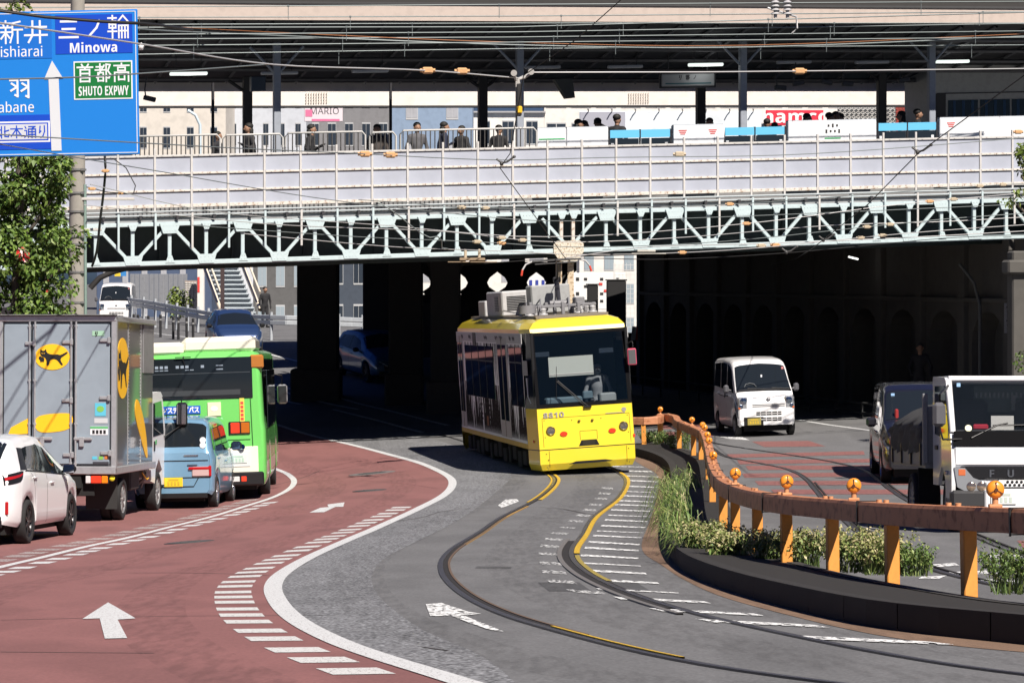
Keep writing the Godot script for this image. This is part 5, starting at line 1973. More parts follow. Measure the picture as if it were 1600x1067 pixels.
			for q in 3:
				b.box(Vector3(sin(q * TAU / 3) * 0.03, 0.125 + cos(q * TAU / 3) * 0.03, 0.043), Vector3(0.008, 0.05, 0.006), Basis(Vector3(0, 0, 1), -q * TAU / 3))
			put(b, "hub", mat("hub_brown", Color(0.08, 0.03, 0.015), 0.5), proto)
		else:
			copy(proto, T, l).set_meta("category", "reflector")
		k += 1

# ---------------------------------------------------------------- vehicles
func pl(a: Array, z: float) -> float:
	if z <= a[0][0]: return a[0][1]
	for i in a.size() - 1:
		if z <= a[i + 1][0]:
			return lerpf(a[i][1], a[i + 1][1], (z - a[i][0]) / (a[i + 1][0] - a[i][0]))
	return a[-1][1]

const ROWS := [0.0, 0.1, 0.25, 0.36, 0.42, 0.68, 0.74, 0.82, 0.9, 1.0]
# a point of a car body on its x > 0 side: z along it, t from sill (0) over beltline (0.42) and roof edge (0.68) to the middle of the roof (1)
func cp(s: Dictionary, z: float, t: float) -> Vector3:
	var hl: float = s.L * 0.5
	var er: float = s.get("er", 0.35)
	var q := clampf((absf(z) - (hl - er)) / er, 0, 1)
	var ws: float = 1.0 - s.get("ein", 0.13) * (1.0 - sqrt(maxf(0.0, 1.0 - q * q)))
	var bot: float = s.sill + 0.06 * q * q
	for w in s.wheels:
		var ra: float = s.R + 0.055
		if absf(z - w) < ra:
			bot = maxf(bot, s.R + sqrt(ra * ra - (z - w) * (z - w)))
	var W: float = pl(s.wb, z) * ws
	var R: float = pl(s.wr, z) * ws
	var T := pl(s.top, z)
	var B := minf(pl(s.belt, z), T - 0.02)
	bot = minf(bot, B - 0.05)
	var k: float = clampf((T - B) / 0.45, 0.06, 1.0) * s.get("crown", 1.0)
	var p := [Vector2(W - 0.06, bot), Vector2(W - 0.012, lerpf(bot, B, 0.1)), Vector2(W, lerpf(bot, B, 0.5)), Vector2(W - 0.006, lerpf(bot, B, 0.86)), Vector2(W - 0.03, B), Vector2(minf(R + 0.012, W - 0.03), T - 0.13 * k), Vector2(R - 0.03, T - 0.06 * k), Vector2(R * 0.86, T - 0.026 * k), Vector2(R * 0.55, T - 0.008 * k), Vector2(0, T)]
	for i in 9:
		if t <= ROWS[i + 1] or i == 8:
			var c: Vector2 = p[i].lerp(p[i + 1], (t - ROWS[i]) / (ROWS[i + 1] - ROWS[i]))
			return Vector3(c.x, c.y, z)
	return Vector3.ZERO

func shell(s: Dictionary) -> MB:
	var b := MB.new()
	var hl: float = s.L * 0.5
	var zs := []
	var z := -hl
	while z < hl - 0.001:
		zs.append(z)
		z += 0.02 if hl - absf(z) < 0.2 else (0.05 if s.L < 6 else 0.12)
	zs.append(hl)
	for w in s.wheels:
		zs.append(w - s.R - 0.0551)
		zs.append(w + s.R + 0.0551)
	for e in s.top: zs.append(e[0])
	zs.sort()
	var ts := [0.0, 0.05, 0.1, 0.18, 0.25, 0.31, 0.36, 0.39, 0.42, 0.5, 0.6, 0.68, 0.71, 0.74, 0.78, 0.82, 0.86, 0.9, 1.0]
	var g := []
	for q in zs:
		var row := []
		for t in ts: row.append(cp(s, q, t))
		g.append(row)
	b.soft()
	for sd in [1.0, -1.0]:
		var m := Vector3(sd, 1, 1)
		for i in zs.size() - 1:
			if zs[i + 1] - zs[i] < 0.0005: continue
			for j in ts.size() - 1:
				b.oquad(g[i][j] * m, g[i + 1][j] * m, g[i + 1][j + 1] * m, g[i][j + 1] * m, Vector3(0, g[i][8].y * 0.9, zs[i]))
	b.flat()
	for i in [0, zs.size() - 1]:
		for j in ts.size() - 1:
			var m := Vector3(-1, 1, 1)
			b.oquad(g[i][j], g[i][j] * m, g[i][j + 1] * m, g[i][j + 1], Vector3(0, 0.5, 0))
	return b

# a patch of the body's own surface between four (z, t) corners, standing a little proud
func patch(b: MB, s: Dictionary, c: Array, off: float, sd: float, nu := 8, nv := 6):
	var g := []
	for i in nu + 1:
		var row := []
		for j in nv + 1:
			var u := float(i) / nu
			var v := float(j) / nv
			var q: Vector2 = (c[0] as Vector2).lerp(c[1], u).lerp((c[3] as Vector2).lerp(c[2], u), v)
			var p := cp(s, q.x, q.y)
			var d1 := cp(s, q.x + 0.01, q.y) - cp(s, q.x - 0.01, q.y)
			var d2 := cp(s, q.x, minf(q.y + 0.01, 1.0)) - cp(s, q.x, q.y - 0.01)
			var n := d1.cross(d2).normalized()
			if n.x < 0 or (absf(n.x) < 0.05 and n.y < 0): n = -n
			if q.y > 0.8 and n.y < 0 and absf(n.y) > 0.3: n = -n
			row.append((p + n * off) * Vector3(sd, 1, 1))
		g.append(row)
	b.soft()
	for i in nu:
		for j in nv:
			b.oquad(g[i][j], g[i + 1][j], g[i + 1][j + 1], g[i][j + 1], Vector3(0, pl(s.belt, 0) * 0.8, g[i][j].z * 0.9))
	b.flat()

func q4(a, b, c, d) -> Array:
	return [Vector2(a[0], a[1]), Vector2(b[0], b[1]), Vector2(c[0], c[1]), Vector2(d[0], d[1])]

var tyre_meshes := {}
func wheel(o: Node, at_: Vector3, r: float, w: float, rim: Material, spokes := 5):
	var key := "%f %f %d" % [r, w, spokes]
	if not tyre_meshes.has(key):
		var t := MB.new()
		t.lathe(Transform3D(Basis(Vector3(0, 0, 1), PI / 2), Vector3.ZERO), [[r * 0.66, -w * 0.42], [r * 0.9, -w * 0.5], [r * 0.98, -w * 0.42], [r, -w * 0.2], [r, w * 0.2], [r * 0.98, w * 0.42], [r * 0.9, w * 0.5], [r * 0.66, w * 0.42], [r * 0.66, -w * 0.42]], 24)
		var m := MB.new()
		m.lathe(Transform3D(Basis(Vector3(0, 0, 1), PI / 2), Vector3.ZERO), [[r * 0.67, w * 0.44], [r * 0.62, w * 0.36], [r * 0.6, w * 0.1]], 24)
		m.lathe(Transform3D(Basis(Vector3(0, 0, 1), PI / 2), Vector3.ZERO), [[r * 0.67, -w * 0.44], [r * 0.62, -w * 0.36], [r * 0.6, -w * 0.1]], 24)
		for sd in [-1, 1]:
			m.cyl(Vector3(sd * w * 0.2, 0, 0), Vector3(sd * w * 0.4, 0, 0), r * 0.17, r * 0.14, 10)
			for i in spokes:
				var a := TAU * i / spokes
				m.bbox(Vector3(sd * w * 0.33, sin(a) * r * 0.38, cos(a) * r * 0.38), Vector3(w * 0.1, r * 0.5, r * 0.13), 0.006, Basis(Vector3.RIGHT, PI / 2 - a))
		var k := MB.new()
		k.cyl(Vector3(-w * 0.12, 0, 0), Vector3(w * 0.12, 0, 0), r * 0.62, -1, 20)
		tyre_meshes[key] = [t.done(), m.done(), k.done()]
	var p = put(tyre_meshes[key][0], "wheel", mat("tyre_rubber", Color(0.016, 0.016, 0.017), 0.85), o, Transform3D(Basis(), at_))
	put(tyre_meshes[key][1], "rim", rim, p)
	put(tyre_meshes[key][2], "brake", mat("brake_black", Color(0.012, 0.012, 0.012), 0.8), p)

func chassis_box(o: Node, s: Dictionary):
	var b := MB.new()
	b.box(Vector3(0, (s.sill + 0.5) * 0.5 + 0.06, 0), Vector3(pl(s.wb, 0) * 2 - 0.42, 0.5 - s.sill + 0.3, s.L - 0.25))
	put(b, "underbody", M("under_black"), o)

func seam(o: Node, s: Dictionary, path: Array, sd: float, w := 0.012):
	var b := MB.new()
	for i in path.size() - 1:
		var a := Vector2(path[i][0], path[i][1])
		var c := Vector2(path[i + 1][0], path[i + 1][1])
		var d := (c - a) * Vector2(1, 2.0)
		var n := Vector2(-d.y, d.x).normalized() * w * 0.5 * Vector2(1, 0.5)
		patch(b, s, [a - n, c - n, c + n, a + n], 0.0022, sd, 5, 1)
	put(b, "door_gap", M("gap_black"), o)

func mirror_pod(o: Node, p: Vector3, size: Vector3, m: Material, out: float):
	var b := MB.new()
	b.bbox(p, size, size.x * 0.3)
	b.tube([p, p + Vector3(-out * 0.12, -0.04, 0.02)], 0.018, 5)
	var f = put(b, "mirror", m, o)
	b = MB.new()
	b.bbox(p + Vector3(0, 0, -size.z * 0.5), Vector3(size.x * 0.82, size.y * 0.8, 0.01), 0.004)
	put(b, "mirror_glass", M("mirror_glass"), f)

func panel(o: Node, called: String, c: Vector3, s: Vector3, m: Material, r := 0.01) -> MeshInstance3D:
	var b := MB.new()
	b.bbox(c, s, r)
	return put(b, called, m, o)

func paint_glass() -> Material:
	return mat("car_glass", Color(0.012, 0.016, 0.02), 0.04)

func number_plate(o: Node, c: Vector3, base: Color, ink: Color, back := false):
	var d := -1.0 if back else 1.0
	var p = panel(o, "number_plate", c, Vector3(0.33, 0.165, 0.02), mat("plate_%s" % base.to_html(), base, 0.5), 0.005)
	var b := MB.new()
	b.box(c + Vector3(0, 0.045, 0.012 * d), Vector3(0.18, 0.03, 0.004))
	for i in 4:
		b.box(c + Vector3((i - 1.5) * 0.06, -0.022, 0.012 * d), Vector3(0.036, 0.07, 0.004))
	put(b, "plate_marks", mat("plate_ink_%s" % ink.to_html(), base.lerp(ink, 0.35), 0.6), p)

func hatchback(label: String, paint: Material, T: Transform3D, rim: Material, called := "hatchback_car") -> Node3D:
	var s := {"L": 4.05, "sill": 0.24, "R": 0.31, "wheels": [-1.27, 1.31], "er": 0.55, "ein": 0.2,
		"top": [[-2.025, 0.98], [-1.99, 1.06], [-1.9, 1.16], [-1.72, 1.33], [-1.55, 1.43], [-1.3, 1.48], [-0.8, 1.52], [-0.2, 1.525], [0.15, 1.5], [0.4, 1.43], [1.1, 1.07], [1.22, 1.02], [1.6, 0.94], [1.85, 0.83], [1.96, 0.74], [2.0, 0.68], [2.025, 0.6]],
		"belt": [[-2.02, 0.97], [-1.6, 1.02], [-0.6, 0.98], [0.6, 0.92], [1.1, 0.9], [1.6, 0.8], [2.02, 0.56]], "wb": [[-2.02, 0.8], [-1.3, 0.845], [1.3, 0.845], [2.02, 0.8]], "wr": [[-2.02, 0.62], [-1.5, 0.6], [-0.5, 0.62], [0.4, 0.61], [1.1, 0.72], [2.02, 0.7]]}
	var o = thing(called, label, "car", T)
	put(shell(s), "body", paint, o)
	chassis_box(o, s)
	var g = paint_glass()
	for sd in [1.0, -1.0]:
		var b := MB.new()
		patch(b, s, q4([-0.22, 0.43], [0.98, 0.435], [0.42, 0.64], [-0.22, 0.665]), 0.004, sd, 12, 4)
		put(b, "side_window", g, o)
		b = MB.new()
		patch(b, s, q4([-1.3, 0.45], [-0.29, 0.43], [-0.29, 0.665], [-1.02, 0.65]), 0.004, sd, 10, 4)
		put(b, "side_window", g, o)
		b = MB.new()
		patch(b, s, q4([-1.45, 0.42], [1.08, 0.42], [1.06, 0.432], [-1.35, 0.44]), 0.003, sd, 16, 2)
		patch(b, s, q4([-0.29, 0.43], [-0.22, 0.43], [-0.22, 0.67], [-0.29, 0.67]), 0.003, sd, 2, 4)
		patch(b, s, q4([-1.62, 0.43], [-1.3, 0.44], [-1.02, 0.65], [-1.25, 0.67]), 0.003, sd, 5, 4)
		put(b, "window_trim", M("trim_black"), o)
		seam(o, s, [[-0.27, 0.42], [-0.28, 0.2], [-0.25, 0.04]], sd)
		seam(o, s, [[0.93, 0.41], [0.98, 0.2], [0.9, 0.04]], sd)
		seam(o, s, [[-1.2, 0.41], [-1.05, 0.3], [-0.92, 0.1], [-0.8, 0.04]], sd)
		b = MB.new()
		for z in [-1.0, 0.0]:
			b.bbox(cp(s, z, 0.35) * Vector3(sd, 1, 1) + Vector3(sd * 0.012, 0, 0), Vector3(0.03, 0.028, 0.19), 0.01)
		put(b, "door_handle", paint, o)
		b = MB.new()
		patch(b, s, q4([-2.01, 0.375], [-1.6, 0.385], [-1.58, 0.4], [-2.01, 0.4]), 0.012, sd, 6, 2)
		put(b, "tail_lamp", M("tail_red"), o)
		b = MB.new()
		patch(b, s, q4([-2.02, 0.34], [-1.62, 0.35], [-1.52, 0.42], [-2.02, 0.43]), 0.006, sd, 6, 3)
		put(b, "lamp_edge", M("trim_black"), o)
		b = MB.new()
		patch(b, s, q4([1.55, 0.36], [2.0, 0.3], [2.0, 0.41], [1.5, 0.42]), 0.006, sd, 8, 3)
		put(b, "headlight", M("lamp_glass"), o)
		mirror_pod(o, Vector3(sd * 0.93, 1.0, 0.72), Vector3(0.2, 0.14, 0.11), M("trim_black"), sd)
		panel(o, "rear_reflector", Vector3(sd * 0.69, 0.52, -2.0), Vector3(0.05, 0.18, 0.03), M("tail_red"))
		for z in s.wheels:
			wheel(o, Vector3(sd * 0.745, 0.31, z), 0.31, 0.19, rim, 7)
	var b := MB.new()
	for sd in [1.0, -1.0]:
		patch(b, s, q4([0.48, 0.75], [1.12, 0.72], [1.1, 1.0], [0.4, 1.0]), 0.005, sd, 10, 5)
	put(b, "windscreen", g, o)
	b = MB.new()
	for sd in [1.0, -1.0]:
		patch(b, s, q4([-1.93, 0.73], [-1.5, 0.75], [-1.5, 1.0], [-1.96, 1.0]), 0.005, sd, 8, 5)
	put(b, "rear_window", g, o)
	panel(o, "grille", Vector3(0, 0.5, 2.02), Vector3(0.9, 0.18, 0.03), M("trim_black"))
	panel(o, "bumper", Vector3(0, 0.32, 2.01), Vector3(1.25, 0.14, 0.05), M("trim_black"))
	panel(o, "rear_bumper", Vector3(0, 0.33, -2.0), Vector3(1.25, 0.16, 0.06), M("trim_black"))
	panel(o, "light_bar", Vector3(0, 0.9, -2.02), Vector3(1.1, 0.09, 0.03), mat("tail_red_dark", Color(0.1, 0.008, 0.01), 0.2))
	b = MB.new()
	b.tube([Vector3(-0.62, 0.72, 2.0), Vector3(-0.35, 0.56, 2.04), Vector3(0.35, 0.56, 2.04), Vector3(0.62, 0.72, 2.0)], 0.014, 5)
	put(b, "chrome_strip", M("chrome"), o)
	number_plate(o, Vector3(0, 0.42, 2.045), Color(0.7, 0.72, 0.7), Color(0.05, 0.2, 0.08))
	return o

func kei_wagon(label: String, paint: Material, T: Transform3D) -> Node3D:
	var s := {"L": 3.395, "sill": 0.22, "R": 0.285, "wheels": [-1.2, 1.24], "er": 0.3, "ein": 0.11,
		"top": [[-1.697, 1.0], [-1.68, 1.08], [-1.62, 1.36], [-1.56, 1.53], [-1.48, 1.59], [-1.3, 1.63], [-0.3, 1.65], [0.4, 1.63], [0.62, 1.58], [1.2, 1.08], [1.3, 1.02], [1.55, 0.95], [1.66, 0.84], [1.697, 0.72]],
		"belt": [[-1.69, 0.98], [0.6, 0.95], [1.2, 0.93], [1.69, 0.68]], "wb": [[-1.69, 0.735], [1.2, 0.735], [1.69, 0.7]], "wr": [[-1.69, 0.62], [-1.4, 0.6], [0.5, 0.6], [1.2, 0.66], [1.69, 0.64]]}
	var o = thing("kei_wagon", label, "car", T)
	put(shell(s), "body", paint, o)
	chassis_box(o, s)
	var g = paint_glass()
	for sd in [1.0, -1.0]:
		for e in [q4([-0.1, 0.44], [1.02, 0.44], [0.62, 0.65], [-0.1, 0.67]), q4([-1.1, 0.44], [-0.18, 0.44], [-0.18, 0.67], [-1.05, 0.67]), q4([-1.5, 0.46], [-1.2, 0.44], [-1.17, 0.66], [-1.42, 0.64])]:
			var b := MB.new()
			patch(b, s, e, 0.004, sd, 8, 4)
			put(b, "side_window", g, o)
		var b := MB.new()
		patch(b, s, q4([-0.18, 0.44], [-0.1, 0.44], [-0.1, 0.67], [-0.18, 0.67]), 0.003, sd, 2, 4)
		put(b, "window_trim", M("trim_black"), o)
		for p in [[[-0.14, 0.42], [-0.14, 0.04]], [[1.0, 0.41], [0.93, 0.04]], [[-1.12, 0.44], [-1.12, 0.37], [-0.95, 0.2], [-0.82, 0.04]]]:
			seam(o, s, p, sd)
		b = MB.new()
		for z in [-0.95, 0.08]:
			b.bbox(cp(s, z, 0.34) * Vector3(sd, 1, 1) + Vector3(sd * 0.012, 0, 0), Vector3(0.03, 0.028, 0.17), 0.01)
		put(b, "door_handle", paint, o)
		mirror_pod(o, Vector3(sd * 0.85, 1.06, 0.72), Vector3(0.2, 0.17, 0.1), M("trim_black"), sd)
		# low wide tail lamps
		var t = panel(o, "tail_lamp", Vector3(sd * 0.5, 0.66, -1.7), Vector3(0.34, 0.18, 0.05), mat("lamp_clear", Color(0.5, 0.35, 0.34), 0.12), 0.02)
		panel(t, "red_lens", Vector3(sd * 0.47, 0.72, -1.722), Vector3(0.4, 0.05, 0.02), M("tail_red"))
		panel(t, "red_edge", Vector3(sd * 0.655, 0.67, -1.7), Vector3(0.05, 0.19, 0.06), M("tail_red"))
		for z in s.wheels:
			wheel(o, Vector3(sd * 0.65, 0.285, z), 0.285, 0.16, M("rim_silver"), 8)
	var b := MB.new()
	for sd in [1.0, -1.0]:
		patch(b, s, q4([0.68, 0.75], [1.2, 0.72], [1.18, 1.0], [0.64, 1.0]), 0.005, sd, 10, 5)
	put(b, "windscreen", g, o)
	b = MB.new()
	for sd in [1.0, -1.0]:
		patch(b, s, q4([-1.672, 0.70], [-1.56, 0.72], [-1.555, 1.0], [-1.675, 1.0]), 0.006, sd, 8, 6)
	put(b, "rear_window", g, o)
	b = MB.new()
	b.tube([Vector3(-0.62, 0.86, -1.705), Vector3(0.62, 0.86, -1.705)], 0.008, 4)
	b.tube([Vector3(-0.66, 0.56, -1.705), Vector3(0.66, 0.56, -1.705)], 0.008, 4)
	b.tube([Vector3(-0.45, 0.56, -1.705), Vector3(-0.36, 0.4, -1.705), Vector3(0.36, 0.4, -1.705), Vector3(0.45, 0.56, -1.705)], 0.008, 4)
	put(b, "tailgate_gap", M("gap_black"), o)
	panel(o, "rear_bumper_foot", Vector3(0, 0.24, -1.66), Vector3(1.2, 0.1, 0.08), M("trim_black"))
	number_plate(o, Vector3(-0.0, 0.48, -1.715), Color(0.75, 0.5, 0.02), Color(0.02, 0.02, 0.02), true)
	panel(o, "badge", Vector3(-0.32, 0.95, -1.71), Vector3(0.26, 0.025, 0.012), M("chrome"), 0.003)
	panel(o, "badge", Vector3(-0.34, 0.78, -1.71), Vector3(0.18, 0.022, 0.012), mat("badge_dark", Color(0.05, 0.07, 0.1), 0.3), 0.003)
	b = MB.new()
	b.tube([Vector3(0.15, 1.6, -1.35), Vector3(0.15, 1.78, -1.5)], 0.008, 4)
	put(b, "antenna", M("trim_black"), o)
	for i in 2:
		b = MB.new()
		b.cyl(Vector3(-0.53, 1.13 + i * 0.09, -1.66 + i * 0.018), Vector3(-0.53, 1.13 + i * 0.09, -1.69 + i * 0.018), 0.055, -1, 14)
		put(b, "sticker", M("sticker_white"), o)
	return o

func kei_van(label: String, paint: Material, T: Transform3D) -> Node3D:
	var s := {"L": 3.395, "sill": 0.22, "R": 0.275, "wheels": [-1.15, 1.28], "er": 0.22, "ein": 0.09, "crown": 0.8,
		"top": [[-1.697, 1.2], [-1.66, 1.62], [-1.6, 1.8], [-1.45, 1.87], [-0.3, 1.9], [0.45, 1.87], [0.7, 1.83], [0.86, 1.75], [0.92, 1.69], [1.42, 1.12], [1.5, 1.06], [1.6, 0.99], [1.66, 0.92], [1.697, 0.82]],
		"belt": [[-1.69, 1.06], [0.9, 1.04], [1.4, 1.0], [1.69, 0.76]], "wb": [[-1.69, 0.737], [1.3, 0.737], [1.69, 0.72]], "wr": [[-1.69, 0.66], [0.6, 0.65], [0.9, 0.65], [1.42, 0.69], [1.69, 0.68]]}
	var o = thing("kei_van", label, "van", T)
	put(shell(s), "body", paint, o)
	chassis_box(o, s)
	var g = paint_glass()
	var black = M("trim_black")
	for sd in [1.0, -1.0]:
		for e in [q4([0.32, 0.44], [1.2, 0.44], [0.82, 0.65], [0.32, 0.67]), q4([-0.55, 0.45], [0.22, 0.44], [0.22, 0.67], [-0.55, 0.67]), q4([-1.5, 0.46], [-0.65, 0.45], [-0.65, 0.67], [-1.45, 0.66])]:
			var b := MB.new()
			patch(b, s, e, 0.004, sd, 8, 4)
			put(b, "side_window", g, o)
		for p in [[[0.27, 0.67], [0.27, 0.04]], [[1.24, 0.42], [1.12, 0.25], [0.98, 0.1]], [[-0.6, 0.67], [-0.6, 0.04]]]:
			seam(o, s, p, sd)
		seam(o, s, [[-1.6, 0.37], [0.2, 0.37]], sd, 0.02)
		var b := MB.new()
		for z in [0.12, 0.42]:
			b.bbox(cp(s, z, 0.38) * Vector3(sd, 1, 1) + Vector3(sd * 0.012, 0, 0), Vector3(0.03, 0.13 if z < 0.3 else 0.03, 0.04 if z < 0.3 else 0.15), 0.01)
		put(b, "door_handle", black, o)
		mirror_pod(o, Vector3(sd * 0.87, 1.16, 1.1), Vector3(0.13, 0.2, 0.1), M("mirror_grey"), sd)
		# upright headlights at the corners
		b = MB.new()
		patch(b, s, q4([1.44, 0.2], [1.685, 0.2], [1.66, 0.405], [1.48, 0.41]), 0.008, sd, 6, 6)
		b.bbox(Vector3(sd * 0.575, 0.82, 1.665), Vector3(0.24, 0.3, 0.075), 0.03)
		var h = put(b, "headlight", M("lamp_glass"), o)
		b = MB.new()
		b.lathe(Transform3D(Basis(Vector3.RIGHT, PI / 2), Vector3(sd * 0.56, 0.87, 1.705)), [[0.085, 0.0], [0.07, 0.006], [0.0, -0.002]], 14)
		b.lathe(Transform3D(Basis(Vector3.RIGHT, PI / 2), Vector3(sd * 0.62, 0.74, 1.705)), [[0.05, 0.0], [0.04, 0.006], [0.0, -0.002]], 12)
		put(b, "reflector", M("lamp_silver"), h)
		panel(h, "indicator", Vector3(sd * 0.66, 0.7, 1.7), Vector3(0.06, 0.05, 0.02), M("indicator_orange"))
		for z in s.wheels:
			wheel(o, Vector3(sd * 0.655, 0.275, z), 0.275, 0.15, mat("rim_grey", Color(0.22, 0.22, 0.23), 0.4, 0.6), 6)
		panel(o, "lower_lamp", Vector3(sd * 0.52, 0.36, 1.68), Vector3(0.2, 0.05, 0.04), paint)
	var b := MB.new()
	for sd in [1.0, -1.0]:
		patch(b, s, q4([0.9, 0.75], [1.44, 0.72], [1.43, 1.0], [0.86, 1.0]), 0.006, sd, 12, 6)
	put(b, "windscreen", g, o)
	b = MB.new()
	for sd in [1.0, -1.0]:
		patch(b, s, q4([1.4, 0.74], [1.46, 0.72], [1.45, 1.0], [1.39, 1.0]), 0.009, sd, 3, 6)
	put(b, "cowl", black, o)
	b = MB.new()
	for x in [-0.15, 0.45]:
		b.tube([Vector3(x + 0.2, 1.14, 1.44), Vector3(x - 0.25, 1.17, 1.42)], 0.01, 4)
	put(b, "wiper", black, o)
	# driver, wheel and dashboard things seen just behind the glass
	b = MB.new()
	b.tube([Vector3(-0.47, 1.2, 1.375), Vector3(-0.42, 1.27, 1.325), Vector3(-0.32, 1.29, 1.305), Vector3(-0.22, 1.27, 1.325), Vector3(-0.17, 1.2, 1.375)], 0.011, 5)
	put(b, "steering_wheel", mat("wheel_grey", Color(0.1, 0.11, 0.12), 0.5), o)
	panel(o, "inspection_sticker", Vector3(0.56, 1.63, 0.99), Vector3(0.06, 0.06, 0.01), mat("sticker_rose", Color(0.5, 0.2, 0.2), 0.5), 0.002)
	panel(o, "mirror_tag", Vector3(0.0, 1.45, 1.155), Vector3(0.04, 0.07, 0.012), M("sticker_white"), 0.002)
	# nose: badge, slot, lower grilles with slats
	b = MB.new()
	b.lathe(Transform3D(Basis(Vector3.RIGHT, PI / 2), Vector3(0.06, 0.9, 1.69)), [[0.05, 0.0], [0.044, 0.012], [0.036, 0.0]], 14)
	b.box(Vector3(0.06, 0.9, 1.697), Vector3(0.12, 0.02, 0.01))
	put(b, "badge", mat("badge_grey", Color(0.2, 0.2, 0.21), 0.2, 0.8), o)
	b = MB.new()
	for y in [0.775, 0.735]:
		b.box(Vector3(0.06, y, 1.698), Vector3(0.8, 0.014, 0.012))
	put(b, "nose_slot", black, o)
	for y in [0.56, 0.42]:
		var gr = panel(o, "lower_grille", Vector3(0.06, y, 1.695), Vector3(0.62, 0.085, 0.02), M("gap_black"), 0.004)
		b = MB.new()
		b.box(Vector3(0.06, y, 1.706), Vector3(0.62, 0.014, 0.008))
		for i in 4: b.box(Vector3(-0.15 + i * 0.14, y, 1.7065), Vector3(0.014, 0.085, 0.007))
		put(b, "slat", paint, gr)
	number_plate(o, Vector3(-0.31, 0.37, 1.715), Color(0.3, 0.25, 0.06), Color(0.02, 0.02, 0.02))
	panel(o, "plate_recess", Vector3(-0.32, 0.38, 1.7), Vector3(0.48, 0.2, 0.01), M("gap_black"), 0.003)
	return o

func minivan(label: String, paint: Material, T: Transform3D) -> Node3D:
	var s := {"L": 4.6, "sill": 0.24, "R": 0.32, "wheels": [-1.35, 1.5], "er": 0.4, "ein": 0.13, "crown": 0.8,
		"top": [[-2.3, 1.1], [-2.26, 1.45], [-2.18, 1.7], [-2.0, 1.78], [-0.5, 1.83], [0.4, 1.81], [0.75, 1.72], [1.5, 1.2], [1.65, 1.13], [2.05, 1.05], [2.22, 0.95], [2.28, 0.85], [2.3, 0.75]],
		"belt": [[-2.3, 1.04], [1.4, 1.0], [1.8, 0.95], [2.3, 0.7]], "wb": [[-2.3, 0.82], [1.6, 0.845], [2.3, 0.8]], "wr": [[-2.3, 0.7], [0.7, 0.7], [1.5, 0.76], [2.3, 0.74]]}
	var o = thing("minivan", label, "van", T)
	put(shell(s), "body", paint, o)
	chassis_box(o, s)
	var g = paint_glass()
	for sd in [1.0, -1.0]:
		for e in [q4([0.3, 0.43], [1.3, 0.44], [0.78, 0.65], [0.3, 0.67]), q4([-0.9, 0.43], [0.2, 0.43], [0.2, 0.67], [-0.9, 0.67]), q4([-2.05, 0.45], [-1.0, 0.43], [-1.0, 0.67], [-1.95, 0.66])]:
			var b := MB.new()
			patch(b, s, e, 0.004, sd, 8, 4)
			put(b, "side_window", g, o)
		for p in [[[0.25, 0.67], [0.25, 0.04]], [[1.3, 0.42], [1.1, 0.1]], [[-0.95, 0.67], [-0.95, 0.04]]]:
			seam(o, s, p, sd)
		var b := MB.new()
		for z in [0.1, 0.42]:
			b.bbox(cp(s, z, 0.36) * Vector3(sd, 1, 1) + Vector3(sd * 0.012, 0, 0), Vector3(0.03, 0.03, 0.2), 0.01)
		put(b, "door_handle", M("chrome"), o)
		mirror_pod(o, Vector3(sd * 0.97, 1.12, 1.05), Vector3(0.2, 0.18, 0.1), paint, sd)
		b = MB.new()
		patch(b, s, q4([1.95, 0.3], [2.29, 0.3], [2.27, 0.41], [1.9, 0.415]), 0.008, sd, 6, 4)
		b.bbox(Vector3(sd * 0.56, 0.84, 2.27), Vector3(0.3, 0.16, 0.06), 0.02)
		var h = put(b, "headlight", M("lamp_glass"), o)
		panel(h, "indicator", Vector3(sd * 0.69, 0.8, 2.27), Vector3(0.05, 0.08, 0.04), M("indicator_orange"))
		b = MB.new()
		b.lathe(Transform3D(Basis(Vector3.RIGHT, PI / 2), Vector3(sd * 0.62, 0.42, 2.27)), [[0.08, 0.0], [0.07, 0.03], [0.0, 0.02]], 12)
		put(b, "fog_lamp", M("lamp_silver"), o)
		for z in s.wheels:
			wheel(o, Vector3(sd * 0.74, 0.32, z), 0.32, 0.2, M("rim_silver"), 8)
	var b := MB.new()
	for sd in [1.0, -1.0]:
		patch(b, s, q4([0.82, 0.75], [1.52, 0.72], [1.5, 1.0], [0.78, 1.0]), 0.006, sd, 10, 5)
	put(b, "windscreen", g, o)
	b = MB.new()
	for y in [0.82, 0.72, 0.62]:
		b.bbox(Vector3(0, y, 2.3), Vector3(1.0, 0.03, 0.03), 0.008)
	put(b, "grille_bar", M("chrome"), o)
	number_plate(o, Vector3(0, 0.46, 2.31), Color(0.7, 0.72, 0.7), Color(0.05, 0.2, 0.08))
	panel(o, "bottle", Vector3(-0.52, 1.28, 1.45), Vector3(0.07, 0.2, 0.07), mat("bottle_red", Color(0.3, 0.03, 0.03), 0.3), 0.02)
	panel(o, "inspection_sticker", Vector3(-0.55, 1.63, 0.9), Vector3(0.07, 0.05, 0.01), M("sticker_blue"), 0.002)
	return o

func out_rear(x: float, y: float, z: float) -> Transform3D:
	return Transform3D(Basis(Vector3(-1, 0, 0), Vector3.UP, Vector3(0, 0, -1)), Vector3(x, y, z))

func out_right(x: float, y: float, z: float) -> Transform3D:
	return Transform3D(Basis(Vector3(0, 0, 1), Vector3.UP, Vector3(-1, 0, 0)), Vector3(x, y, z))

func oval(rx: float, ry: float, n := 28) -> PackedVector2Array:
	var p := PackedVector2Array()
	for i in n: p.append(Vector2(cos(TAU * i / n) * rx, sin(TAU * i / n) * ry))
	return p

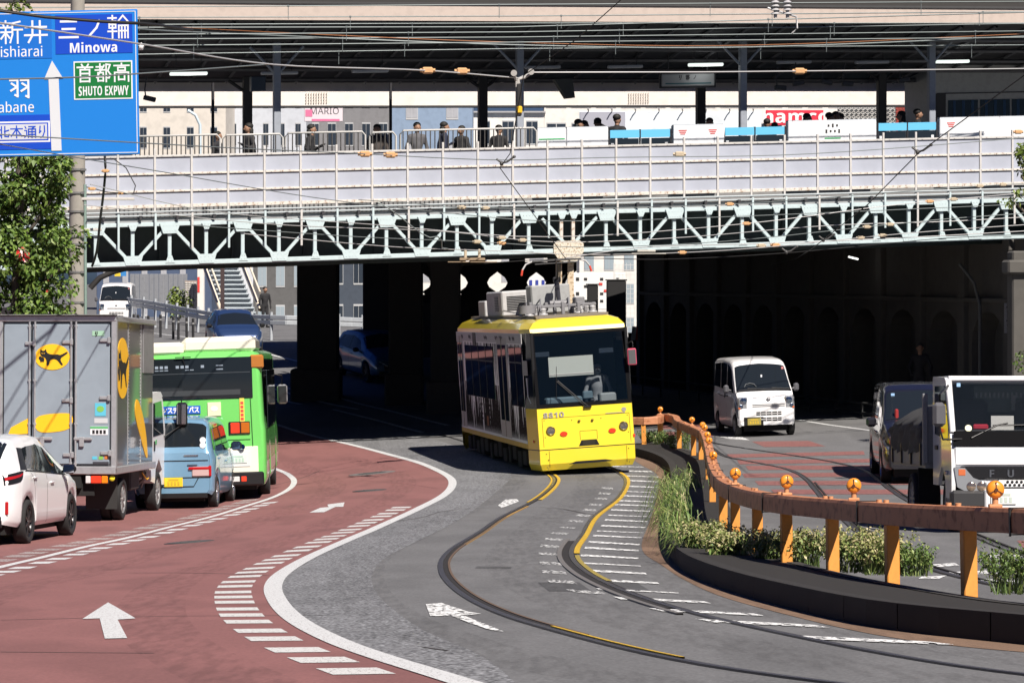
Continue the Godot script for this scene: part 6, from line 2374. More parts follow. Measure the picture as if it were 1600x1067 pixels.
func cat_mark(o: Node, T: Transform3D, rx: float, ry: float):
	var b := MB.new()
	b.prism(oval(rx, ry), T, 0.006)
	var e = put(b, "yellow_oval", M("oval_yellow"), o)
	b = MB.new()
	var k := Vector2(rx, ry)
	var cat := PackedVector2Array()
	for p in [[-0.68, 0.62], [-0.57, 0.47], [-0.45, 0.48], [-0.36, 0.64], [-0.32, 0.36], [-0.2, 0.24], [0.1, 0.17], [0.3, 0.21], [0.44, 0.14], [0.62, 0.24], [0.86, 0.42], [0.9, 0.3], [0.66, 0.06], [0.5, -0.08], [0.48, -0.3], [0.64, -0.6], [0.52, -0.66], [0.34, -0.32], [0.18, -0.16], [-0.06, -0.18], [-0.14, -0.32], [-0.2, -0.66], [-0.34, -0.68], [-0.32, -0.28], [-0.42, -0.04], [-0.6, 0.04], [-0.7, 0.2]]:
		cat.append(Vector2(p[0], p[1]) * k)
	var T2 := T * Transform3D(Basis(), Vector3(0, 0, 0.006))
	b.prism(rounded(cat, 1), T2, 0.004)
	var kit := PackedVector2Array()
	for p in [[-0.72, 0.1], [-0.6, 0.0], [-0.48, -0.04], [-0.44, -0.22], [-0.5, -0.44], [-0.58, -0.34], [-0.66, -0.46], [-0.7, -0.24], [-0.8, -0.12]]:
		kit.append(Vector2(p[0], p[1]) * k)
	b.prism(rounded(kit, 1), T * Transform3D(Basis(), Vector3(0, 0, 0.0062)), 0.0042)
	var c = put(b, "black_cat_mark", M("mark_black"), e)
	b = MB.new()
	for x in [-0.58, -0.46]:
		b.prism(PackedVector2Array([Vector2(x - 0.05, 0.3) * k, Vector2(x, 0.24) * k, Vector2(x + 0.05, 0.3) * k]), T * Transform3D(Basis(), Vector3(0, 0, 0.0105)), 0.002)
	put(b, "eyes", M("oval_yellow"), e)

func box_truck():
	var T := stand(-7.37, 49.6, PI - deg_to_rad(3.4))
	var o = thing("delivery_truck", "grey box delivery truck with yellow oval black cat marks waiting in the left lane", "truck", T)
	var body = worn("box_grey", Color(0.25, 0.3, 0.35), 0.42, 6.0)
	var side = car_paint("box_side_grey", Color(0.13, 0.13, 0.135))
	var alu = worn("aluminium", Color(0.55, 0.56, 0.57), 0.35, 1.0, 0.5, 0.6)
	var black = M("trim_black")
	var dull = M("under_black")
	var W := 0.93
	var y0 := 0.86
	var y1 := 3.3
	var L := 3.7
	panel(o, "cargo_box", Vector3(0, (y0 + y1) * 0.5, L * 0.5 + 0.03), Vector3(W * 2 - 0.04, y1 - y0 - 0.04, L - 0.06), side, 0.02)
	var b := MB.new()
	for x in [-W, W]:
		b.bbox(Vector3(x, (y0 + y1) * 0.5, 0.05), Vector3(0.09, y1 - y0, 0.13), 0.015)
		b.bbox(Vector3(x, y0 - 0.02, L * 0.5), Vector3(0.08, 0.12, L), 0.012)
		b.bbox(Vector3(x, y1, L * 0.5), Vector3(0.08, 0.09, L), 0.012)
	b.bbox(Vector3(0, y1, 0.04), Vector3(W * 2 + 0.08, 0.09, 0.14), 0.012)
	b.bbox(Vector3(0, y0 - 0.01, 0.03), Vector3(W * 2 + 0.08, 0.13, 0.14), 0.012)
	put(b, "frame", alu, o)
	panel(o, "roof_sheet", Vector3(0, y1 + 0.03, L * 0.5), Vector3(W * 2 - 0.06, 0.05, L), M("roof_dark"))
	panel(o, "rain_lip", Vector3(0, y1 + 0.055, -0.02), Vector3(W * 2 + 0.1, 0.025, 0.16), M("roof_dark"))
	# three rear door leaves; image left is +x here
	var cuts = [-W + 0.05, -W + 0.66, -W + 1.34, W - 0.05]
	for i in 3:
		panel(o, "rear_door", Vector3((cuts[i] + cuts[i + 1]) * 0.5, (y0 + y1) * 0.5, 0.0), Vector3(cuts[i + 1] - cuts[i] - 0.03, y1 - y0 - 0.18, 0.05), body, 0.01)
	b = MB.new()
	for x in [cuts[1] + 0.03, cuts[1] - 0.05, cuts[2] + 0.03, cuts[2] - 0.06]:
		b.cyl(Vector3(x, y0 + 0.04, -0.045), Vector3(x, y1 - 0.05, -0.045), 0.017, -1, 8)
		for y in [y0 + 0.1, 1.6, 2.3, y1 - 0.12]:
			b.bbox(Vector3(x, y, -0.04), Vector3(0.05, 0.04, 0.035), 0.006)
	put(b, "lock_rod", alu, o)
	for e in [[cuts[1] + 0.09, 2.92], [cuts[1] + 0.09, 1.98], [cuts[0] + 0.09, 2.95], [cuts[0] + 0.09, 2.02], [cuts[1] + 0.07, 1.1], [cuts[0] + 0.07, 1.13], [cuts[2] + 0.02, 2.9]]:
		b = MB.new()
		b.bbox(Vector3(e[0], e[1], -0.045), Vector3(0.17, 0.055, 0.03), 0.008)
		b.bbox(Vector3(e[0] - 0.07, e[1], -0.06), Vector3(0.05, 0.1, 0.04), 0.01)
		put(b, "hinge", alu, o)
	for x in [cuts[1] - 0.17, cuts[2] - 0.2]:
		b = MB.new()
		b.bbox(Vector3(x, 1.36, -0.05), Vector3(0.3, 0.05, 0.04), 0.01)
		b.bbox(Vector3(x + 0.02, 1.31, -0.055), Vector3(0.08, 0.16, 0.04), 0.01)
		put(b, "latch_handle", alu, o)
	var y_sun = M("oval_yellow")
	cat_mark(o, out_rear(-W + 1.0, 2.68, -0.028), 0.285, 0.21)
	b = MB.new()
	b.prism(rounded(PackedVector2Array([Vector2(0.28, 0.16), Vector2(0.33, 0.1), Vector2(0.33, -0.02), Vector2(0.28, -0.1), Vector2(0.1, -0.15), Vector2(-0.27, -0.17), Vector2(-0.3, 0.08), Vector2(-0.1, 0.14)])), out_rear(-W + 0.99, 1.62, -0.028), 0.004)
	b.prism(PackedVector2Array([Vector2(0.25, 0.08), Vector2(0.25, -0.18), Vector2(-0.1, -0.2), Vector2(-0.05, -0.08)]), out_rear(-W + 1.62, 1.62, -0.028), 0.004)
	put(b, "yellow_swoosh", y_sun, o)
	var white = M("sticker_white")
	for e in [[0.21, 1.83, 0.18, 0.21, M("sticker_cyan")], [0.2, 1.65, 0.22, 0.08, mat("sticker_pale", Color(0.5, 0.52, 0.54), 0.5)], [0.23, 1.49, 0.29, 0.14, white], [0.25, 3.06, 0.2, 0.08, mat("sticker_mint", Color(0.3, 0.5, 0.36), 0.5)], [0.2, 0.97, 0.26, 0.04, mat("sticker_black", Color(0.04, 0.04, 0.05), 0.5)], [0.3, 1.05, 0.08, 0.05, M("sticker_cyan")], [0.2, 1.05, 0.07, 0.05, M("sticker_lime")], [0.11, 1.06, 0.06, 0.06, mat("sticker_rust", Color(0.5, 0.16, 0.04), 0.5)]]:
		panel(o, "sticker", Vector3(-W + e[0], e[1], -0.028), Vector3(e[2], e[3], 0.006), e[4], 0.001)
	b = MB.new()
	b.prism(oval(0.06, 0.05, 16), out_rear(-W + 0.21, 1.84, -0.031), 0.003)
	put(b, "sticker", M("sticker_lime"), o)
	b = MB.new()
	for i in 4:
		b.box(Vector3(-W + 0.14 + i * 0.06, 1.47, -0.033), Vector3(0.04, 0.06, 0.004))
	put(b, "lettering", M("mark_black"), o)
	panel(o, "sticker", Vector3(-W + 0.23, 1.54, -0.032), Vector3(0.29, 0.035, 0.004), M("sticker_green"), 0.001)
	b = MB.new()
	var vt := MB.new()
	write(vt, "ri", out_rear(-W + 0.31, 3.09, -0.034), 0.06, 0.07, 0.014)
	put(vt, "lettering", M("mark_black"), o)
	# right side: panel joints, oval and leaf shaped mark, aluminium front panel
	var x0 := -W - 0.0
	b = MB.new()
	for z in [1.35, 2.55]:
		b.box(Vector3(-W + 0.018, (y0 + y1) * 0.5, z), Vector3(0.01, y1 - y0 - 0.1, 0.02))
	for i in 40:
		for z in [1.4, 2.5]:
			b.cyl(Vector3(-W + 0.02, y0 + 0.08 + i * 0.058, z), Vector3(-W + 0.008, y0 + 0.08 + i * 0.058, z), 0.008, -1, 5)
	put(b, "panel_joint", alu, o)
	panel(o, "front_panel", Vector3(-W + 0.012, 2.85, 3.2), Vector3(0.02, 0.85, 0.98), worn("front_panel_grey", Color(0.2, 0.2, 0.205), 0.45, 2.0), 0.005)
	cat_mark(o, out_right(-W + 0.018, 2.5, 0.85), 0.56, 0.5)
	b = MB.new()
	b.prism(rounded(PackedVector2Array([Vector2(-0.55, 0.42), Vector2(-0.35, 0.44), Vector2(0.05, 0.22), Vector2(0.4, -0.1), Vector2(0.6, -0.5), Vector2(0.55, -0.6), Vector2(0.35, -0.52), Vector2(-0.1, -0.2), Vector2(-0.5, 0.05), Vector2(-0.62, 0.25)])), out_right(-W + 0.018, 1.55, 2.6), 0.006)
	put(b, "yellow_leaf", y_sun, o)
	# cab
	var cab = mat("truck_white", Color(0.74, 0.75, 0.76), 0.3)
	var z0 := L + 0.12
	b = MB.new()
	b.prism(PackedVector2Array([Vector2(z0, 0.55), Vector2(z0, 1.95), Vector2(z0 + 0.1, 2.08), Vector2(z0 + 0.95, 2.1), Vector2(z0 + 1.15, 2.02), Vector2(z0 + 1.5, 1.3), Vector2(z0 + 1.58, 0.9), Vector2(z0 + 1.58, 0.45), Vector2(z0 + 1.2, 0.45), Vector2(z0 + 1.12, 0.72), Vector2(z0 + 0.8, 0.92), Vector2(z0 + 0.48, 0.75), Vector2(z0 + 0.4, 0.5)]), Transform3D(Basis(Vector3(0, 0, 1), Vector3.UP, Vector3(-1, 0, 0)), Vector3(0.86, 0, 0)), 1.72)
	put(b, "cab", cab, o)
	for sd in [-1, 1]:
		b = MB.new()
		b.prism(PackedVector2Array([Vector2(z0 + 0.2, 1.32), Vector2(z0 + 0.2, 1.9), Vector2(z0 + 1.0, 1.94), Vector2(z0 + 1.26, 1.36)]), Transform3D(Basis(Vector3(0, 0, 1), Vector3.UP, Vector3(-1, 0, 0)), Vector3(0.868 if sd > 0 else -0.861, 0, 0)), 0.007)
		put(b, "side_window", paint_glass(), o)
		panel(o, "door_handle", Vector3(sd * 0.868, 1.15, z0 + 0.32), Vector3(0.02, 0.18, 0.08), black)
	b = MB.new()
	b.prism(PackedVector2Array([Vector2(-0.74, 1.36), Vector2(0.74, 1.36), Vector2(0.7, 1.98), Vector2(-0.7, 1.98)]), Transform3D(Basis(Vector3.RIGHT, -0.45), Vector3(0, 0.05, z0 + 0.9)), 0.01)
	put(b, "windscreen", paint_glass(), o)
	var mb := MB.new()
	mb.tube([Vector3(-0.86, 1.3, z0 + 1.3), Vector3(-1.15, 1.5, z0 + 1.45), Vector3(-1.15, 1.95, z0 + 1.45), Vector3(-0.84, 2.0, z0 + 1.1)], 0.014, 5)
	var arm = put(mb, "mirror_arm", black, o)
	panel(o, "mirror", Vector3(-1.16, 1.7, z0 + 1.44), Vector3(0.2, 0.42, 0.1), black, 0.04)
	panel(o, "mirror_glass", Vector3(-1.16, 1.7, z0 + 1.385), Vector3(0.16, 0.36, 0.012), M("mirror_glass"), 0.004)
	panel(o, "side_marking", Vector3(-0.864, 1.22, z0 + 0.5), Vector3(0.01, 0.08, 0.1), M("sticker_green"), 0.002)
	# chassis, lamps, bumper, wheels, flaps
	panel(o, "chassis", Vector3(0, 0.68, 2.5), Vector3(0.8, 0.25, 5.0), dull)
	panel(o, "battery_box", Vector3(-0.62, 0.62, 2.55), Vector3(0.4, 0.35, 0.8), worn("chassis_grime", Color(0.05, 0.05, 0.05), 0.8, 0.4), 0.03)
	b = MB.new()
	b.tube([Vector3(-0.75, 0.95, 2.9), Vector3(-0.85, 0.8, 3.1), Vector3(-0.85, 0.6, 3.15), Vector3(-0.7, 0.5, 3.2)], 0.03, 6)
	b.tube([Vector3(-0.8, 0.92, 3.2), Vector3(-0.86, 0.7, 3.3), Vector3(-0.78, 0.45, 3.3)], 0.02, 6)
	b.cyl(Vector3(-0.6, 0.75, 3.4), Vector3(-0.85, 0.75, 3.4), 0.13, -1, 10)
	put(b, "air_intake", worn("chassis_pipe", Color(0.2, 0.19, 0.18), 0.6, 0.4), o)
	b = MB.new()
	b.tube([Vector3(-0.86, 0.72, 3.0), Vector3(-0.9, 0.6, 3.2), Vector3(-0.88, 0.62, 3.5)], 0.012, 5)
	put(b, "cable", M("oval_yellow"), o)
	panel(o, "rear_bumper", Vector3(0.35, 0.44, 0.05), Vector3(1.3, 0.12, 0.08), mat("bumper_orange", Color(0.75, 0.33, 0.02), 0.45), 0.01)
	panel(o, "bumper_stay", Vector3(0.1, 0.6, 0.12), Vector3(1.4, 0.34, 0.04), dull)
	for sd in [-1, 1]:
		var l = panel(o, "tail_lamp", Vector3(sd * 0.66, 0.7, 0.02), Vector3(0.38, 0.14, 0.06), black, 0.01)
		panel(l, "red_lens", Vector3(sd * 0.65, 0.7, -0.012), Vector3(0.17, 0.12, 0.02), M("lens_red"), 0.01)
		panel(l, "amber_lens", Vector3(sd * 0.79, 0.7, -0.012), Vector3(0.1, 0.12, 0.02), mat("lens_amber", Color(0.8, 0.22, 0.01), 0.2), 0.01)
		panel(l, "clear_lens", Vector3(sd * 0.52, 0.7, -0.012), Vector3(0.08, 0.12, 0.02), M("lens_clear"), 0.01)
		b = MB.new()
		b.ball(Vector3(sd * 0.9, 0.72, 0.04), Vector3(0.05, 0.05, 0.03), 10)
		put(b, "marker_lamp", mat("lens_yellow", Color(0.75, 0.65, 0.03), 0.2), o)
		b = MB.new()
		b.prism(PackedVector2Array([Vector2(-0.26, 0.3), Vector2(0.26, 0.48), Vector2(0.26, -0.16), Vector2(-0.26, -0.16)]), out_rear(sd * 0.62, 0.36, 0.62), 0.012)
		var fl = put(b, "mud_flap", mat("flap_black", Color(0.02, 0.02, 0.02), 0.7), o)
		b = MB.new()
		b.prism(PackedVector2Array([Vector2(-0.16, 0.02), Vector2(0.04, 0.06), Vector2(0.18, 0.01), Vector2(0.06, -0.06), Vector2(-0.15, -0.05)]), out_rear(sd * 0.62, 0.36, 0.618), 0.004)
		put(b, "orange_print", mat("print_orange", Color(0.5, 0.18, 0.01), 0.6), fl)
		for xw in [0.64, 0.82]:
			wheel(o, Vector3(sd * xw, 0.35, 1.05), 0.35, 0.17, M("rim_dull"), 10)
		wheel(o, Vector3(sd * 0.76, 0.35, z0 + 0.8), 0.35, 0.19, M("rim_dull"), 10)
	number_plate(o, Vector3(0.3, 0.62, 0.0), Color(0.3, 0.5, 0.65), Color(0.02, 0.1, 0.04), true)

func bus():
	var W := 1.16
	var s := {"L": 9.0, "sill": 0.3, "R": 0.42, "wheels": [-2.2, 2.3], "er": 0.22, "ein": 0.08, "crown": 1.2,
		"top": [[-4.5, 2.62], [-4.47, 2.74], [-4.4, 2.82], [-4.25, 2.86], [-3.5, 2.88], [4.2, 2.88], [4.4, 2.75], [4.47, 1.2], [4.5, 0.9]],
		"belt": [[-4.5, 1.5], [4.0, 1.35], [4.5, 0.85]], "wb": [[-4.5, W], [4.5, W]], "wr": [[-4.5, W - 0.08], [4.5, W - 0.08]]}
	var d := 62.3
	var o = thing("city_bus", "green and cream city bus with cream roof unit seen from behind", "bus", stand(-5.99, d, PI + deg_to_rad(3.0)))
	var green = car_paint("bus_green", Color(0.15, 0.57, 0.12))
	var cream = car_paint("bus_cream", Color(0.74, 0.72, 0.6))
	var black = M("trim_black")
	put(shell(s), "body", green, o)
	var b := MB.new()
	for sd in [1.0, -1.0]:
		patch(b, s, q4([-4.49, 0.0], [4.45, 0.0], [4.45, 0.2], [-4.49, 0.2]), 0.004, sd, 30, 3)
	b.bbox(Vector3(0, 0.78, -4.5), Vector3(2.0, 0.5, 0.03), 0.01)
	put(b, "cream_skirt", cream, o)
	chassis_box(o, s)
	# roof unit
	panel(o, "roof_unit", Vector3(-0.3, 2.95, -2.9), Vector3(1.4, 0.32, 2.9), cream, 0.09)
	panel(o, "roof_fairing", Vector3(0.7, 2.9, -3.0), Vector3(0.7, 0.26, 2.9), cream, 0.07)
	# rear window with header writing
	var gl = panel(o, "rear_window", Vector3(0.06, 2.33, -4.51), Vector3(1.98, 0.78, 0.02), paint_glass(), 0.008)
	panel(gl, "inner_sill", Vector3(0.06, 2.43, -4.523), Vector3(1.9, 0.012, 0.004), mat("sill_grey", Color(0.06, 0.07, 0.08), 0.4), 0.001)
	b = MB.new()
	for i in 8:
		b.box(Vector3(0.95 - i * 0.09 - (0.12 if i > 3 else 0.0) - (0.2 if i > 6 else 0.0), 2.56, -4.523), Vector3(0.06, 0.05, 0.004))
		if i < 4 or i > 5: b.box(Vector3(0.95 - i * 0.09 - (0.12 if i > 3 else 0.0), 2.5, -4.523), Vector3(0.07, 0.016, 0.004))
	for i in 2: b.box(Vector3(-0.32, 2.57 - i * 0.07, -4.523), Vector3(0.13, 0.02, 0.004))
	put(b, "header_print", mat("header_grey", Color(0.25, 0.3, 0.36), 0.5), gl)
	panel(gl, "seat_row", Vector3(0.1, 2.06, -4.523), Vector3(1.6, 0.1, 0.004), mat("seat_shadow", Color(0.03, 0.035, 0.04), 0.6), 0.001)
	b = MB.new()
	b.tube([Vector3(0.35, 2.76, -4.52), Vector3(0.36, 2.7, -4.56), Vector3(0.33, 2.6, -4.53)], 0.012, 5)
	b.bbox(Vector3(0.36, 2.74, -4.56), Vector3(0.3, 0.02, 0.03), 0.005)
	put(b, "wiper", black, o)
	# writing plate
	var blue = mat("plate_blue", Color(0.02, 0.11, 0.5), 0.5)
	var pb = panel(o, "name_plate", Vector3(0.48, 1.75, -4.515), Vector3(0.84, 0.155, 0.012), blue, 0.003)
	b = MB.new()
	var names = ["no", "n", "su", "te", "tt", "pu", "ba", "su"]
	for i in 8:
		write(b, names[i], out_rear(0.48 + 0.395 - i * 0.1, 1.805, -4.5225), 0.088, 0.11, 0.017)
	put(b, "lettering", M("sign_white"), pb)
	panel(o, "pale_sticker", Vector3(-0.2, 1.75, -4.515), Vector3(0.25, 0.26, 0.01), M("sticker_cream"), 0.002)
	b = MB.new()
	b.prism(oval(0.07, 0.05, 16), out_rear(-0.2, 1.76, -4.521), 0.003)
	put(b, "sticker_mark", M("sticker_white"), o)
	var ys = panel(o, "yellow_strip", Vector3(-0.72, 1.66, -4.515), Vector3(0.09, 0.56, 0.01), mat("strip_yellow", Color(0.72, 0.6, 0.1), 0.5), 0.002)
	b = MB.new()
	for i in 6: b.box(Vector3(-0.72, 1.85 - i * 0.075, -4.522), Vector3(0.055, 0.05, 0.003))
	put(b, "lettering", M("notice_red"), ys)
	# engine door outline, lamps, plate, bumper
	b = MB.new()
	for e in [[Vector3(-0.36, 1.4, -4.505), Vector3(0.9, 1.4, -4.505)], [Vector3(-0.36, 1.4, -4.505), Vector3(-0.36, 1.16, -4.505)], [Vector3(-0.36, 1.16, -4.505), Vector3(-0.86, 1.16, -4.505)], [Vector3(-0.88, 2.0, -4.505), Vector3(-0.92, 0.4, -4.505)]]:
		b.tube(e, 0.009, 4)
	put(b, "engine_door_gap", mat("gap_green", Color(0.02, 0.12, 0.02), 0.8), o)
	for sd in [-1, 1]:
		var lp = panel(o, "tail_lamp", Vector3(sd * 0.66, 1.38, -4.51), Vector3(0.4, 0.24, 0.04), black, 0.01)
		panel(lp, "red_lens", Vector3(sd * 0.58, 1.38, -4.53), Vector3(0.17, 0.2, 0.02), M("lens_red"), 0.01)
		panel(lp, "amber_lens", Vector3(sd * 0.77, 1.38, -4.53), Vector3(0.16, 0.2, 0.02), mat("lens_amber_dark", Color(0.45, 0.12, 0.01), 0.2), 0.01)
		panel(o, "corner_marker", Vector3(sd * 1.02, 2.62, -4.47), Vector3(0.26, 0.26, 0.1), mat("marker_brown", Color(0.4, 0.15, 0.03), 0.3), 0.03)
		for z in s.wheels:
			wheel(o, Vector3(sd * 1.02, 0.42, z), 0.42, 0.24, M("rim_dull"), 10)
		for i in 6:
			b = MB.new()
			patch(b, s, q4([-4.2 + i * 1.35, 0.44], [-2.95 + i * 1.35, 0.44], [-2.95 + i * 1.35, 0.67], [-4.2 + i * 1.35, 0.67]), 0.005, sd, 4, 4)
			put(b, "side_window", paint_glass(), o)
		panel(o, "rear_reflector", Vector3(sd * 0.72, 0.42, -4.55), Vector3(0.1, 0.1, 0.02), M("lens_red"), 0.01)
		b = MB.new()
		b.tube([Vector3(sd * 1.1, 2.35, 4.3), Vector3(sd * 1.28, 2.3, 4.35), Vector3(sd * 1.28, 2.1, 4.35)], 0.02, 5)
		put(b, "mirror_arm", black, o)
		panel(o, "mirror", Vector3(sd * 1.28, 1.9, 4.35), Vector3(0.22, 0.42, 0.1), mat("mirror_rim", Color(0.4, 0.4, 0.42), 0.3, 0.5), 0.05)
		panel(o, "mirror_glass", Vector3(sd * 1.28, 1.9, 4.295), Vector3(0.18, 0.36, 0.012), mat("mirror_dark", Color(0.05, 0.055, 0.06), 0.04, 0.6), 0.004)
	panel(o, "rear_bumper", Vector3(0, 0.42, -4.5), Vector3(2.2, 0.26, 0.1), black, 0.03)
	panel(o, "clear_lamp", Vector3(-0.55, 0.42, -4.56), Vector3(0.18, 0.1, 0.02), M("lens_clear"), 0.01)
	number_plate(o, Vector3(-0.62, 0.8, -4.53), Color(0.55, 0.62, 0.58), Color(0.05, 0.3, 0.1), true)
	panel(o, "plate_frame", Vector3(-0.62, 0.8, -4.517), Vector3(0.46, 0.3, 0.02), mat("plate_white", Color(0.6, 0.62, 0.6), 0.5), 0.005)
	b = MB.new()
	b.cyl(Vector3(-0.66, 1.0, -4.51), Vector3(-0.72, 1.03, -4.58), 0.05, -1, 10)
	put(b, "plate_lamp", M("lamp_silver"), o)
	panel(o, "black_door", Vector3(-W - 0.002, 1.9, -0.5), Vector3(0.02, 1.1, 5.5), paint_glass(), 0.005)

func frame_black() -> Material:
	var m = mat("frame_black", Color(0.008, 0.008, 0.009), 0.75)
	m.metallic_specular = 0.1
	return m

func flatbed_truck():
	var o = thing("flatbed_truck", "white cab flatbed truck with covered load on the far roadway, cut by the picture edge", "truck", stand(6.58, 39.9, deg_to_rad(1.0)))
	var white = car_paint("cab_white", Color(0.78, 0.79, 0.8))
	var black = M("trim_black")
	var dull = M("under_black")
	var W := 0.86
	# cab: side outline grown across, then the front parts
	var side_out := PackedVector2Array([Vector2(0.0, 0.62), Vector2(0.0, 0.88), Vector2(-0.02, 1.1), Vector2(-0.1, 1.32), Vector2(-0.42, 1.98), Vector2(-0.55, 2.03), Vector2(-1.5, 2.05), Vector2(-1.55, 2.0), Vector2(-1.55, 0.6), Vector2(-1.12, 0.6), Vector2(-1.05, 0.72), Vector2(-0.8, 0.86), Vector2(-0.55, 0.72), Vector2(-0.48, 0.45), Vector2(-0.03, 0.45)])
	var b := MB.new()
	var across := Transform3D(Basis(Vector3(0, 0, 1), Vector3.UP, Vector3(-1, 0, 0)), Vector3(W, 0, 0))
	# shell without the windscreen opening: two side plates, roof, back, nose
	for x in [W, -W + 0.05]:
		b.prism(side_out, Transform3D(across.basis, Vector3(x, 0, 0)), 0.05)
	b.box(Vector3(0, 2.03, -1.0), Vector3(W * 2 - 0.1, 0.04, 1.0))
	b.box(Vector3(0, 1.3, -1.53), Vector3(W * 2 - 0.1, 1.4, 0.03))
	b.bbox(Vector3(0, 1.0, -0.06), Vector3(W * 2 - 0.06, 0.27, 0.14), 0.03)
	b.bbox(Vector3(0, 0.75, -0.08), Vector3(W * 2 - 0.1, 0.3, 0.1), 0.02)
	b.bbox(Vector3(0, 2.0, -0.5), Vector3(W * 2 - 0.06, 0.07, 0.16), 0.03)
	put(b, "cab", white, o)
	for x in [-1, 1]:
		b = MB.new()
		b.tube([Vector3(x * (W - 0.03), 1.3, -0.1), Vector3(x * (W - 0.04), 1.98, -0.44)], 0.045, 6)
		put(b, "pillar", white, o)
	var lean := atan2(0.33, 0.68)
	b = MB.new()
	b.prism(PackedVector2Array([Vector2(-0.8, -0.36), Vector2(0.8, -0.36), Vector2(0.78, 0.36), Vector2(-0.78, 0.36)]), Transform3D(Basis(Vector3.RIGHT, -lean), Vector3(0, 1.65, -0.265)), 0.006)
	var gm = StandardMaterial3D.new()
	gm.resource_name = "windscreen_clear"
	gm.albedo_color = Color(0.12, 0.15, 0.15, 0.16)
	gm.transparency = BaseMaterial3D.TRANSPARENCY_ALPHA
	gm.roughness = 0.03
	mats["windscreen_clear"] = gm
	put(b, "windscreen", gm, o)
	b = MB.new()
	b.prism(PackedVector2Array([Vector2(-0.84, 0.0), Vector2(0.84, 0.0), Vector2(0.82, 0.2), Vector2(-0.82, 0.2)]), Transform3D(Basis(Vector3.RIGHT, -0.3), Vector3(0, 1.13, 0.0)), 0.02)
	put(b, "cowl", frame_black(), o)
	# inside: dashboard, papers, seats, back window, driver
	panel(o, "dashboard", Vector3(0, 1.26, -0.36), Vector3(1.6, 0.16, 0.4), mat("dash_grey", Color(0.04, 0.042, 0.045), 0.7), 0.04)
	panel(o, "lining", Vector3(0, 1.3, -1.5), Vector3(1.6, 1.3, 0.02), mat("lining_dark", Color(0.02, 0.022, 0.025), 0.9))
	var bw = panel(o, "back_window", Vector3(0.18, 1.75, -1.48), Vector3(1.0, 0.36, 0.02), mat("back_window_green", Color(0.1, 0.13, 0.1), 0.2), 0.005)
	b = MB.new()
	for i in 16: b.box(Vector3(-0.28 + i * 0.06, 1.8, -1.465), Vector3(0.022, 0.07, 0.006))
	b.box(Vector3(0.22, 1.7, -1.465), Vector3(0.06, 0.2, 0.006))
	put(b, "bars", mat("bar_white", Color(0.6, 0.62, 0.6), 0.5), bw)
	for x in [-0.42, 0.42]:
		panel(o, "seat", Vector3(x, 1.35, -1.15), Vector3(0.46, 0.8, 0.16), mat("seat_dark", Color(0.02, 0.02, 0.022), 0.9), 0.06)
	panel(o, "paper", Vector3(-0.14, 1.43, -0.3), Vector3(0.3, 0.19, 0.01), mat("paper", Color(0.75, 0.77, 0.75), 0.7), 0.002)
	panel(o, "red_cloth", Vector3(-0.42, 1.38, -0.34), Vector3(0.2, 0.07, 0.04), mat("cloth_red", Color(0.5, 0.02, 0.05), 0.8), 0.015)
	panel(o, "card", Vector3(0.26, 1.42, -0.3), Vector3(0.11, 0.13, 0.01), mat("card_grey", Color(0.3, 0.3, 0.3), 0.7), 0.002)
	panel(o, "inspection_sticker", Vector3(-0.7, 1.93, -0.385), Vector3(0.05, 0.05, 0.01), M("sticker_blue"), 0.002)
	b = MB.new()
	b.cyl(Vector3(-0.62, 1.36, -0.115), Vector3(-0.62, 1.365, -0.1), 0.045, -1, 14)
	put(b, "round_sticker", M("sticker_cream"), o)
	b = MB.new()
	b.tube([Vector3(-0.6, 1.24, -0.0), Vector3(-0.25, 1.4, -0.1), Vector3(-0.1, 1.43, -0.13)], 0.012, 5)
	b.tube([Vector3(-0.3, 1.4, -0.11), Vector3(0.4, 1.41, -0.12)], 0.01, 5)
	b.tube([Vector3(0.35, 1.26, -0.0), Vector3(0.6, 1.4, -0.1)], 0.012, 5)
	put(b, "wiper", black, o)
	# front: black grille band with letters, honeycomb slot, headlights, bumper
	panel(o, "grille", Vector3(0, 0.78, -0.02), Vector3(1.5, 0.17, 0.05), mat("grille_gloss", Color(0.012, 0.012, 0.014), 0.12), 0.02)
	var cx := -0.54
	for c in "FUSO":
		letters(c, 0.095, "lettering", mat("letter_chrome", Color(0.3, 0.31, 0.33), 0.2, 0.9), o, Transform3D(Basis(), Vector3(cx + 0.2, 0.775, 0.012)), 1.15, true, 0.008)
		cx += 0.25
	b = MB.new()
	for a in [0.0, TAU / 3, 2 * TAU / 3]:
		var d2 := Vector2(sin(a), cos(a))
		var s2 := Vector2(cos(a), -sin(a))
		b.prism(PackedVector2Array([Vector2.ZERO, d2 * 0.03 + s2 * 0.018, d2 * 0.06, d2 * 0.03 - s2 * 0.018]), Transform3D(Basis(), Vector3(0.31, 0.93, 0.011)), 0.008)
	put(b, "badge", mat("badge_dark_grey", Color(0.06, 0.06, 0.065), 0.3, 0.5), o)
	panel(o, "honeycomb_back", Vector3(0.25, 0.645, -0.02), Vector3(1.0, 0.09, 0.04), white, 0.008)
	b = MB.new()
	for i in 13:
		for j in 2:
			b.cyl(Vector3(-0.16 + i * 0.06 + j * 0.03, 0.625 + j * 0.042, 0.0), Vector3(-0.16 + i * 0.06 + j * 0.03, 0.625 + j * 0.042, 0.006), 0.021, -1, 6)
	put(b, "honeycomb", black, o)
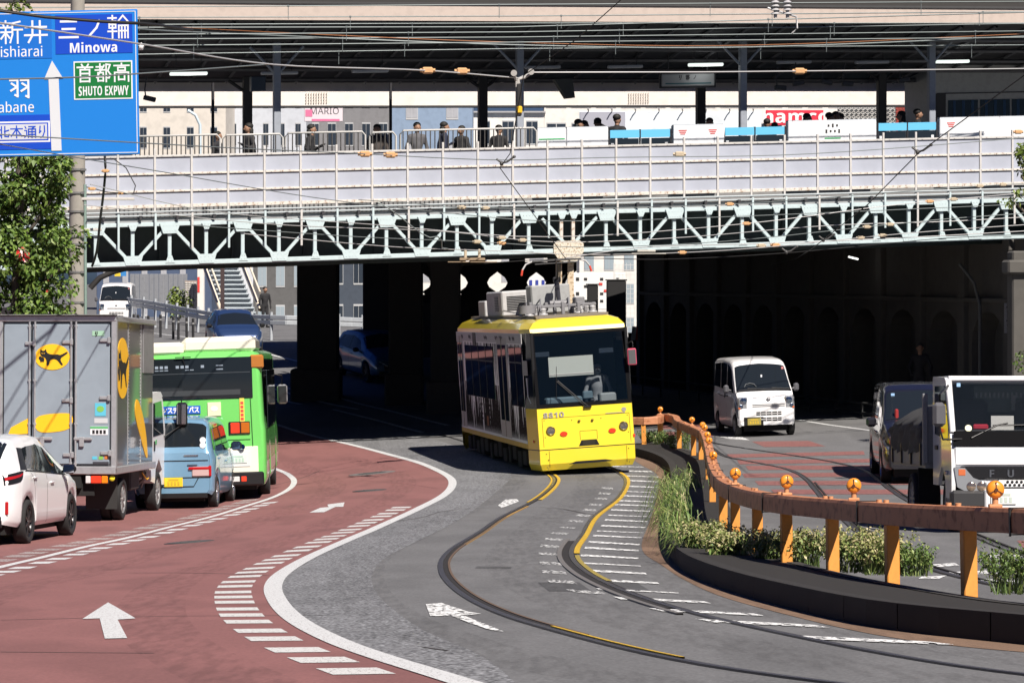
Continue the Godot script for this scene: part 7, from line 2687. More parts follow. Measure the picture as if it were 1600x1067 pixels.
	for sd in [-1, 1]:
		b = MB.new()
		var hp := PackedVector2Array([Vector2(-0.2, 0.16), Vector2(-0.06, 0.15), Vector2(0.05, 0.02), Vector2(0.22, -0.04), Vector2(0.26, -0.19), Vector2(-0.02, -0.17), Vector2(-0.16, -0.1)])
		if sd > 0:
			for i in hp.size(): hp[i].x = -hp[i].x
		b.prism(hp, Transform3D(Basis(), Vector3(sd * 0.63, 0.7, -0.03)), 0.055)
		var h = put(b, "headlight", M("lamp_glass"), o)
		b = MB.new()
		for i in 2:
			b.lathe(Transform3D(Basis(Vector3.RIGHT, PI / 2), Vector3(sd * (0.61 - i * 0.135), 0.61, 0.028)), [[0.062, 0.0], [0.054, 0.01], [0.0, -0.004]], 14)
		put(b, "reflector", mat("lamp_warm", Color(0.7, 0.55, 0.42), 0.1, 0.9), h)
		panel(h, "indicator", Vector3(sd * 0.73, 0.79, 0.02), Vector3(0.1, 0.09, 0.02), M("indicator_orange"))
		# mirrors on arms
		b = MB.new()
		b.tube([Vector3(sd * 0.72, 1.22, -0.02), Vector3(sd * 0.98, 1.22, 0.06), Vector3(sd * 1.02, 1.34, 0.08), Vector3(sd * 1.02, 1.8, 0.06), Vector3(sd * 0.84, 1.92, -0.35)], 0.016, 6)
		put(b, "mirror_arm", black, o)
		var m = panel(o, "mirror", Vector3(sd * 1.03, 1.54, 0.07), Vector3(0.17, 0.32, 0.1), M("mirror_grey"), 0.045)
		panel(m, "mirror_glass", Vector3(sd * 1.03, 1.54, 0.015), Vector3(0.14, 0.27, 0.01), M("mirror_glass"), 0.004)
		b = MB.new()
		b.prism(PackedVector2Array([Vector2(-1.35, 1.28), Vector2(-1.35, 1.92), Vector2(-0.52, 1.92), Vector2(-0.24, 1.36), Vector2(-0.26, 1.2)]), Transform3D(across.basis, Vector3(sd * W + (0.005 if sd > 0 else 0.0), 0, 0)), 0.006)
		put(b, "side_window", mat("side_glass_yellowish", Color(0.02, 0.024, 0.024), 0.03), o)
		panel(o, "door_handle", Vector3(sd * (W + 0.01), 1.1, -1.2), Vector3(0.02, 0.06, 0.2), black, 0.008)
		panel(o, "side_lamp", Vector3(sd * (W + 0.02), 0.78, -0.3), Vector3(0.05, 0.06, 0.08), M("lamp_glass"), 0.015)
		panel(o, "bumper_corner", Vector3(sd * 0.65, 0.44, -0.02), Vector3(0.46, 0.24, 0.16), mat("bumper_black", Color(0.03, 0.03, 0.032), 0.5), 0.04)
		wheel(o, Vector3(sd * 0.7, 0.36, -0.8), 0.36, 0.2, M("rim_dull"), 10)
		for xw in [0.62, 0.82]:
			wheel(o, Vector3(sd * xw, 0.36, -3.3), 0.36, 0.17, M("rim_dull"), 10)
		panel(o, "mud_guard", Vector3(sd * 0.72, 0.55, -2.85), Vector3(0.3, 0.5, 0.03), dull, 0.01)
	panel(o, "bumper", Vector3(0, 0.45, 0.0), Vector3(0.88, 0.26, 0.14), white, 0.02)
	panel(o, "plate_recess", Vector3(0.35, 0.48, 0.075), Vector3(0.42, 0.2, 0.012), black, 0.005)
	number_plate(o, Vector3(-0.2, 0.46, 0.08), Color(0.7, 0.72, 0.7), Color(0.05, 0.2, 0.08))
	# bed with drop sides, headboard and a tarpaulin over the load
	var steel = worn("bed_grey", Color(0.22, 0.23, 0.24), 0.5, 1.2)
	panel(o, "chassis", Vector3(0, 0.62, -2.6), Vector3(0.7, 0.2, 4.6), dull)
	panel(o, "bed_floor", Vector3(0, 0.86, -3.2), Vector3(1.9, 0.1, 3.1), steel)
	panel(o, "headboard", Vector3(0, 1.25, -1.68), Vector3(1.84, 0.8, 0.06), steel)
	for sd in [-1, 1]:
		panel(o, "drop_side", Vector3(sd * 0.96, 1.03, -3.2), Vector3(0.04, 0.36, 3.1), steel)
		for i in 4:
			panel(o, "side_latch", Vector3(sd * 0.99, 1.0, -1.8 - i * 0.9), Vector3(0.03, 0.3, 0.05), black, 0.006)
	panel(o, "gate_post", Vector3(-0.95, 1.35, -1.66), Vector3(0.07, 0.95, 0.07), steel)
	b = MB.new()
	b.soft()
	var g := []
	for i in 17:
		var row := []
		for j in 21:
			var v := float(j) / 20
			var z := -1.75 - 2.9 * i / 16.0
			var prof := [Vector2(-1.0, 1.02), Vector2(-1.01, 1.3), Vector2(-0.97, 1.42), Vector2(-0.6, 1.66), Vector2(0, 1.72), Vector2(0.6, 1.66), Vector2(0.97, 1.42), Vector2(1.01, 1.3), Vector2(1.0, 1.02)]
			var f := v * 8
			var k := mini(int(f), 7)
			var p: Vector2 = prof[k].lerp(prof[k + 1], f - k)
			var wob := 0.025 * sin(i * 2.1 + j * 0.7) + 0.02 * sin(j * 2.3 + i)
			row.append(Vector3(p.x + wob, p.y + wob * 0.8 - (0.12 if i == 0 or i == 16 else 0.0) * (1.0 if k > 1 and k < 6 else 0.0), z))
		g.append(row)
	for i in 16:
		for j in 20:
			b.oquad(g[i][j], g[i + 1][j], g[i + 1][j + 1], g[i][j + 1], Vector3(0, 1.2, g[i][j].z))
	for e in [0, 16]:
		for j in 20:
			b.otri(g[e][j], g[e][j + 1], Vector3(0, 1.02, g[e][0].z), Vector3(0, 1.2, -3.2))
	put(b, "tarpaulin", worn("tarp_olive", Color(0.05, 0.05, 0.047), 0.8, 0.8), o)

# ---------------------------------------------------------------- the tram
func side_print() -> ImageTexture:
	var w := 768
	var h := 192
	var im := Image.create(w, h, false, Image.FORMAT_RGB8)
	im.fill(Color(0.93, 0.93, 0.93))
	var f := noise(FastNoiseLite.TYPE_SIMPLEX_SMOOTH, 0.05, 21, 4)
	var g := noise(FastNoiseLite.TYPE_SIMPLEX_SMOOTH, 0.011, 5, 3)
	for x in w:
		var len_up := 0.5 + 0.5 * f.get_noise_2d(x, 0) + 0.35 * g.get_noise_2d(x, 40)
		var drip := 0.5 + 0.5 * f.get_noise_2d(x * 1.7, 90)
		for y in range(0, h):
			var t := float(y) / h
			var ink := 0.0
			# black running ink rising from the lower edge, and drips from the window band
			if t > 0.5 and t < 0.97 and len_up > 0.26 + (0.97 - t) * 0.75: ink = 1.0
			if t > 0.1 and t < 0.12 + drip * drip * 0.8 and f.get_noise_2d(x * 2.3, 7) > 0.08: ink = 1.0
			ink *= 0.85 + 0.15 * clampf(f.get_noise_2d(x, y * 3) * 3 + 0.7, 0, 1)
			if t > 0.9: ink *= clampf((1.0 - t) * 10, 0, 1)
			if ink > 0.05: im.set_pixel(x, y, Color(0.93, 0.93, 0.93).lerp(Color(0.03, 0.029, 0.028), clampf(ink, 0, 1)))
	# ink figures like brush letters, and warm patches
	for i in 9:
		var x0 := 250 + i * 22
		for j in 5:
			im.fill_rect(Rect2i(x0 + (j * 7) % 11, 126 + j * 9, 10 - (i + j) % 5, 4), Color(0.1, 0.09, 0.08))
			im.fill_rect(Rect2i(x0 + (j * 5) % 9, 122 + j * 8, 3, 12), Color(0.12, 0.11, 0.1))
	im.fill_rect(Rect2i(330, 158, 20, 18), Color(0.55, 0.38, 0.28))
	# small words along the top band
	for e in [[16, 40], [90, 44], [300, 30], [380, 48], [470, 40], [590, 46], [690, 26]]:
		for k in e[1] / 6:
			im.fill_rect(Rect2i(e[0] + k * 6, 8 + (k * 3) % 4, 4, 8 - (k * 5) % 4), Color(0.25, 0.25, 0.25))
	return ImageTexture.create_from_image(im)

func tram():
	var base := stand(1.545, 61.7, deg_to_rad(8.6))
	base.basis = base.basis * Basis(Vector3(0, 0, 1), deg_to_rad(2.4))
	var o = thing("tram", "yellow tram with black ink art on its white side coming round the bend", "tram", base)
	var yellow = car_paint("tram_yellow", Color(0.82, 0.64, 0.035))
	var black = M("trim_black")
	var dull = M("under_black")
	var white_print = mat("side_print", Color.WHITE, 0.4)
	white_print.albedo_texture = side_print()
	white_print.texture_repeat = false
	white_print.metallic_specular = 0.15
	white_print.roughness = 0.6
	var Lt := 11.3
	# outline in plan at a height: inset of the front, of the width
	var ring = func(y: float, zf: float, wi: float) -> Array:
		var w := 1.1 - wi
		var n := 0.97 - wi
		return [Vector3(-n, y, zf), Vector3(n, y, zf), Vector3(w, y, zf - 0.65), Vector3(w, y, -Lt + 0.65 - zf), Vector3(n, y, -Lt - zf), Vector3(-n, y, -Lt - zf), Vector3(-w, y, -Lt + 0.65 - zf), Vector3(-w, y, zf - 0.65)]
	var rings = [ring.call(0.13, -0.07, 0.05), ring.call(0.26, 0.01, 0.0), ring.call(0.54, 0.03, 0.0), ring.call(0.56, 0.03, 0.0), ring.call(1.38, -0.02, 0.0), ring.call(2.9, -0.27, 0.0), ring.call(2.98, -0.3, 0.0), ring.call(3.1, -0.42, 0.1), ring.call(3.17, -0.62, 0.28)]
	var mid := Vector3(0, 1.6, -Lt * 0.5)
	var wall := func(called, pieces, m):
		var b := MB.new()
		for e in pieces:
			var i: int = e[0]
			var k: int = e[1]
			var n := (k + 1) % 8
			b.oquad(rings[i][k], rings[i][n], rings[i + 1][n], rings[i + 1][k], mid)
		return put(b, called, m, o)
	var p := []
	for ends in [[7, 0, 1], [3, 4, 5]]:
		p = []
		for k in ends:
			p.append([0, k])
			p.append([1, k])
		wall.call("bumper_skirt", p, yellow)
		p = []
		for k in ends: p.append([3, k])
		wall.call("front_panel", p, yellow)
		p = []
		for k in ends: p.append([2, k])
		wall.call("bumper_gap", p, black)
	p = []
	for k in 8:
		for i in [5, 6, 7]: p.append([i, k])
	wall.call("roof_band", p, yellow)
	var b := MB.new()
	for k in range(1, 7):
		b.otri(rings[8][0], rings[8][k], rings[8][k + 1], mid)
	put(b, "roof", worn("roof_grey", Color(0.3, 0.3, 0.29), 0.7, 1.5), o)
	# sides: printed sheet between the stripe and the roof band, yellow stripe, dark underside
	for sd in [-1.0, 1.0]:
		b = MB.new()
		var z0 := -0.65
		var z1 := -Lt + 0.65
		var a := Vector3(sd * 1.1, 0.66, z1 if sd < 0 else z0)
		var c := Vector3(sd * 1.1, 0.66, z0 if sd < 0 else z1)
		var up := Vector3(0, 2.9 - 0.66, 0)
		b.quad(a, c, c + up, a + up)
		put(b, "side_sheet", white_print, o)
		b = MB.new()
		b.box(Vector3(sd * 1.095, 0.61, -Lt * 0.5), Vector3(0.02, 0.1, Lt - 1.3))
		put(b, "yellow_stripe", worn("stripe_yellow", Color(0.62, 0.4, 0.03), 0.5, 1.0), o)
		b = MB.new()
		b.box(Vector3(sd * 1.098, 2.79, -Lt * 0.5), Vector3(0.012, 0.2, Lt - 1.3))
		put(b, "white_header", mat("header_white", Color(0.5, 0.5, 0.5), 0.5), o)
		b = MB.new()
		for e in [[-1.6, 0.3], [-2.1, 0.25], [-3.3, 0.5], [-4.0, 0.4], [-5.6, 0.5], [-8.2, 0.4], [-9.5, 0.3]]:
			for q in 4:
				b.box(Vector3(sd * 1.106, 2.78 + 0.025 * (q % 2), e[0] - q * e[1] * 0.25), Vector3(0.006, 0.07, e[1] * 0.17))
		put(b, "header_letters", M("ink_grey"), o)
		panel(o, "side_display", Vector3(sd * 1.104, 2.75, -7.6), Vector3(0.02, 0.28, 0.5), black, 0.005)
		# windows, doors
		for e in [[-9.3, -4.8, 1.45, 2.6], [-2.45, -0.72, 1.4, 2.62]]:
			var w = panel(o, "side_window", Vector3(sd * 1.1, (e[2] + e[3]) * 0.5, (e[0] + e[1]) * 0.5), Vector3(0.02, e[3] - e[2], e[1] - e[0]), paint_glass(), 0.006)
			var n := 3 if e[1] - e[0] > 3 else 1
			for i in n:
				panel(w, "pane_bar", Vector3(sd * 1.112, (e[2] + e[3]) * 0.5, lerpf(e[0], e[1], (i + 1.0) / (n + 1))), Vector3(0.008, e[3] - e[2], 0.04), black, 0.002)
			panel(w, "pane_rail", Vector3(sd * 1.112, e[3] - 0.32, (e[0] + e[1]) * 0.5), Vector3(0.007, 0.03, e[1] - e[0] - 0.1), black, 0.002)
		for e in [[-4.15, -2.75], [-10.5, -9.65]]:
			var dr = panel(o, "door", Vector3(sd * 1.103, 1.75, (e[0] + e[1]) * 0.5), Vector3(0.012, 2.1, e[1] - e[0]), mat("door_print_grey", Color(0.45, 0.44, 0.42), 0.5), 0.004)
			for q in [0.27, 0.73]:
				panel(dr, "door_glass", Vector3(sd * 1.112, 1.85, lerpf(e[0], e[1], q)), Vector3(0.01, 1.6, (e[1] - e[0]) * 0.34), paint_glass(), 0.003)
			panel(dr, "door_joint", Vector3(sd * 1.112, 1.75, (e[0] + e[1]) * 0.5), Vector3(0.009, 2.1, 0.02), worn("joint_tan", Color(0.22, 0.17, 0.11), 0.6, 0.5), 0.002)
		for i in 14:
			b = MB.new()
			b.bbox(Vector3(sd * 0.9, 0.36 - 0.05 * (i % 3), -1.2 - i * 0.7), Vector3(0.18, 0.36 - 0.06 * (i % 2), 0.5 if i % 4 else 0.3), 0.02)
			put(b, "underfloor_box", worn("underfloor_grime", Color(0.03, 0.028, 0.026), 0.85, 0.6), o)
		for z in [-2.2, -3.8, -7.4, -9.0]:
			wheel(o, Vector3(sd * 0.72, 0.31, z), 0.31, 0.1, dull, 8)
	panel(o, "underframe", Vector3(0, 0.5, -Lt * 0.5), Vector3(1.7, 0.25, Lt - 1.2), dull)
	# front glass: one wide pane, corner panes with frames
	var glass = StandardMaterial3D.new()
	glass.resource_name = "tram_glass"
	glass.albedo_color = Color(0.05, 0.09, 0.11, 0.4)
	glass.transparency = BaseMaterial3D.TRANSPARENCY_ALPHA
	glass.roughness = 0.03
	mats["tram_glass"] = glass
	wall.call("front_window", [[4, 0]], glass)
	var gl2 = paint_glass()
	wall.call("rear_window", [[4, 4]], gl2)
	for k in [7, 1, 3, 5]:
		wall.call("corner_window", [[4, k]], gl2)
	# the dark band around the front window and its frame
	var f = func(u, v): return (rings[4][0] as Vector3).lerp(rings[4][1], u).lerp((rings[5][0] as Vector3).lerp(rings[5][1], u), v)
	b = MB.new()
	for e in [[0, 0, 1, 0.05], [0, 0.955, 1, 1], [0, 0.05, 0.035, 0.955], [0.965, 0.05, 1, 0.955]]:
		var w := Vector3(0, 0, 0.006)
		b.oquad(f.call(e[0], e[1]) + w, f.call(e[2], e[1]) + w, f.call(e[2], e[3]) + w, f.call(e[0], e[3]) + w, mid)
	put(b, "window_frame", frame_black(), o)
	for sd in [-1, 1]:
		panel(o, "corner_pillar", Vector3(sd * 0.965, 2.14, -0.16), Vector3(0.06, 1.54, 0.04), black, 0.01)
		o.get_child(o.get_child_count() - 1).transform = Transform3D(Basis(Vector3.RIGHT, -0.163), Vector3.ZERO).translated(Vector3(0, 0.0, 0)) if false else Transform3D()
	panel(o, "corner_sheet", Vector3(-1.06, 2.2, -0.5), Vector3(0.012, 0.3, 0.28), mat("sheet_grey", Color(0.36, 0.36, 0.35), 0.7), 0.003)
	o.get_child(o.get_child_count() - 1).transform = Transform3D(Basis(Vector3.UP, 0.2), Vector3(0.055, 0, -0.23))
	b = MB.new()
	b.tube([Vector3(-1.06, 2.0, -0.52), Vector3(-1.05, 1.62, -0.5), Vector3(-1.02, 1.48, -0.34)], 0.018, 6)
	put(b, "grab_rail", M("rail_white"), o)
	# cab inside: bulkhead, blind, consoles, seat and driver
	panel(o, "bulkhead", Vector3(0, 1.9, -1.75), Vector3(2.0, 2.1, 0.04), M("bulkhead_dark"))
	panel(o, "cab_floor", Vector3(0, 1.0, -1.0), Vector3(1.9, 0.05, 1.5), M("bulkhead_dark"))
	panel(o, "cab_ceiling", Vector3(0, 2.88, -1.1), Vector3(1.9, 0.04, 1.3), M("bulkhead_dark"))
	panel(o, "sun_blind", Vector3(-0.12, 2.18, -0.62), Vector3(0.92, 0.4, 0.012), mat("blind_pale", Color(0.75, 0.85, 0.82), 0.7), 0.003)
	panel(o, "blind_rail", Vector3(-0.12, 2.02, -0.615), Vector3(0.92, 0.02, 0.02), M("rail_white"), 0.003)
	panel(o, "console", Vector3(-0.35, 1.5, -0.45), Vector3(0.75, 0.14, 0.3), M("console_blue"), 0.03)
	panel(o, "console", Vector3(0.55, 1.48, -0.45), Vector3(0.34, 0.24, 0.3), mat("console_pale", Color(0.4, 0.47, 0.5), 0.6), 0.03)
	panel(o, "meter_box", Vector3(0.15, 1.58, -0.42), Vector3(0.2, 0.16, 0.12), M("console_blue"), 0.02)
	panel(o, "cab_seat", Vector3(0.5, 1.6, -1.35), Vector3(0.5, 0.8, 0.12), M("seat_blue"), 0.04)
	for x in [-0.72, 0.6]:
		panel(o, "sun_visor", Vector3(x, 2.45, -0.5), Vector3(0.3, 0.1, 0.02), M("seat_blue"), 0.01)
	# driver (a person of their own, seated in the cab)
	var bones = [[Vector3(0, 0.0, 0), Vector3(0, 0.3, 0.02), 0.15, 0.14], [Vector3(0, 0.3, 0.02), Vector3(0, 0.45, 0.02), 0.14, 0.11], [Vector3(-0.17, 0.47, 0.02), Vector3(0.17, 0.47, 0.02), 0.065, 0.065], [Vector3(0, 0.5, 0.02), Vector3(0, 0.6, 0.03), 0.055, 0.05], [Vector3(0, 0.65, 0.05), Vector3(0, 0.7, 0.04), 0.082, 0.095], [Vector3(0, 0.63, 0.11), Vector3(0, 0.67, 0.14), 0.03, 0.012]]
	var arms = []
	for sd in [-1.0, 1.0]:
		bones.append([Vector3(sd * 0.19, 0.46, 0.02), Vector3(sd * 0.27, 0.2, 0.06), 0.055, 0.042])
		bones.append([Vector3(sd * 0.27, 0.2, 0.06), Vector3(sd * 0.2, 0.1, 0.34), 0.042, 0.03])
		bones.append([Vector3(sd * 0.2, 0.1, 0.34), Vector3(sd * 0.18, 0.1, 0.43), 0.034, 0.024])
		bones.append([Vector3(sd * 0.09, -0.02, 0.02), Vector3(sd * 0.11, 0.0, 0.42), 0.09, 0.065])
		bones.append([Vector3(sd * 0.11, 0.0, 0.42), Vector3(sd * 0.11, -0.4, 0.44), 0.06, 0.045])
	bones.insert(6, [Vector3(0, 0.65, 0.05), Vector3(0, 0.7, 0.04), 0.08, 0.09])
	make_person(bones, "tram driver in a pale uniform shirt seated behind the front window", base * Transform3D(Basis(), Vector3(0.5, 1.42, -1.18)), Color(0.02, 0.02, 0.02), Color(0.3, 0.34, 0.38), "").scale = Vector3.ONE * 0.98
	# front fittings
	for e in [[-0.72, 0.93], [0.77, 0.93]]:
		b = MB.new()
		b.lathe(Transform3D(Basis(Vector3.RIGHT, PI / 2), Vector3(e[0], e[1], 0.0)), [[0.0, 0.02], [0.05, 0.022], [0.075, 0.03], [0.085, 0.035], [0.092, 0.0]], 20)
		var h = put(b, "headlight", mat("tram_lamp", Color(0.4, 0.36, 0.3), 0.1, 0.8), o)
		b = MB.new()
		b.lathe(Transform3D(Basis(Vector3.RIGHT, PI / 2), Vector3(e[0], e[1], 0.012)), [[0.09, 0.0], [0.092, 0.024], [0.08, 0.03], [0.076, 0.024]], 20)
		put(b, "rim", mat("lamp_rim", Color(0.35, 0.27, 0.05), 0.3, 0.6), h)
	for x in [-0.46, 0.53]:
		b = MB.new()
		b.prism(oval(0.075, 0.048, 20), Transform3D(Basis(), Vector3(x, 0.85, 0.0)), 0.035)
		put(b, "marker_light", M("lens_red"), o)
	var line = mat("seam_olive", Color(0.14, 0.1, 0.01), 0.8)
	b = MB.new()
	for e in [[Vector2(-0.88, 1.18), Vector2(0.9, 1.18)], [Vector2(-0.88, 1.18), Vector2(-0.88, 0.6)], [Vector2(0.9, 1.18), Vector2(0.9, 0.6)], [Vector2(-0.13, 0.88), Vector2(0.22, 0.88)], [Vector2(-0.13, 0.88), Vector2(-0.13, 0.7)], [Vector2(0.22, 0.88), Vector2(0.22, 0.7)]]:
		var z := func(y): return 0.03 + (1.38 - y) / 0.82 * 0.0 - (y - 0.56) / 0.82 * 0.05 + 0.001
		b.tube([Vector3(e[0].x, e[0].y, z.call(e[0].y)), Vector3(e[1].x, e[1].y, z.call(e[1].y))], 0.005, 4)
	for x in [-0.78, 0.8]:
		b.tube([Vector3(x, 0.53, 0.031), Vector3(x, 0.2, 0.005)], 0.005, 4)
	put(b, "panel_line", line, o)
	b = MB.new()
	for e in [[-0.84, 1.14], [0.86, 1.14], [-0.28, 1.11], [0.32, 1.11], [-0.84, 0.8], [0.86, 0.8], [-0.84, 0.47], [0.84, 0.47], [-0.84, 0.2], [0.84, 0.2], [-0.8, 0.35]]:
		b.ball(Vector3(e[0], e[1], 0.03 - maxf(e[1] - 0.56, 0.0) * 0.06), Vector3(0.012, 0.012, 0.01), 6)
	for x in [-0.13, 0.14]:
		b.bbox(Vector3(x, 1.09, 0.02), Vector3(0.05, 0.035, 0.04), 0.008)
	put(b, "bolt", line, o)
	b = MB.new()
	b.prism(PackedVector2Array([Vector2(-0.17, 0.585), Vector2(0.25, 0.585), Vector2(0.2, 0.7), Vector2(-0.11, 0.7)]), Transform3D(Basis(), Vector3(0, 0, 0.022)), 0.014)
	var cr = put(b, "coupler_recess", black, o)
	b = MB.new()
	for i in 4: b.box(Vector3(0.04, 0.61 + 0.022 * i, 0.037), Vector3(0.25, 0.006, 0.004))
	put(b, "recess_bar", mat("recess_olive", Color(0.06, 0.05, 0.02), 0.6), cr)
	b = MB.new()
	b.prism(PackedVector2Array([Vector2(-0.4, 0.235), Vector2(-0.25, 0.285), Vector2(0.35, 0.285), Vector2(0.5, 0.255), Vector2(0.45, 0.24), Vector2(0.2, 0.235)]), Transform3D(Basis(Vector3.RIGHT, 0.05), Vector3(0, 0, 0.02)), 0.012)
	put(b, "bumper_slot", black, o)
	letters("8810", 0.105, "number", M("number_grey"), o, Transform3D(Basis(), Vector3(-0.64, 1.235, -0.0)), 1.35, true, 0.012)
	b = MB.new()
	b.prism(oval(0.05, 0.042, 14), Transform3D(Basis(), Vector3(0.8, 1.26, -0.012)), 0.01)
	b.box(Vector3(0.8, 1.21, -0.004), Vector3(0.014, 0.06, 0.006))
	b.box(Vector3(0.62, 1.2, -0.004), Vector3(0.4, 0.012, 0.006))
	put(b, "leaf_emblem", M("number_grey"), o)
	panel(o, "side_reflector", Vector3(-1.035, 0.72, -0.3), Vector3(0.01, 0.05, 0.14), M("lens_red"), 0.003)
	o.get_child(o.get_child_count() - 1).transform = Transform3D(Basis(Vector3.UP, 0.0), Vector3.ZERO)
	panel(o, "side_reflector", Vector3(0.97, 0.72, 0.03), Vector3(0.04, 0.06, 0.01), M("lens_red"), 0.003)
	b = MB.new()
	var zw := func(y): return -0.02 - (y - 1.38) / 1.52 * 0.25 + 0.02
	b.tube([Vector3(0.08, 1.36, 0.02), Vector3(-0.02, 1.45, zw.call(1.45) + 0.02), Vector3(-0.5, 1.92, zw.call(1.92))], 0.012, 5)
	b.tube([Vector3(0.03, 1.36, 0.02), Vector3(-0.08, 1.46, zw.call(1.46) + 0.02), Vector3(-0.52, 1.9, zw.call(1.9))], 0.008, 5)
	b.tube([Vector3(-0.56, 1.55, zw.call(1.55)), Vector3(-0.5, 2.2, zw.call(2.2))], 0.006, 4)
	b.bbox(Vector3(0.06, 1.36, 0.02), Vector3(0.16, 0.04, 0.05), 0.01)
	put(b, "wiper", black, o)
	b = MB.new()
	b.tube([Vector3(0.95, 2.55, -0.2), Vector3(1.06, 2.62, 0.0), Vector3(1.06, 2.5, 0.02)], 0.014, 5)
	put(b, "mirror_arm", black, o)
	var m = panel(o, "mirror", Vector3(1.03, 2.3, 0.02), Vector3(0.18, 0.34, 0.05), mat("mirror_pink", Color(0.55, 0.08, 0.14), 0.4), 0.02)
	panel(m, "mirror_face", Vector3(1.03, 2.3, 0.042), Vector3(0.145, 0.29, 0.012), mat("mirror_back", Color(0.08, 0.08, 0.085), 0.5), 0.004)
	# roof: walkway edge, cooler, boxes, pantograph
	b = MB.new()
	b.box(Vector3(0, 3.2, -Lt * 0.5), Vector3(1.5, 0.05, Lt - 1.6))
	put(b, "roof_tray", worn("roof_rust", Color(0.2, 0.17, 0.13), 0.8, 0.8), o)
	var grey = worn("roof_box_grey", Color(0.47, 0.47, 0.47), 0.6, 1.4)
	var ac = panel(o, "cooler", Vector3(-0.1, 3.5, -6.4), Vector3(1.35, 0.55, 2.3), grey, 0.03)
	b = MB.new()
	for i in 9: b.box(Vector3(-0.45, 3.36 + i * 0.036, -5.245), Vector3(0.42, 0.018, 0.012))
	for i in 9: b.box(Vector3(-0.782, 3.36 + i * 0.036, -6.0), Vector3(0.012, 0.018, 0.5))
	put(b, "louvre", black, ac)
	panel(o, "resistor_box", Vector3(-0.3, 3.4, -8.6), Vector3(0.9, 0.36, 1.0), grey, 0.02)
	b = MB.new()
	for i in 6: b.bbox(Vector3(-0.5 + 0.2 * (i % 3), 3.38, -7.9 + 0.2 * (i / 3)), Vector3(0.1, 0.3, 0.1), 0.02)
	put(b, "insulator_stack", grey, o)
	panel(o, "controller_box", Vector3(0.15, 3.55, -4.6), Vector3(0.85, 0.62, 0.7), worn("roof_box_dark", Color(0.33, 0.34, 0.34), 0.6, 1.0), 0.03)
	b = MB.new()
	for x in [-0.6, -0.3, 0.45, 0.75]:
		for z in [-3.4, -2.6]:
			b.lathe(Transform3D(Basis(), Vector3(x, 3.22, z)), [[0.0, 0.0], [0.1, 0.0], [0.1, 0.03], [0.05, 0.05], [0.08, 0.07], [0.05, 0.1], [0.08, 0.12], [0.05, 0.15], [0.0, 0.16]], 10)
	put(b, "insulator", worn("insulator_grey", Color(0.4, 0.4, 0.41), 0.4, 0.5), o)
	b = MB.new()
	b.bbox(Vector3(0.08, 3.4, -3.4), Vector3(1.5, 0.06, 0.08), 0.01)
	b.bbox(Vector3(0.08, 3.4, -2.6), Vector3(1.5, 0.06, 0.08), 0.01)
	for x in [-0.35, 0.5]: b.bbox(Vector3(x, 3.42, -3.0), Vector3(0.07, 0.07, 0.9), 0.01)
	b.cyl(Vector3(-0.1, 3.45, -2.9), Vector3(0.3, 3.45, -2.9), 0.07, -1, 10)
	b.bbox(Vector3(0.5, 3.48, -2.8), Vector3(0.2, 0.16, 0.4), 0.02)
	b.cyl(Vector3(-0.7, 3.28, -2.2), Vector3(-0.7, 3.45, -2.2), 0.18, -1, 14)
	for i in 14:
		b.bbox(Vector3(-0.75 + 0.12 * i, 3.3 + 0.05 * (i % 3), -2.4 - 0.17 * (i * 5 % 7)), Vector3(0.07, 0.12 + 0.05 * (i % 4), 0.09), 0.012)
	for i in 5:
		b.tube([Vector3(-0.7 + 0.3 * i, 3.3, -2.3), Vector3(-0.6 + 0.3 * i, 3.5 + 0.06 * (i % 2), -2.9), Vector3(-0.65 + 0.3 * i, 3.36, -3.6)], 0.016, 5)
	put(b, "pantograph_frame", worn("panto_grey", Color(0.2, 0.2, 0.21), 0.5, 0.6), o)
	b = MB.new()
	b.tube([Vector3(0.1, 3.46, -2.9), Vector3(0.25, 3.95, -3.9)], 0.045, 6)
	b.tube([Vector3(0.02, 3.46, -2.9), Vector3(0.2, 3.9, -3.8)], 0.02, 5)
	b.tube([Vector3(0.25, 3.95, -3.9), Vector3(0.15, 4.3, -3.0)], 0.035, 6)
	b.tube([Vector3(0.3, 3.93, -3.85), Vector3(0.2, 4.28, -3.0)], 0.015, 5)
	b.bbox(Vector3(0.25, 3.95, -3.9), Vector3(0.16, 0.12, 0.12), 0.02)
	put(b, "pantograph_arm", mat("arm_black", Color(0.03, 0.03, 0.033), 0.5), o)
	b = MB.new()
	for z in [-2.85, -3.15]:
		b.bbox(Vector3(0.1, 4.36, z), Vector3(1.05, 0.035, 0.05), 0.008)
	b.bbox(Vector3(0.1, 4.3, -3.0), Vector3(0.9, 0.025, 0.04), 0.006)
	put(b, "contact_strip", mat("strip_dark", Color(0.06, 0.06, 0.06), 0.5), o)
	for sd in [-1, 1]:
		b = MB.new()
		b.tube([Vector3(0.1 + sd * 0.5, 4.36, -3.0), Vector3(0.1 + sd * 0.64, 4.31, -3.0), Vector3(0.1 + sd * 0.72, 4.2, -3.0)], 0.02, 6)
		put(b, "horn", mat("horn_grey", Color(0.45, 0.45, 0.45), 0.5), o)
		b = MB.new()
		b.tube([Vector3(0.1 + sd * 0.72, 4.2, -3.0), Vector3(0.1 + sd * 0.75, 4.08, -3.0)], 0.024, 6)
		put(b, "horn_tip", mat("horn_red", Color(0.6, 0.06, 0.03), 0.5), o)

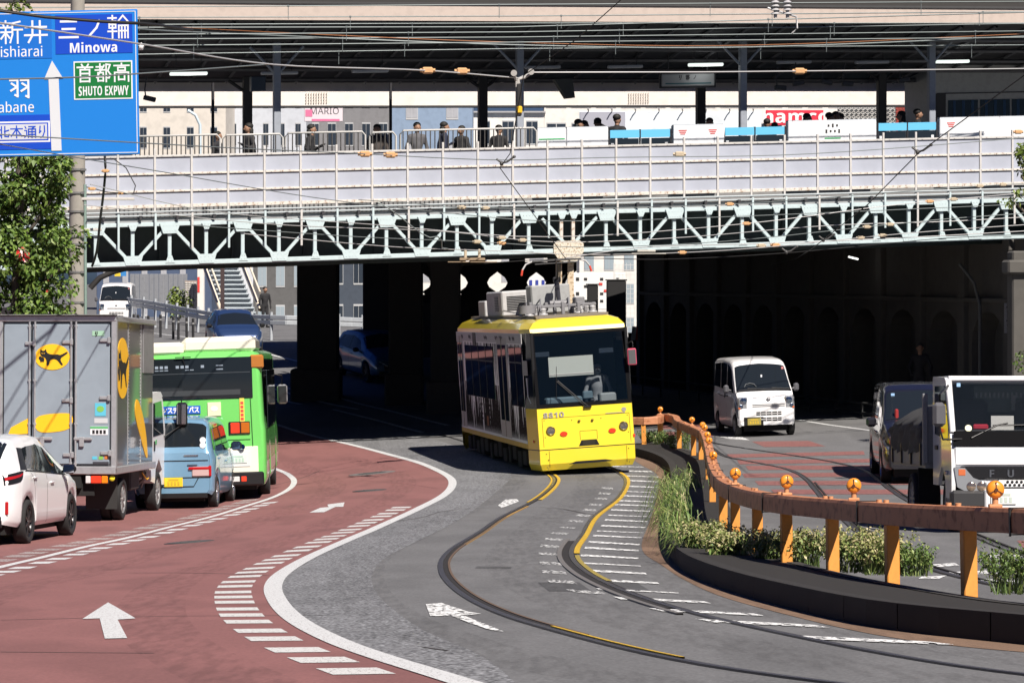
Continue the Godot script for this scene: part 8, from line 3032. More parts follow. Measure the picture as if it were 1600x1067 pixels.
func vehicles():
	tram()
	box_truck()
	bus()
	flatbed_truck()
	var dark_rim = mat("rim_black", Color(0.03, 0.03, 0.033), 0.3, 0.5)
	hatchback("white hatchback with black wheels behind the box truck, cut by the picture edge", car_paint("white_pearl", Color(0.8, 0.81, 0.82)), stand(-7.46, 44.2, PI - deg_to_rad(5.0)), dark_rim)
	kei_wagon("light blue small wagon between the box truck and the city bus", car_paint("ice_blue", Color(0.2, 0.38, 0.55), 0.35), stand(-5.98, 56.4, PI - deg_to_rad(1.5)))
	var van = kei_van("white small van driving towards us out of the shade on the far roadway", car_paint("van_white", Color(0.8, 0.8, 0.8)), stand(6.02, 76.2, deg_to_rad(6.0)))
	tag(van, "", "", "small white vans")
	minivan("black minivan half hidden behind the flatbed truck", car_paint("minivan_black", Color(0.012, 0.012, 0.016)), stand(7.85, 59.2, deg_to_rad(-3.0)))
	hatchback("dark blue hatchback coming down from the sunlit road above the bus roof", car_paint("navy_paint", Color(0.03, 0.06, 0.15), 0.3), stand(-9.85, 108.5, deg_to_rad(12.0)), M("rim_silver"))
	hatchback("blue hatchback half hidden behind the dark piers under the bridge", car_paint("sky_paint", Color(0.06, 0.15, 0.27), 0.3), stand(-4.35, 98.5, deg_to_rad(22.0)), dark_rim)
	var fv = copy(van, stand(-17.6, 137.0, deg_to_rad(3.0)), "white small van waiting beyond the bridge beside the utility pole", "small white vans")
	fv.set_meta("category", "van")

# ---------------------------------------------------------------- sign, pole
func street_furniture():
	var d := 53.0
	var ppm := F / d
	# the big blue road sign; origin at its upper right corner, x to the left is negative
	var T := Transform3D(Basis(Vector3(0, 0, 1), deg_to_rad(0.9)), at(213.5, 14, d))
	T.basis = Basis(Vector3(0, 0, 1), deg_to_rad(0.9)) * Basis(Vector3.UP, deg_to_rad(-4))
	var o = thing("road_sign", "large blue road sign with white arrow and place names at the upper left", "sign", T)
	var px := 1.0 / ppm
	var W := 420 * px
	var H := 227 * px
	var b := MB.new()
	b.bbox(Vector3(-W * 0.5, -H * 0.5, -0.02), Vector3(W, H, 0.035), 0.01)
	put(b, "board", mat("sign_blue", Color(0.008, 0.19, 0.62), 0.45), o)
	b = MB.new()
	for e in [[-W * 0.5, -0.035, W - 0.06, 0.012], [-W * 0.5, -H + 0.035, W - 0.06, 0.012]]:
		b.box(Vector3(e[0], e[1], 0.0), Vector3(e[2], e[3], 0.006))
	b.box(Vector3(-0.035, -H * 0.5, 0.0), Vector3(0.012, H - 0.08, 0.006))
	var white = mat("sign_letter_white", Color(0.72, 0.75, 0.78), 0.5)
	put(b, "border", white, o)
	b = MB.new()
	for y in [-0.35, -H + 0.35]:
		b.bbox(Vector3(-W * 0.5, y, -0.075), Vector3(W - 0.2, 0.08, 0.07), 0.01)
	put(b, "back_rail", M("sign_steel"), o)
	var deep = mat("sign_deep_blue", Color(0.004, 0.06, 0.5), 0.45)
	var rect := func(x0, y0, x1, y1, z, t): # picture offsets from the corner
		var m := MB.new()
		m.box(Vector3((x0 + x1) * 0.5 * px, -(y0 + y1) * 0.5 * px, z), Vector3(absf(x1 - x0) * px, absf(y1 - y0) * px, t))
		return m
	put(rect.call(-130, 7, -8, 68, 0.0, 0.01), "deep_field", deep, o)
	put(rect.call(-136, -3 + 8, -330, 74, 0.0, 0.008), "blue_field", mat("sign_mid_blue", Color(0.007, 0.14, 0.55), 0.45), o)
	put(rect.call(-340, 162, -137, 216, 0.0, 0.01), "deep_field", deep, o)
	put(rect.call(-340, 172, -141, 205, 0.0, 0.014), "white_field", white, o)
	put(rect.call(-338, 174.5, -143.5, 202.5, 0.0, 0.018), "inner_field", deep, o)
	put(rect.call(-330, 176.5, -145.5, 200.5, 0.0, 0.022), "name_field", mat("name_field_grey", Color(0.55, 0.58, 0.63), 0.5), o)
	put(rect.call(-102, 80, -9, 140, 0.0, 0.012), "white_field", white, o)
	put(rect.call(-100, 82, -11, 138, 0.0, 0.016), "green_field", mat("sign_green", Color(0.005, 0.16, 0.035), 0.45), o)
	b = MB.new()
	var ar := PackedVector2Array()
	for e in [[-136, 78], [-119, 106], [-126, 106], [-123, 219], [-139, 219], [-142, 107], [-149, 107]]:
		ar.append(Vector2(e[0] * px, -e[1] * px))
	b.prism(ar, Transform3D(Basis(), Vector3(0, 0, 0.003)), 0.006)
	put(b, "arrow", mat("sign_arrow_white", Color(0.6, 0.63, 0.66), 0.5), o)
	b = MB.new()
	var glyph := func(name, x, y, w, h, z, th):
		write(b, name, Transform3D(Basis(), Vector3(x * px, -y * px, z)), w * px, h * px, th * px)
	glyph.call("san", -126, 12, 34, 34, 0.0062, 3.4)
	glyph.call("no", -84, 12, 32, 32, 0.0062, 3.4)
	glyph.call("rin", -48, 9, 36, 36, 0.0062, 2.6)
	glyph.call("arai", -218, 14, 36, 36, 0.0055, 2.8)
	glyph.call("i", -179, 14, 36, 36, 0.0055, 3.2)
	glyph.call("ha", -206, 102, 36, 36, 0.003, 3.2)
	glyph.call("shu", -97, 84, 26, 29, 0.009, 2.6)
	glyph.call("to", -68, 84, 26, 29, 0.009, 2.4)
	glyph.call("kou", -39, 84, 26, 29, 0.009, 2.4)
	put(b, "lettering", white, o)
	b = MB.new()
	glyph = func(name, x, y, w, h, z, th):
		write(b, name, Transform3D(Basis(), Vector3(x * px, -y * px, z)), w * px, h * px, th * px)
	glyph.call("kita", -225, 179, 20, 19, 0.0115, 2.0)
	glyph.call("hon", -204, 179, 20, 19, 0.0115, 2.0)
	glyph.call("tsu", -182, 179, 20, 19, 0.0115, 1.8)
	glyph.call("ri", -161, 179, 16, 19, 0.0115, 2.0)
	put(b, "lettering", deep, o)
	letters("Minowa", 15 * px, "lettering", white, o, Transform3D(Basis(), Vector3(-70 * px, -59 * px, 0.007)), 0.98, true)
	letters("SHUTO EXPWY", 14.5 * px, "lettering", white, o, Transform3D(Basis(), Vector3(-55 * px, -127 * px, 0.01)), 0.58, true)
	letters("Nishiarai", 16 * px, "lettering", white, o, Transform3D(Basis(), Vector3(-192 * px, -63 * px, 0.006)), 0.95)
	letters("Akabane", 16 * px, "lettering", white, o, Transform3D(Basis(), Vector3(-206 * px, -150 * px, 0.004)), 0.95)
	# its mast, out of the picture to the left, with arms
	b = MB.new()
	var foot := T.affine_inverse() * Vector3(at(-150, 130, d).x, gy(at(-150, 130, d).x, d), -d - 0.3)
	b.cyl(foot, foot + Vector3(0, 8.6, 0), 0.14, 0.12, 12)
	put(b, "mast", M("sign_steel"), o)
	# a white lamp drum on the sign's right edge
	b = MB.new()
	b.cyl(Vector3(0.03, -58 * px, -0.05), Vector3(0.09, -60 * px, -0.05), 0.07, 0.05, 12)
	put(b, "lamp_drum", mat("drum_white", Color(0.7, 0.7, 0.68), 0.5), o)
	# concrete utility pole
	var pd := 66.0
	var base := at(119, 500, pd)
	base.y = gy(base.x, pd)
	o = thing("utility_pole", "grey concrete utility pole with steel bands behind the box truck", "pole", Transform3D(Basis(), base))
	b = MB.new()
	b.cyl(Vector3(0, -0.3, 0), Vector3(0.02, 10.5, 0), 0.205, 0.15, 20)
	put(b, "shaft", worn("pole_concrete", Color(0.3, 0.28, 0.25), 0.85, 1.2), o)
	for y in [3.35, 3.95, 4.6, 5.2, 5.36, 5.9, 6.3, 6.8, 7.4]:
		b = MB.new()
		b.cyl(Vector3(0.01, y, 0), Vector3(0.01, y + 0.04, 0), 0.2, 0.2, 16)
		b.box(Vector3(0.15, y + 0.02, 0.16), Vector3(0.07, 0.05, 0.05))
		put(b, "steel_band", worn("band_grey", Color(0.16, 0.16, 0.16), 0.5, 0.4), o)
	b = MB.new()
	b.tube([Vector3(0.19, 2.2, 0.08), Vector3(0.2, 4.0, 0.08), Vector3(0.19, 6.5, 0.08)], 0.035, 6)
	put(b, "conduit", worn("conduit_green", Color(0.2, 0.28, 0.25), 0.6, 0.6), o)
	for e in [[1.15, 6.16, 1.0], [0.45, 5.5, 0.5]]:
		b = MB.new()
		b.bbox(Vector3(e[0] * 0.5 + 0.1, e[1] + 0.03, 0.1), Vector3(e[0], 0.06, 0.06), 0.008)
		put(b, "cross_arm", worn("arm_pale", Color(0.55, 0.53, 0.5), 0.6, 0.6), o)
	b = MB.new()
	for i in 26:
		var a0 := i * 0.9
		var ring := []
		for q in 9: ring.append(Vector3(0.02 + 0.27 * cos(TAU * q / 8 + a0) * (0.8 + 0.2 * sin(a0 * 3)), 2.95 + 0.2 * sin(TAU * q / 8 + a0) + 0.02 * (i % 5), 0.2 + 0.012 * (i % 6)))
		if i % 3 == 0: b.tube(ring, 0.014, 4)
	put(b, "cable_coil", mat("cable_black", Color(0.015, 0.015, 0.015), 0.7), o)
	# red and white post behind the tree
	var rp := at(72, 500, 72.0)
	rp.y = gy(rp.x, 72.0)
	o = thing("striped_post", "thin red post standing behind the leaves left of the utility pole", "post", Transform3D(Basis(), rp))
	b = MB.new()
	b.cyl(Vector3.ZERO, Vector3(0, 5.0, 0), 0.05, -1, 8)
	put(b, "shaft", mat("post_white", Color(0.7, 0.69, 0.67), 0.5), o)
	for y in [2.1, 2.9, 3.9]:
		b = MB.new()
		b.cyl(Vector3(0, y, 0), Vector3(0, y + 0.5, 0), 0.055, -1, 8)
		put(b, "red_band", M("notice_red"), o)
	# white wall behind the pole and the tree
	var wp := at(60, 480, 84.0)
	o = thing("roadside_wall", "white low wall with a dark joint behind the tree and the utility pole", "wall", Transform3D(Basis(), Vector3(wp.x, gy(wp.x, 84.0), wp.z)))
	b = MB.new()
	b.bbox(Vector3(-0.9, 1.6, 0), Vector3(4.2, 3.6, 0.3), 0.03)
	put(b, "panel", worn("wall_white", Color(0.6, 0.58, 0.54), 0.8, 2.0), o)
	b = MB.new()
	b.box(Vector3(-0.9, 2.3, 0.16), Vector3(4.1, 0.06, 0.03))
	b.box(Vector3(-0.9, 2.85, 0.16), Vector3(4.1, 0.05, 0.03))
	put(b, "joint", M("gap_black"), o)

# ---------------------------------------------------------------- wires
func sag(a: Vector3, c: Vector3, s: float, n := 12) -> Array:
	var r := []
	for i in n + 1:
		var t := float(i) / n
		r.append(a.lerp(c, t) - Vector3(0, s * 4 * t * (1 - t), 0))
	return r

var beads
func bead(o: Node, p: Vector3, m: Material, s := 1.0):
	if beads == null:
		var b := MB.new()
		b.bbox(Vector3.ZERO, Vector3(0.2, 0.12, 0.12), 0.025)
		b.cyl(Vector3(-0.14, 0, 0), Vector3(0.14, 0, 0), 0.04, -1, 6)
		beads = b.done()
	put(beads, "insulator", m, o, Transform3D(Basis.from_scale(Vector3.ONE * s), p))

func wire(label: String, path: Array, r: float, m: Material, category := "wire") -> Node3D:
	var o = thing("overhead_wire", label, category)
	var b := MB.new()
	b.tube(path, r, 5)
	put(b, "strand", m, o)
	return o

func overhead_wires():
	var pale = mat("wire_pale", Color(0.5, 0.5, 0.5), 0.4, 0.3)
	var grey = mat("wire_grey", Color(0.2, 0.23, 0.23), 0.45, 0.3)
	var dark = mat("wire_black", Color(0.012, 0.012, 0.012), 0.6)
	var copper = mat("wire_copper", Color(0.3, 0.12, 0.05), 0.5, 0.3)
	var clay = worn("insulator_clay", Color(0.62, 0.36, 0.17), 0.5, 0.3)
	var stain = worn("insulator_stained", Color(0.5, 0.42, 0.3), 0.5, 0.3)
	# railway contact wires along the bridge, with droppers
	var list = [[9, 7, 2, 3.6, "uppermost pale railway wire across the top of the picture", grey], [25, 25, 18, 6.5, "railway wire over the pale canopy edge, second from the top", grey], [36, 36, 36, 7.4, "railway wire just under the pale canopy edge", grey], [40, 42, 18, 3.6, "railway wire that rises to the right under the canopy edge", grey], [52, 50, 36, 3.8, "railway wire with long droppers, fifth from the top", grey], [59, 58, 48, 6.6, "railway wire with droppers, sixth from the top", grey], [70, 66, 58, 3.9, "thin railway wire above the copper coloured one", grey], [85, 76, 70, 7.0, "thin lower railway wire under the copper coloured one", grey]]
	var k := 0
	for e in list:
		var pa = bp(bu(0, e[3]), bh(0, e[0] + 3, e[3]), e[3])
		var pm = bp(bu(800, e[3]), bh(800, e[1], e[3]), e[3])
		var pz = bp(bu(1640, e[3]), bh(1640, e[2], e[3]), e[3])
		var o = wire(e[4], [pa, pm, pz], 0.016, e[5], "railway wire")
		var b := MB.new()
		for i in 5:
			var x := 120 + i * 330 + (k * 97) % 200
			var t := (x - 0.0) / 800.0
			var y = lerpf(e[0] + 3, e[1], t) if t < 1 else lerpf(e[1], e[2], t - 1)
			var p = bp(bu(x, e[3]), bh(x, y, e[3]), e[3])
			b.cyl(p, p - Vector3(0, 0.34, 0), 0.009, -1, 5)
			b.bbox(p + Vector3(0, 0.0, 0), Vector3(0.06, 0.05, 0.05), 0.01)
		put(b, "dropper", grey, o)
		k += 1
	# the twin copper wire with spacers from the upper left
	var a1 := [at(-20, 16, 60), at(215, 45, 72), at(420, 55, 79), at(800, 70, 81), at(1150, 74, 83), at(1620, 56, 86)]
	var a2 := [at(-20, 18, 60), at(215, 38, 72), at(420, 50, 79), at(800, 66, 81), at(1150, 71, 83), at(1620, 52, 86)]
	var c1 = curve(a1, 0.8)
	var c2 = curve(a2, 0.8)
	var o = wire("thick grey and copper twin wire coming down from the upper left over the blue sign", c1, 0.022, grey, "wire")
	var b := MB.new()
	b.tube(c2, 0.012, 5)
	put(b, "copper_strand", copper, o)
	b = MB.new()
	for i in range(4, mini(c1.size(), c2.size()) - 1, 2):
		b.tube([c1[i], c2[i] + Vector3(0, 0.02, 0)], 0.008, 4)
	put(b, "spacer", dark, o)
	o = wire("thick black cable across the top of the blue sign", curve([at(-20, 14, 45), at(100, 30, 45.2), at(215, 36, 45.6), at(300, 47, 50)], 0.8), 0.025, dark)
	# span wires that hold the tram wires
	var hub := at(810, 122, 58)
	o = wire("pale span wire from the upper left to the hanger over the tram", curve([at(-20, 33, 40), at(215, 68, 46), at(430, 101, 52), at(667, 110, 56), hub], 0.8), 0.014, pale)
	bead(o, at(668, 110, 56), clay)
	bead(o, at(722, 111, 56.8), clay)
	o = wire("pale span wire from the hanger over the tram to the right picture edge", [hub, at(830, 113, 58), at(1100, 112.5, 59), at(1250, 111, 60), at(1620, 107, 62)], 0.013, pale)
	bead(o, at(1250, 111, 60), clay)
	o = wire("dark span wire crossing the middle of the blue sign", curve([at(-20, 124, 42), at(110, 121, 44), at(215, 115, 46), at(425, 100, 52)], 0.8), 0.012, grey)
	o = wire("pale wire along the foot of the blue sign towards the bridge fence", curve([at(-20, 209, 43), at(215, 223, 46), at(400, 233, 54), at(560, 240, 60), at(785, 250, 64), at(950, 246, 66), at(1250, 241, 68), at(1620, 214, 70)], 0.8), 0.01, grey)
	bead(o, at(570, 240.5, 60.3), clay)
	bead(o, at(610, 242, 61.2), clay)
	bead(o, at(1062, 241, 67), stain)
	bead(o, at(1592, 206, 70), clay, 0.8)
	o = wire("pale wire falling across the tree to the utility pole and the bridge truss", curve([at(-20, 222, 42), at(130, 248, 50), at(250, 268, 55), at(500, 310, 62), at(700, 333, 66), at(850, 345, 67), at(1100, 340, 70), at(1620, 318, 73)], 0.8), 0.009, grey)
	# the lattice of wires in front of the truss
	var spec = [[[140, 288, 58], [330, 330, 62], [600, 352, 66], [850, 370, 68], [1160, 350, 70], [1400, 320, 71], [1620, 300, 72], "thin wire from the pole rising to the right before the truss, with stained insulators", pale, [[1161, 349], [1447, 322], [1482, 316]]],
		[[130, 320, 58], [420, 350, 62], [700, 362, 66], [860, 378, 68], [1050, 372, 69], [1300, 352, 71], [1480, 346, 71.5], [1620, 338, 72], "thin wire through the middle of the truss, with insulators above the tram", pale, [[778, 357], [812, 358]]],
		[[300, 352, 60], [560, 370, 64], [750, 378, 66], [900, 386, 67], [1120, 378, 69], [1360, 354, 71], [1480, 342, 71.5], [1620, 332, 72], "thin wire low across the truss, with two clay insulators left of the joint plate", grey, [[750, 374], [779, 375], [1356, 354], [1386, 352]]],
		[[380, 365, 61], [620, 386, 64], [780, 392, 66], [920, 398, 67], [1150, 390, 69], [1400, 366, 71], [1500, 358, 71.5], [1620, 350, 72], "thin wire along the lower chord of the truss", pale, [[1065, 374], [1350, 372], [1378, 370]]],
		[[560, 312, 62], [650, 318, 64], [720, 324, 66], [900, 326, 67], [1160, 318, 69], [1400, 300, 71], [1540, 290, 71.5], [1620, 286, 72], "thin wire under the fence foot with two insulators over the truss", grey, [[714, 324], [752, 328], [1147, 317], [1540, 292], [1566, 293]]]]
	for e in spec:
		var path := []
		for i in 7: path.append(at(e[i][0], e[i][1], e[i][2]))
		if e[7] is Array:
			path.append(at(e[7][0], e[7][1], e[7][2]))
			o = wire(e[8], curve(path, 0.8), 0.009, e[9])
			for q in e[10]: bead(o, nearest_on(curve(path, 0.3), q[0]), clay if int(q[0]) % 2 else stain, 0.7)
		else:
			o = wire(e[7], curve(path, 0.8), 0.009, e[8])
			for q in e[9]: bead(o, nearest_on(curve(path, 0.3), q[0]), clay if int(q[0]) % 2 else stain, 0.7)
	# tram wire: comes over our heads, kinks at its hangers, runs to the pantograph
	var tip := at(884, 404, 65)
	o = wire("black tram wire running from the top of the picture down to the pantograph", [at(1060, -110, 49), at(970, 0, 51.5), at(900, 62, 53.5), at(818, 118, 56), at(797, 240, 58), at(781, 262, 58.6), tip, at(900, 413, 80), at(893, 416, 100)], 0.009, dark, "tram wire")
	o = wire("black tram wire descending from the right picture edge to the far track", [at(1700, 45, 50), at(1435, 240, 55), at(1356, 320, 60), at(1270, 388, 68), at(1245, 404, 80), at(1200, 415, 100)], 0.01, dark, "tram wire")
	o = wire("pale lower tram wires spreading from the joint plate to the right", curve([at(884, 403, 66), at(1010, 386, 68), at(1180, 381, 70), at(1400, 372, 71), at(1620, 360, 72)], 0.8), 0.011, pale, "tram wire")
	bead(o, at(1190, 384, 70), stain, 0.8)
	bead(o, at(1212, 383, 70), clay, 0.8)
	o = wire("dark wire hanging below the right span into the shade", curve([at(720, 414, 66), at(880, 404, 66), at(1040, 405, 68), at(1230, 395, 70), at(1480, 372, 72), at(1620, 366, 73)], 0.8), 0.009, dark)
	# looping feeder cable before the truss
	o = wire("slack looping feeder cable hung before the truss left of the joint plate", curve([at(590, 316, 63.5), at(605, 324, 63.5), at(628, 341, 63.6), at(645, 355, 63.8), at(670, 371, 64), at(690, 370, 64.2), at(688, 385, 64.3), at(700, 389, 64.5)], 0.2), 0.014, grey)
	o = wire("thick black cable hanging from the pole arm before the left end of the truss", curve([at(163, 244, 65), at(164, 262, 65), at(161, 300, 65.2), at(155, 350, 65.4), at(150, 395, 65.6), at(143, 416, 65.8)], 0.2), 0.028, dark, "cable")
	bead(o, at(164, 267, 65), clay, 0.6)
	o = wire("short guy wire with clay insulators from the pole across the fence foot", [at(128, 291, 66), at(143, 294, 66), at(165, 300, 66), at(190, 302, 66.4), at(208, 302, 66.8), at(211, 290, 67), at(196, 262, 67), at(175, 247, 67)], 0.012, dark)
	bead(o, at(143, 295, 66), clay, 0.6)
	bead(o, at(187, 302, 66.4), clay, 0.5)
	# hangers
	o = thing("wire_hanger", "metal wire hanger with pulley hooks over the tram beside the grey column", "hanger")
	b = MB.new()
	b.tube([at(803, 113, 57.8), at(806, 125, 58), at(820, 121, 58), at(832, 112, 58)], 0.03, 6)
	b.tube([at(810, 122, 58), at(809, 138, 58)], 0.035, 6)
	b.bbox(at(809, 132, 58), Vector3(0.09, 0.12, 0.06), 0.015)
	b.cyl(at(803, 114, 57.7), at(803, 114, 57.9), 0.06, -1, 10)
	b.cyl(at(830, 112, 57.7), at(830, 112, 57.9), 0.06, -1, 10)
	put(b, "hook", worn("hanger_grey", Color(0.4, 0.39, 0.37), 0.5, 0.4), o)
	o = thing("switch_box", "dark box with a yellow lower half clipped to the wire over the tram", "switch box", Transform3D(Basis(), at(811, 160, 58)))
	panel(o, "case", Vector3(0, 0.05, 0), Vector3(0.1, 0.62, 0.09), mat("case_black", Color(0.02, 0.02, 0.02), 0.5), 0.02)
	panel(o, "yellow_end", Vector3(0.01, -0.14, 0.03), Vector3(0.1, 0.14, 0.08), M("label_yellow"), 0.02)
	var hi := 0
	for e in [[787, 253, 58.5], [1438, 235, 55], [1232, 392, 69], [1290, 373, 69]]:
		o = thing("wire_clamp", "dark wire clamp, %s" % ["at the kink of the tram wire left of the middle", "on the tram wire at the far side before the fence", "under the right part of the truss", "below the lower chord right of the middle"][hi], "clamp", Transform3D(Basis(), at(e[0], e[1], e[2])), "clamps on the tram wires")
		b = MB.new()
		b.tube([Vector3(-0.14, 0.06, 0), Vector3(-0.04, -0.02, 0), Vector3(0.06, 0.0, 0), Vector3(0.2, 0.1, 0)], 0.022, 6)
		b.ball(Vector3(-0.04, -0.03, 0), Vector3(0.04, 0.05, 0.04), 8)
		b.ball(Vector3(0.2, 0.1, 0), Vector3(0.035, 0.03, 0.03), 8)
		put(b, "arm", mat("clamp_dark", Color(0.06, 0.06, 0.06), 0.5), o)
		hi += 1
	# section insulators of the tram wire under the joint
	o = thing("section_insulator", "rusty flat section insulator frame hung over the tram left of the pantograph", "insulator", Transform3D(Basis(), at(738, 405, 66)))
	panel(o, "frame", Vector3.ZERO, Vector3(0.55, 0.06, 0.3), M("frame_rust"), 0.01)
	panel(o, "skid", Vector3(0, -0.06, 0.2), Vector3(1.05, 0.02, 0.04), M("frame_rust"), 0.005)
	for x in [-0.15, 0.15]:
		panel(o, "stud", Vector3(x, 0.12, 0), Vector3(0.06, 0.2, 0.06), stain, 0.015)
	o = thing("section_insulator", "pale flat section insulator frame hung right of the joint plate", "insulator", Transform3D(Basis(), at(1010, 392, 67)))
	panel(o, "frame", Vector3.ZERO, Vector3(0.4, 0.05, 0.25), M("frame_pale"), 0.01)
	panel(o, "skid", Vector3(0.05, -0.06, 0.15), Vector3(0.75, 0.02, 0.03), M("frame_pale"), 0.005)
	# porcelain insulators of the railway wire at the top
	o = thing("porcelain_insulator", "grey porcelain insulator group on the railway wires at the top right of the middle", "insulator")
	b = MB.new()
	for x in [1212.0, 1231.0]:
		for j in 4:
			var p := at(x, 4 + j * 6, 79)
			b.cyl(p, p + Vector3(0, 0.05, 0), 0.12, 0.07, 12)
		b.cyl(at(x, 28, 79), at(x, -6, 79), 0.045, -1, 8)
	b.tube([at(1200, 12, 79), at(1245, 26, 79), at(1246, 44, 79), at(1238, 52, 79)], 0.03, 6)
	put(b, "disc", worn("porcelain", Color(0.42, 0.42, 0.43), 0.3, 0.4), o)

func nearest_on(path: Array, px: float) -> Vector3:
	var best: Vector3 = path[0]
	var e := 1e9
	for p in path:
		var x: float = CX + p.x / -p.z * F
		if absf(x - px) < e:
			e = absf(x - px)
			best = p
	return best

# ---------------------------------------------------------------- plants
func leaf_mat(key: String, c: Color) -> StandardMaterial3D:
	var m = mat(key, Color.WHITE, 0.55)
	m.vertex_color_use_as_albedo = true
	m.backlight_enabled = true
	m.backlight = c * 0.6
	return m

func leaves(b: MB, c: Vector3, r: Vector3, n: int, size: float, tones: Array, droop := 0.3):
	for i in n:
		var d := Vector3(rng.randfn(), rng.randfn(), rng.randfn()).normalized()
		var p := c + d * r * (0.55 + 0.5 * pow(rng.randf(), 0.6))
		var nrm := (d * 0.7 + Vector3(rng.randf_range(-1, 1), rng.randf_range(-0.2, 1.2), rng.randf_range(-1, 1))).normalized()
		var u := nrm.cross(Vector3(rng.randf_range(-1, 1), rng.randf_range(-1, 1), rng.randf_range(-1, 1))).normalized()
		var w := nrm.cross(u)
		var s := size * rng.randf_range(0.6, 1.3)
		b.colour = (tones[rng.randi() % tones.size()] as Color) * rng.randf_range(0.75, 1.2)
		var tip := p + u * s - Vector3(0, droop * s, 0)
		var l := p + u * s * 0.45 + w * s * 0.34
		var q := p + u * s * 0.45 - w * s * 0.34
		b.tri(p, l, tip)
		b.tri(p, tip, q)

func greenery():
	# street tree at the left
	var tones := [Color(0.085, 0.15, 0.022), Color(0.12, 0.195, 0.03), Color(0.055, 0.11, 0.017), Color(0.15, 0.215, 0.045)]
	var lm = leaf_mat("maple_leaf", Color(0.1, 0.2, 0.02))
	var d := 59.0
	var root := at(28, 500, d)
	root.y = gy(root.x, d)
	var o = thing("street_tree", "leafy green street tree below the blue road sign", "tree", Transform3D(Basis(), root))
	var b := MB.new()
	b.tube([Vector3(0, -0.2, 0), Vector3(0.05, 1.5, 0), Vector3(-0.05, 3.2, 0.1), Vector3(0.0, 5.5, 0), Vector3(0.1, 7.6, 0)], 0.1, 8)
	for e in [[2.6, 0.7, 0.9], [3.2, -0.6, 0.8], [3.9, 0.8, 0.6], [4.4, -0.7, 0.7], [4.9, 0.6, 0.9], [6.0, 0.5, 1.0]]:
		b.tube([Vector3(0, e[0], 0), Vector3(e[1] * 0.6, e[0] + e[2] * 0.5, 0.1), Vector3(e[1] * 1.1, e[0] + e[2], 0.15)], 0.035, 5)
	put(b, "trunk", M("bark"), o)
	b = MB.new()
	for i in 200:
		var x := rng.randf_range(-1.2, 1.05)
		var y := rng.randf_range(3.0, 6.9)
		if x > 0.75 and rng.randf() < 0.5: continue
		var c := Vector3(x + 0.12 * sin(y * 3.0), y, rng.randf_range(-0.75, 0.7))
		leaves(b, c, Vector3(0.26, 0.2, 0.26) * rng.randf_range(0.7, 1.25), 95, 0.105, tones)
	for i in 26:
		leaves(b, Vector3(rng.randf_range(-0.9, 1.25), rng.randf_range(2.55, 3.3), rng.randf_range(-0.4, 0.7)), Vector3(0.24, 0.12, 0.24), 50, 0.1, tones)
	for i in 7:
		leaves(b, Vector3(rng.randf_range(-0.8, 0.35), rng.randf_range(9.25, 9.6), rng.randf_range(-0.3, 0.3)), Vector3(0.22, 0.14, 0.22), 60, 0.1, [Color(0.13, 0.17, 0.03), Color(0.08, 0.13, 0.02)])
	put(b, "crown", lm, o)
	b = MB.new()
	for e in [[37, 398], [32, 404], [40, 396], [29, 391]]:
		var p = at(e[0], e[1], d - 0.95) - root
		b.colour = Color(0.6, 0.03, 0.03)
		leaves(b, p, Vector3(0.06, 0.07, 0.05), 8, 0.08, [Color(0.6, 0.03, 0.03), Color(0.7, 0.5, 0.48)])
	put(b, "red_tag", lm, o)
	# tree at the right edge before the bridge
	d = 66.0
	root = at(1640, 700, d)
	root.y = gy(root.x, d)
	o = thing("street_tree", "yellow green tree reaching in at the right picture edge before the bridge", "tree", Transform3D(Basis(), root))
	b = MB.new()
	b.tube([Vector3(0, -0.2, 0), Vector3(0.05, 3, 0), Vector3(-0.1, 5.6, 0)], 0.09, 8)
	for e in [[4.6, -0.7], [5.2, -0.6], [5.4, 0.6]]:
		b.tube([Vector3(0, e[0], 0), Vector3(e[1], e[0] + 0.7, 0.1)], 0.03, 5)
	put(b, "trunk", M("bark"), o)
	b = MB.new()
	var gold := [Color(0.14, 0.2, 0.03), Color(0.19, 0.24, 0.05), Color(0.09, 0.14, 0.02)]
	for i in 26:
		var a := rng.randf() * TAU
		var rr := sqrt(rng.randf()) * 0.85
		leaves(b, Vector3(cos(a) * rr * 0.9, 6.15 + sin(a) * rr * 0.55, rng.randf_range(-0.5, 0.5)), Vector3(0.2, 0.16, 0.2), 70, 0.09, gold)
	for i in 9:
		leaves(b, Vector3(rng.randf_range(-1.0, 0.3), rng.randf_range(5.1, 5.6), rng.randf_range(-0.3, 0.5)), Vector3(0.2, 0.08, 0.2), 30, 0.09, gold)
	put(b, "crown", lm, o)
	# weed at the end pillar
	var wp := at(1592, 572, 75.0)
	o = thing("wall_weed", "small green weed growing at the end pillar behind the white truck", "plant", Transform3D(Basis(), wp))
	b = MB.new()
	leaves(b, Vector3(0.1, 0.1, 0.3), Vector3(0.3, 0.3, 0.2), 160, 0.09, tones)
	put(b, "leaves", lm, o)
	# shrubs and grasses in the planter
	var straw = leaf_mat("grass_blade", Color(0.1, 0.14, 0.04))
	var dry := [Color(0.3, 0.29, 0.12), Color(0.22, 0.25, 0.075), Color(0.38, 0.34, 0.18), Color(0.15, 0.2, 0.05)]
	var green := [Color(0.075, 0.13, 0.027), Color(0.11, 0.18, 0.04), Color(0.17, 0.22, 0.06), Color(0.05, 0.09, 0.018)]
	var si := 0
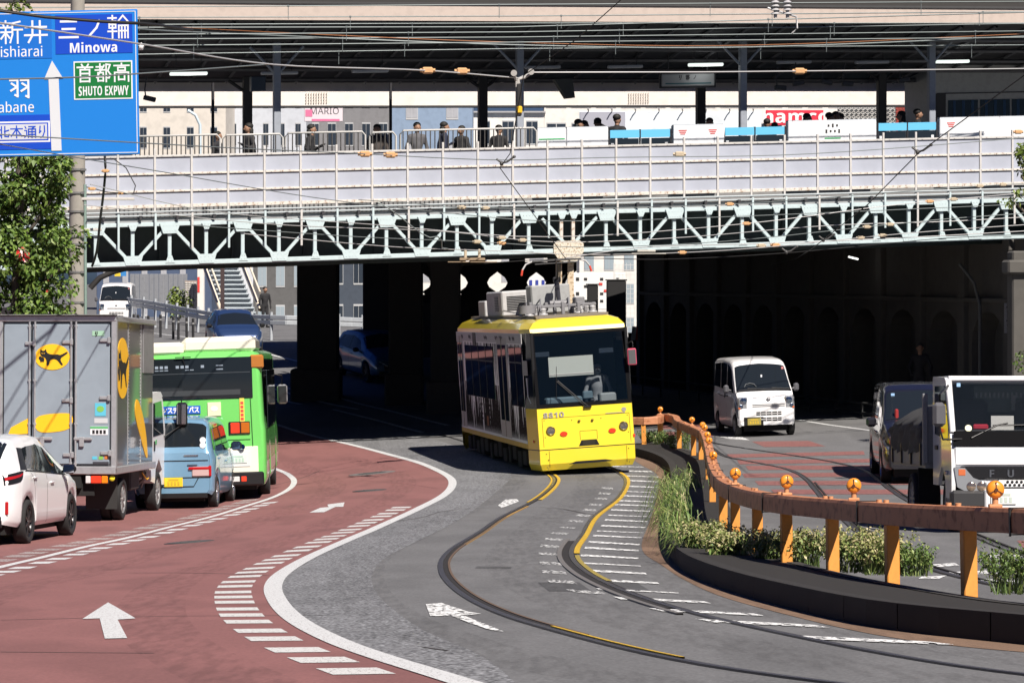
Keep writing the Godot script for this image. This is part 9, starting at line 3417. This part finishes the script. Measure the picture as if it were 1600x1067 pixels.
	for e in [[1105, 862, 0.2, 0.2, 0], [1140, 872, 0.2, 0.17, 0], [1205, 878, 0.16, 0.19, 0], [1255, 884, 0.17, 0.21, 0], [1335, 893, 0.2, 0.25, 0], [1372, 896, 0.16, 0.22, 0], [1425, 898, 0.13, 0.17, 1], [1590, 926, 0.2, 0.24, 1], [1036, 696, 0.2, 0.22, 1], [1062, 702, 0.22, 0.26, 1], [1015, 693, 0.16, 0.2, 1]]:
		var p := gp(e[0], e[1], 0.14)
		o = thing("shrub", ["dry flowering shrub left of the second near post", "low dark shrub between the second and third near posts", "dry shrub between the third and fourth near posts", "dry shrub left of the post under the second amber reflector", "tall dry shrub behind the middle post of the near beam", "dry shrub right of the middle post of the near beam", "greener shrub beside the next to last post", "rounded green shrub at the right picture edge behind the last post", "low green clump beside the second far post", "dark clump between the far posts", "small clump at the farthest post"][si], "shrub", Transform3D(Basis(), p), "shrubs and clumps in the planter")
		b = MB.new()
		for i in 210:
			var a := rng.randf() * TAU
			var lean := rng.randf_range(0.15, 1.15)
			var h: float = e[3] * rng.randf_range(0.7, 1.5)
			var root2 := Vector3(rng.randf_range(-1, 1) * e[2] * 0.95, 0, rng.randf_range(-0.5, 0.5) * 0.35)
			var tip := root2 + Vector3(cos(a) * lean * h * 0.9, h, sin(a) * lean * h * 0.6)
			var midp := root2.lerp(tip, 0.6) + Vector3(0, h * 0.12, 0)
			var w := Vector3(-sin(a), 0.2, cos(a)) * 0.005
			b.colour = green[rng.randi() % 4] * 0.9
			b.tri(root2 - w, midp, root2 + w)
			b.tri(midp - w, tip, midp + w)
			if e[4] == 0 or i % 2:
				leaves(b, midp, Vector3(0.035, 0.035, 0.035), 5, 0.038, green if rng.randf() < (0.55 if e[4] == 0 else 0.9) else dry)
				leaves(b, tip, Vector3(0.022, 0.04, 0.022), 6, 0.03, dry if e[4] == 0 else green)
		put(b, "foliage", straw, o)
		si += 1
	# long hanging grass over the left edge of the planter
	si = 0
	for e in [[1052, 772, 0.5], [1060, 800, 0.55], [1058, 828, 0.5], [1075, 760, 0.4], [1068, 850, 0.42]]:
		var p := gp(e[0], e[1], 0.16)
		o = thing("grass_tuft", ["long grass tuft hanging over the planter edge, topmost clump", "long grass tuft in the middle of the overhanging clumps", "long grass tuft, lowest of the overhanging clumps", "short grass tuft close under the small amber reflector", "short grass tuft between the long clumps and the first near shrub"][si], "grass", Transform3D(Basis(), p), "overhanging grass tufts")
		b = MB.new()
		for i in 200:
			var a := rng.randf_range(PI * 0.6, PI * 1.4) + rng.randf_range(-1.0, 1.0)
			var l: float = e[2] * rng.randf_range(0.5, 1.2)
			var r0 := Vector3(rng.randf_range(-0.15, 0.2), 0, rng.randf_range(-1.6, 1.6))
			var dir := Vector3(cos(a), 0, sin(a) * 0.5)
			var hh := l * rng.randf_range(0.15, 0.75)
			var path := [r0, r0 + dir * l * 0.22 + Vector3(0, hh * 0.8, 0), r0 + dir * l * 0.5 + Vector3(0, hh, 0), r0 + dir * l * 0.85 + Vector3(0, hh * rng.randf_range(-0.6, 0.9), 0)]
			var w := Vector3(-sin(a), 0.0, cos(a)) * 0.006
			b.colour = (green if rng.randf() < 0.7 else dry)[rng.randi() % 4] * rng.randf_range(0.6, 1.5)
			for q in 3:
				b.tri(path[q] - w, path[q + 1], path[q] + w)
				if q < 2: b.tri(path[q] + w, path[q + 1], path[q + 1] + w)
		put(b, "blades", straw, o)
		si += 1
	# shrub beyond the bridge by the fence
	var bp2 := at(285, 470, 138)
	o = thing("garden_bush", "green bush between the board fence and the stone wall beyond the bridge", "shrub", Transform3D(Basis(), bp2))
	b = MB.new()
	for i in 12:
		leaves(b, Vector3(rng.randf_range(-0.4, 0.35), rng.randf_range(-0.5, 0.5), 0.3), Vector3(0.3, 0.3, 0.25), 60, 0.14, gold)
	put(b, "foliage", lm, o)
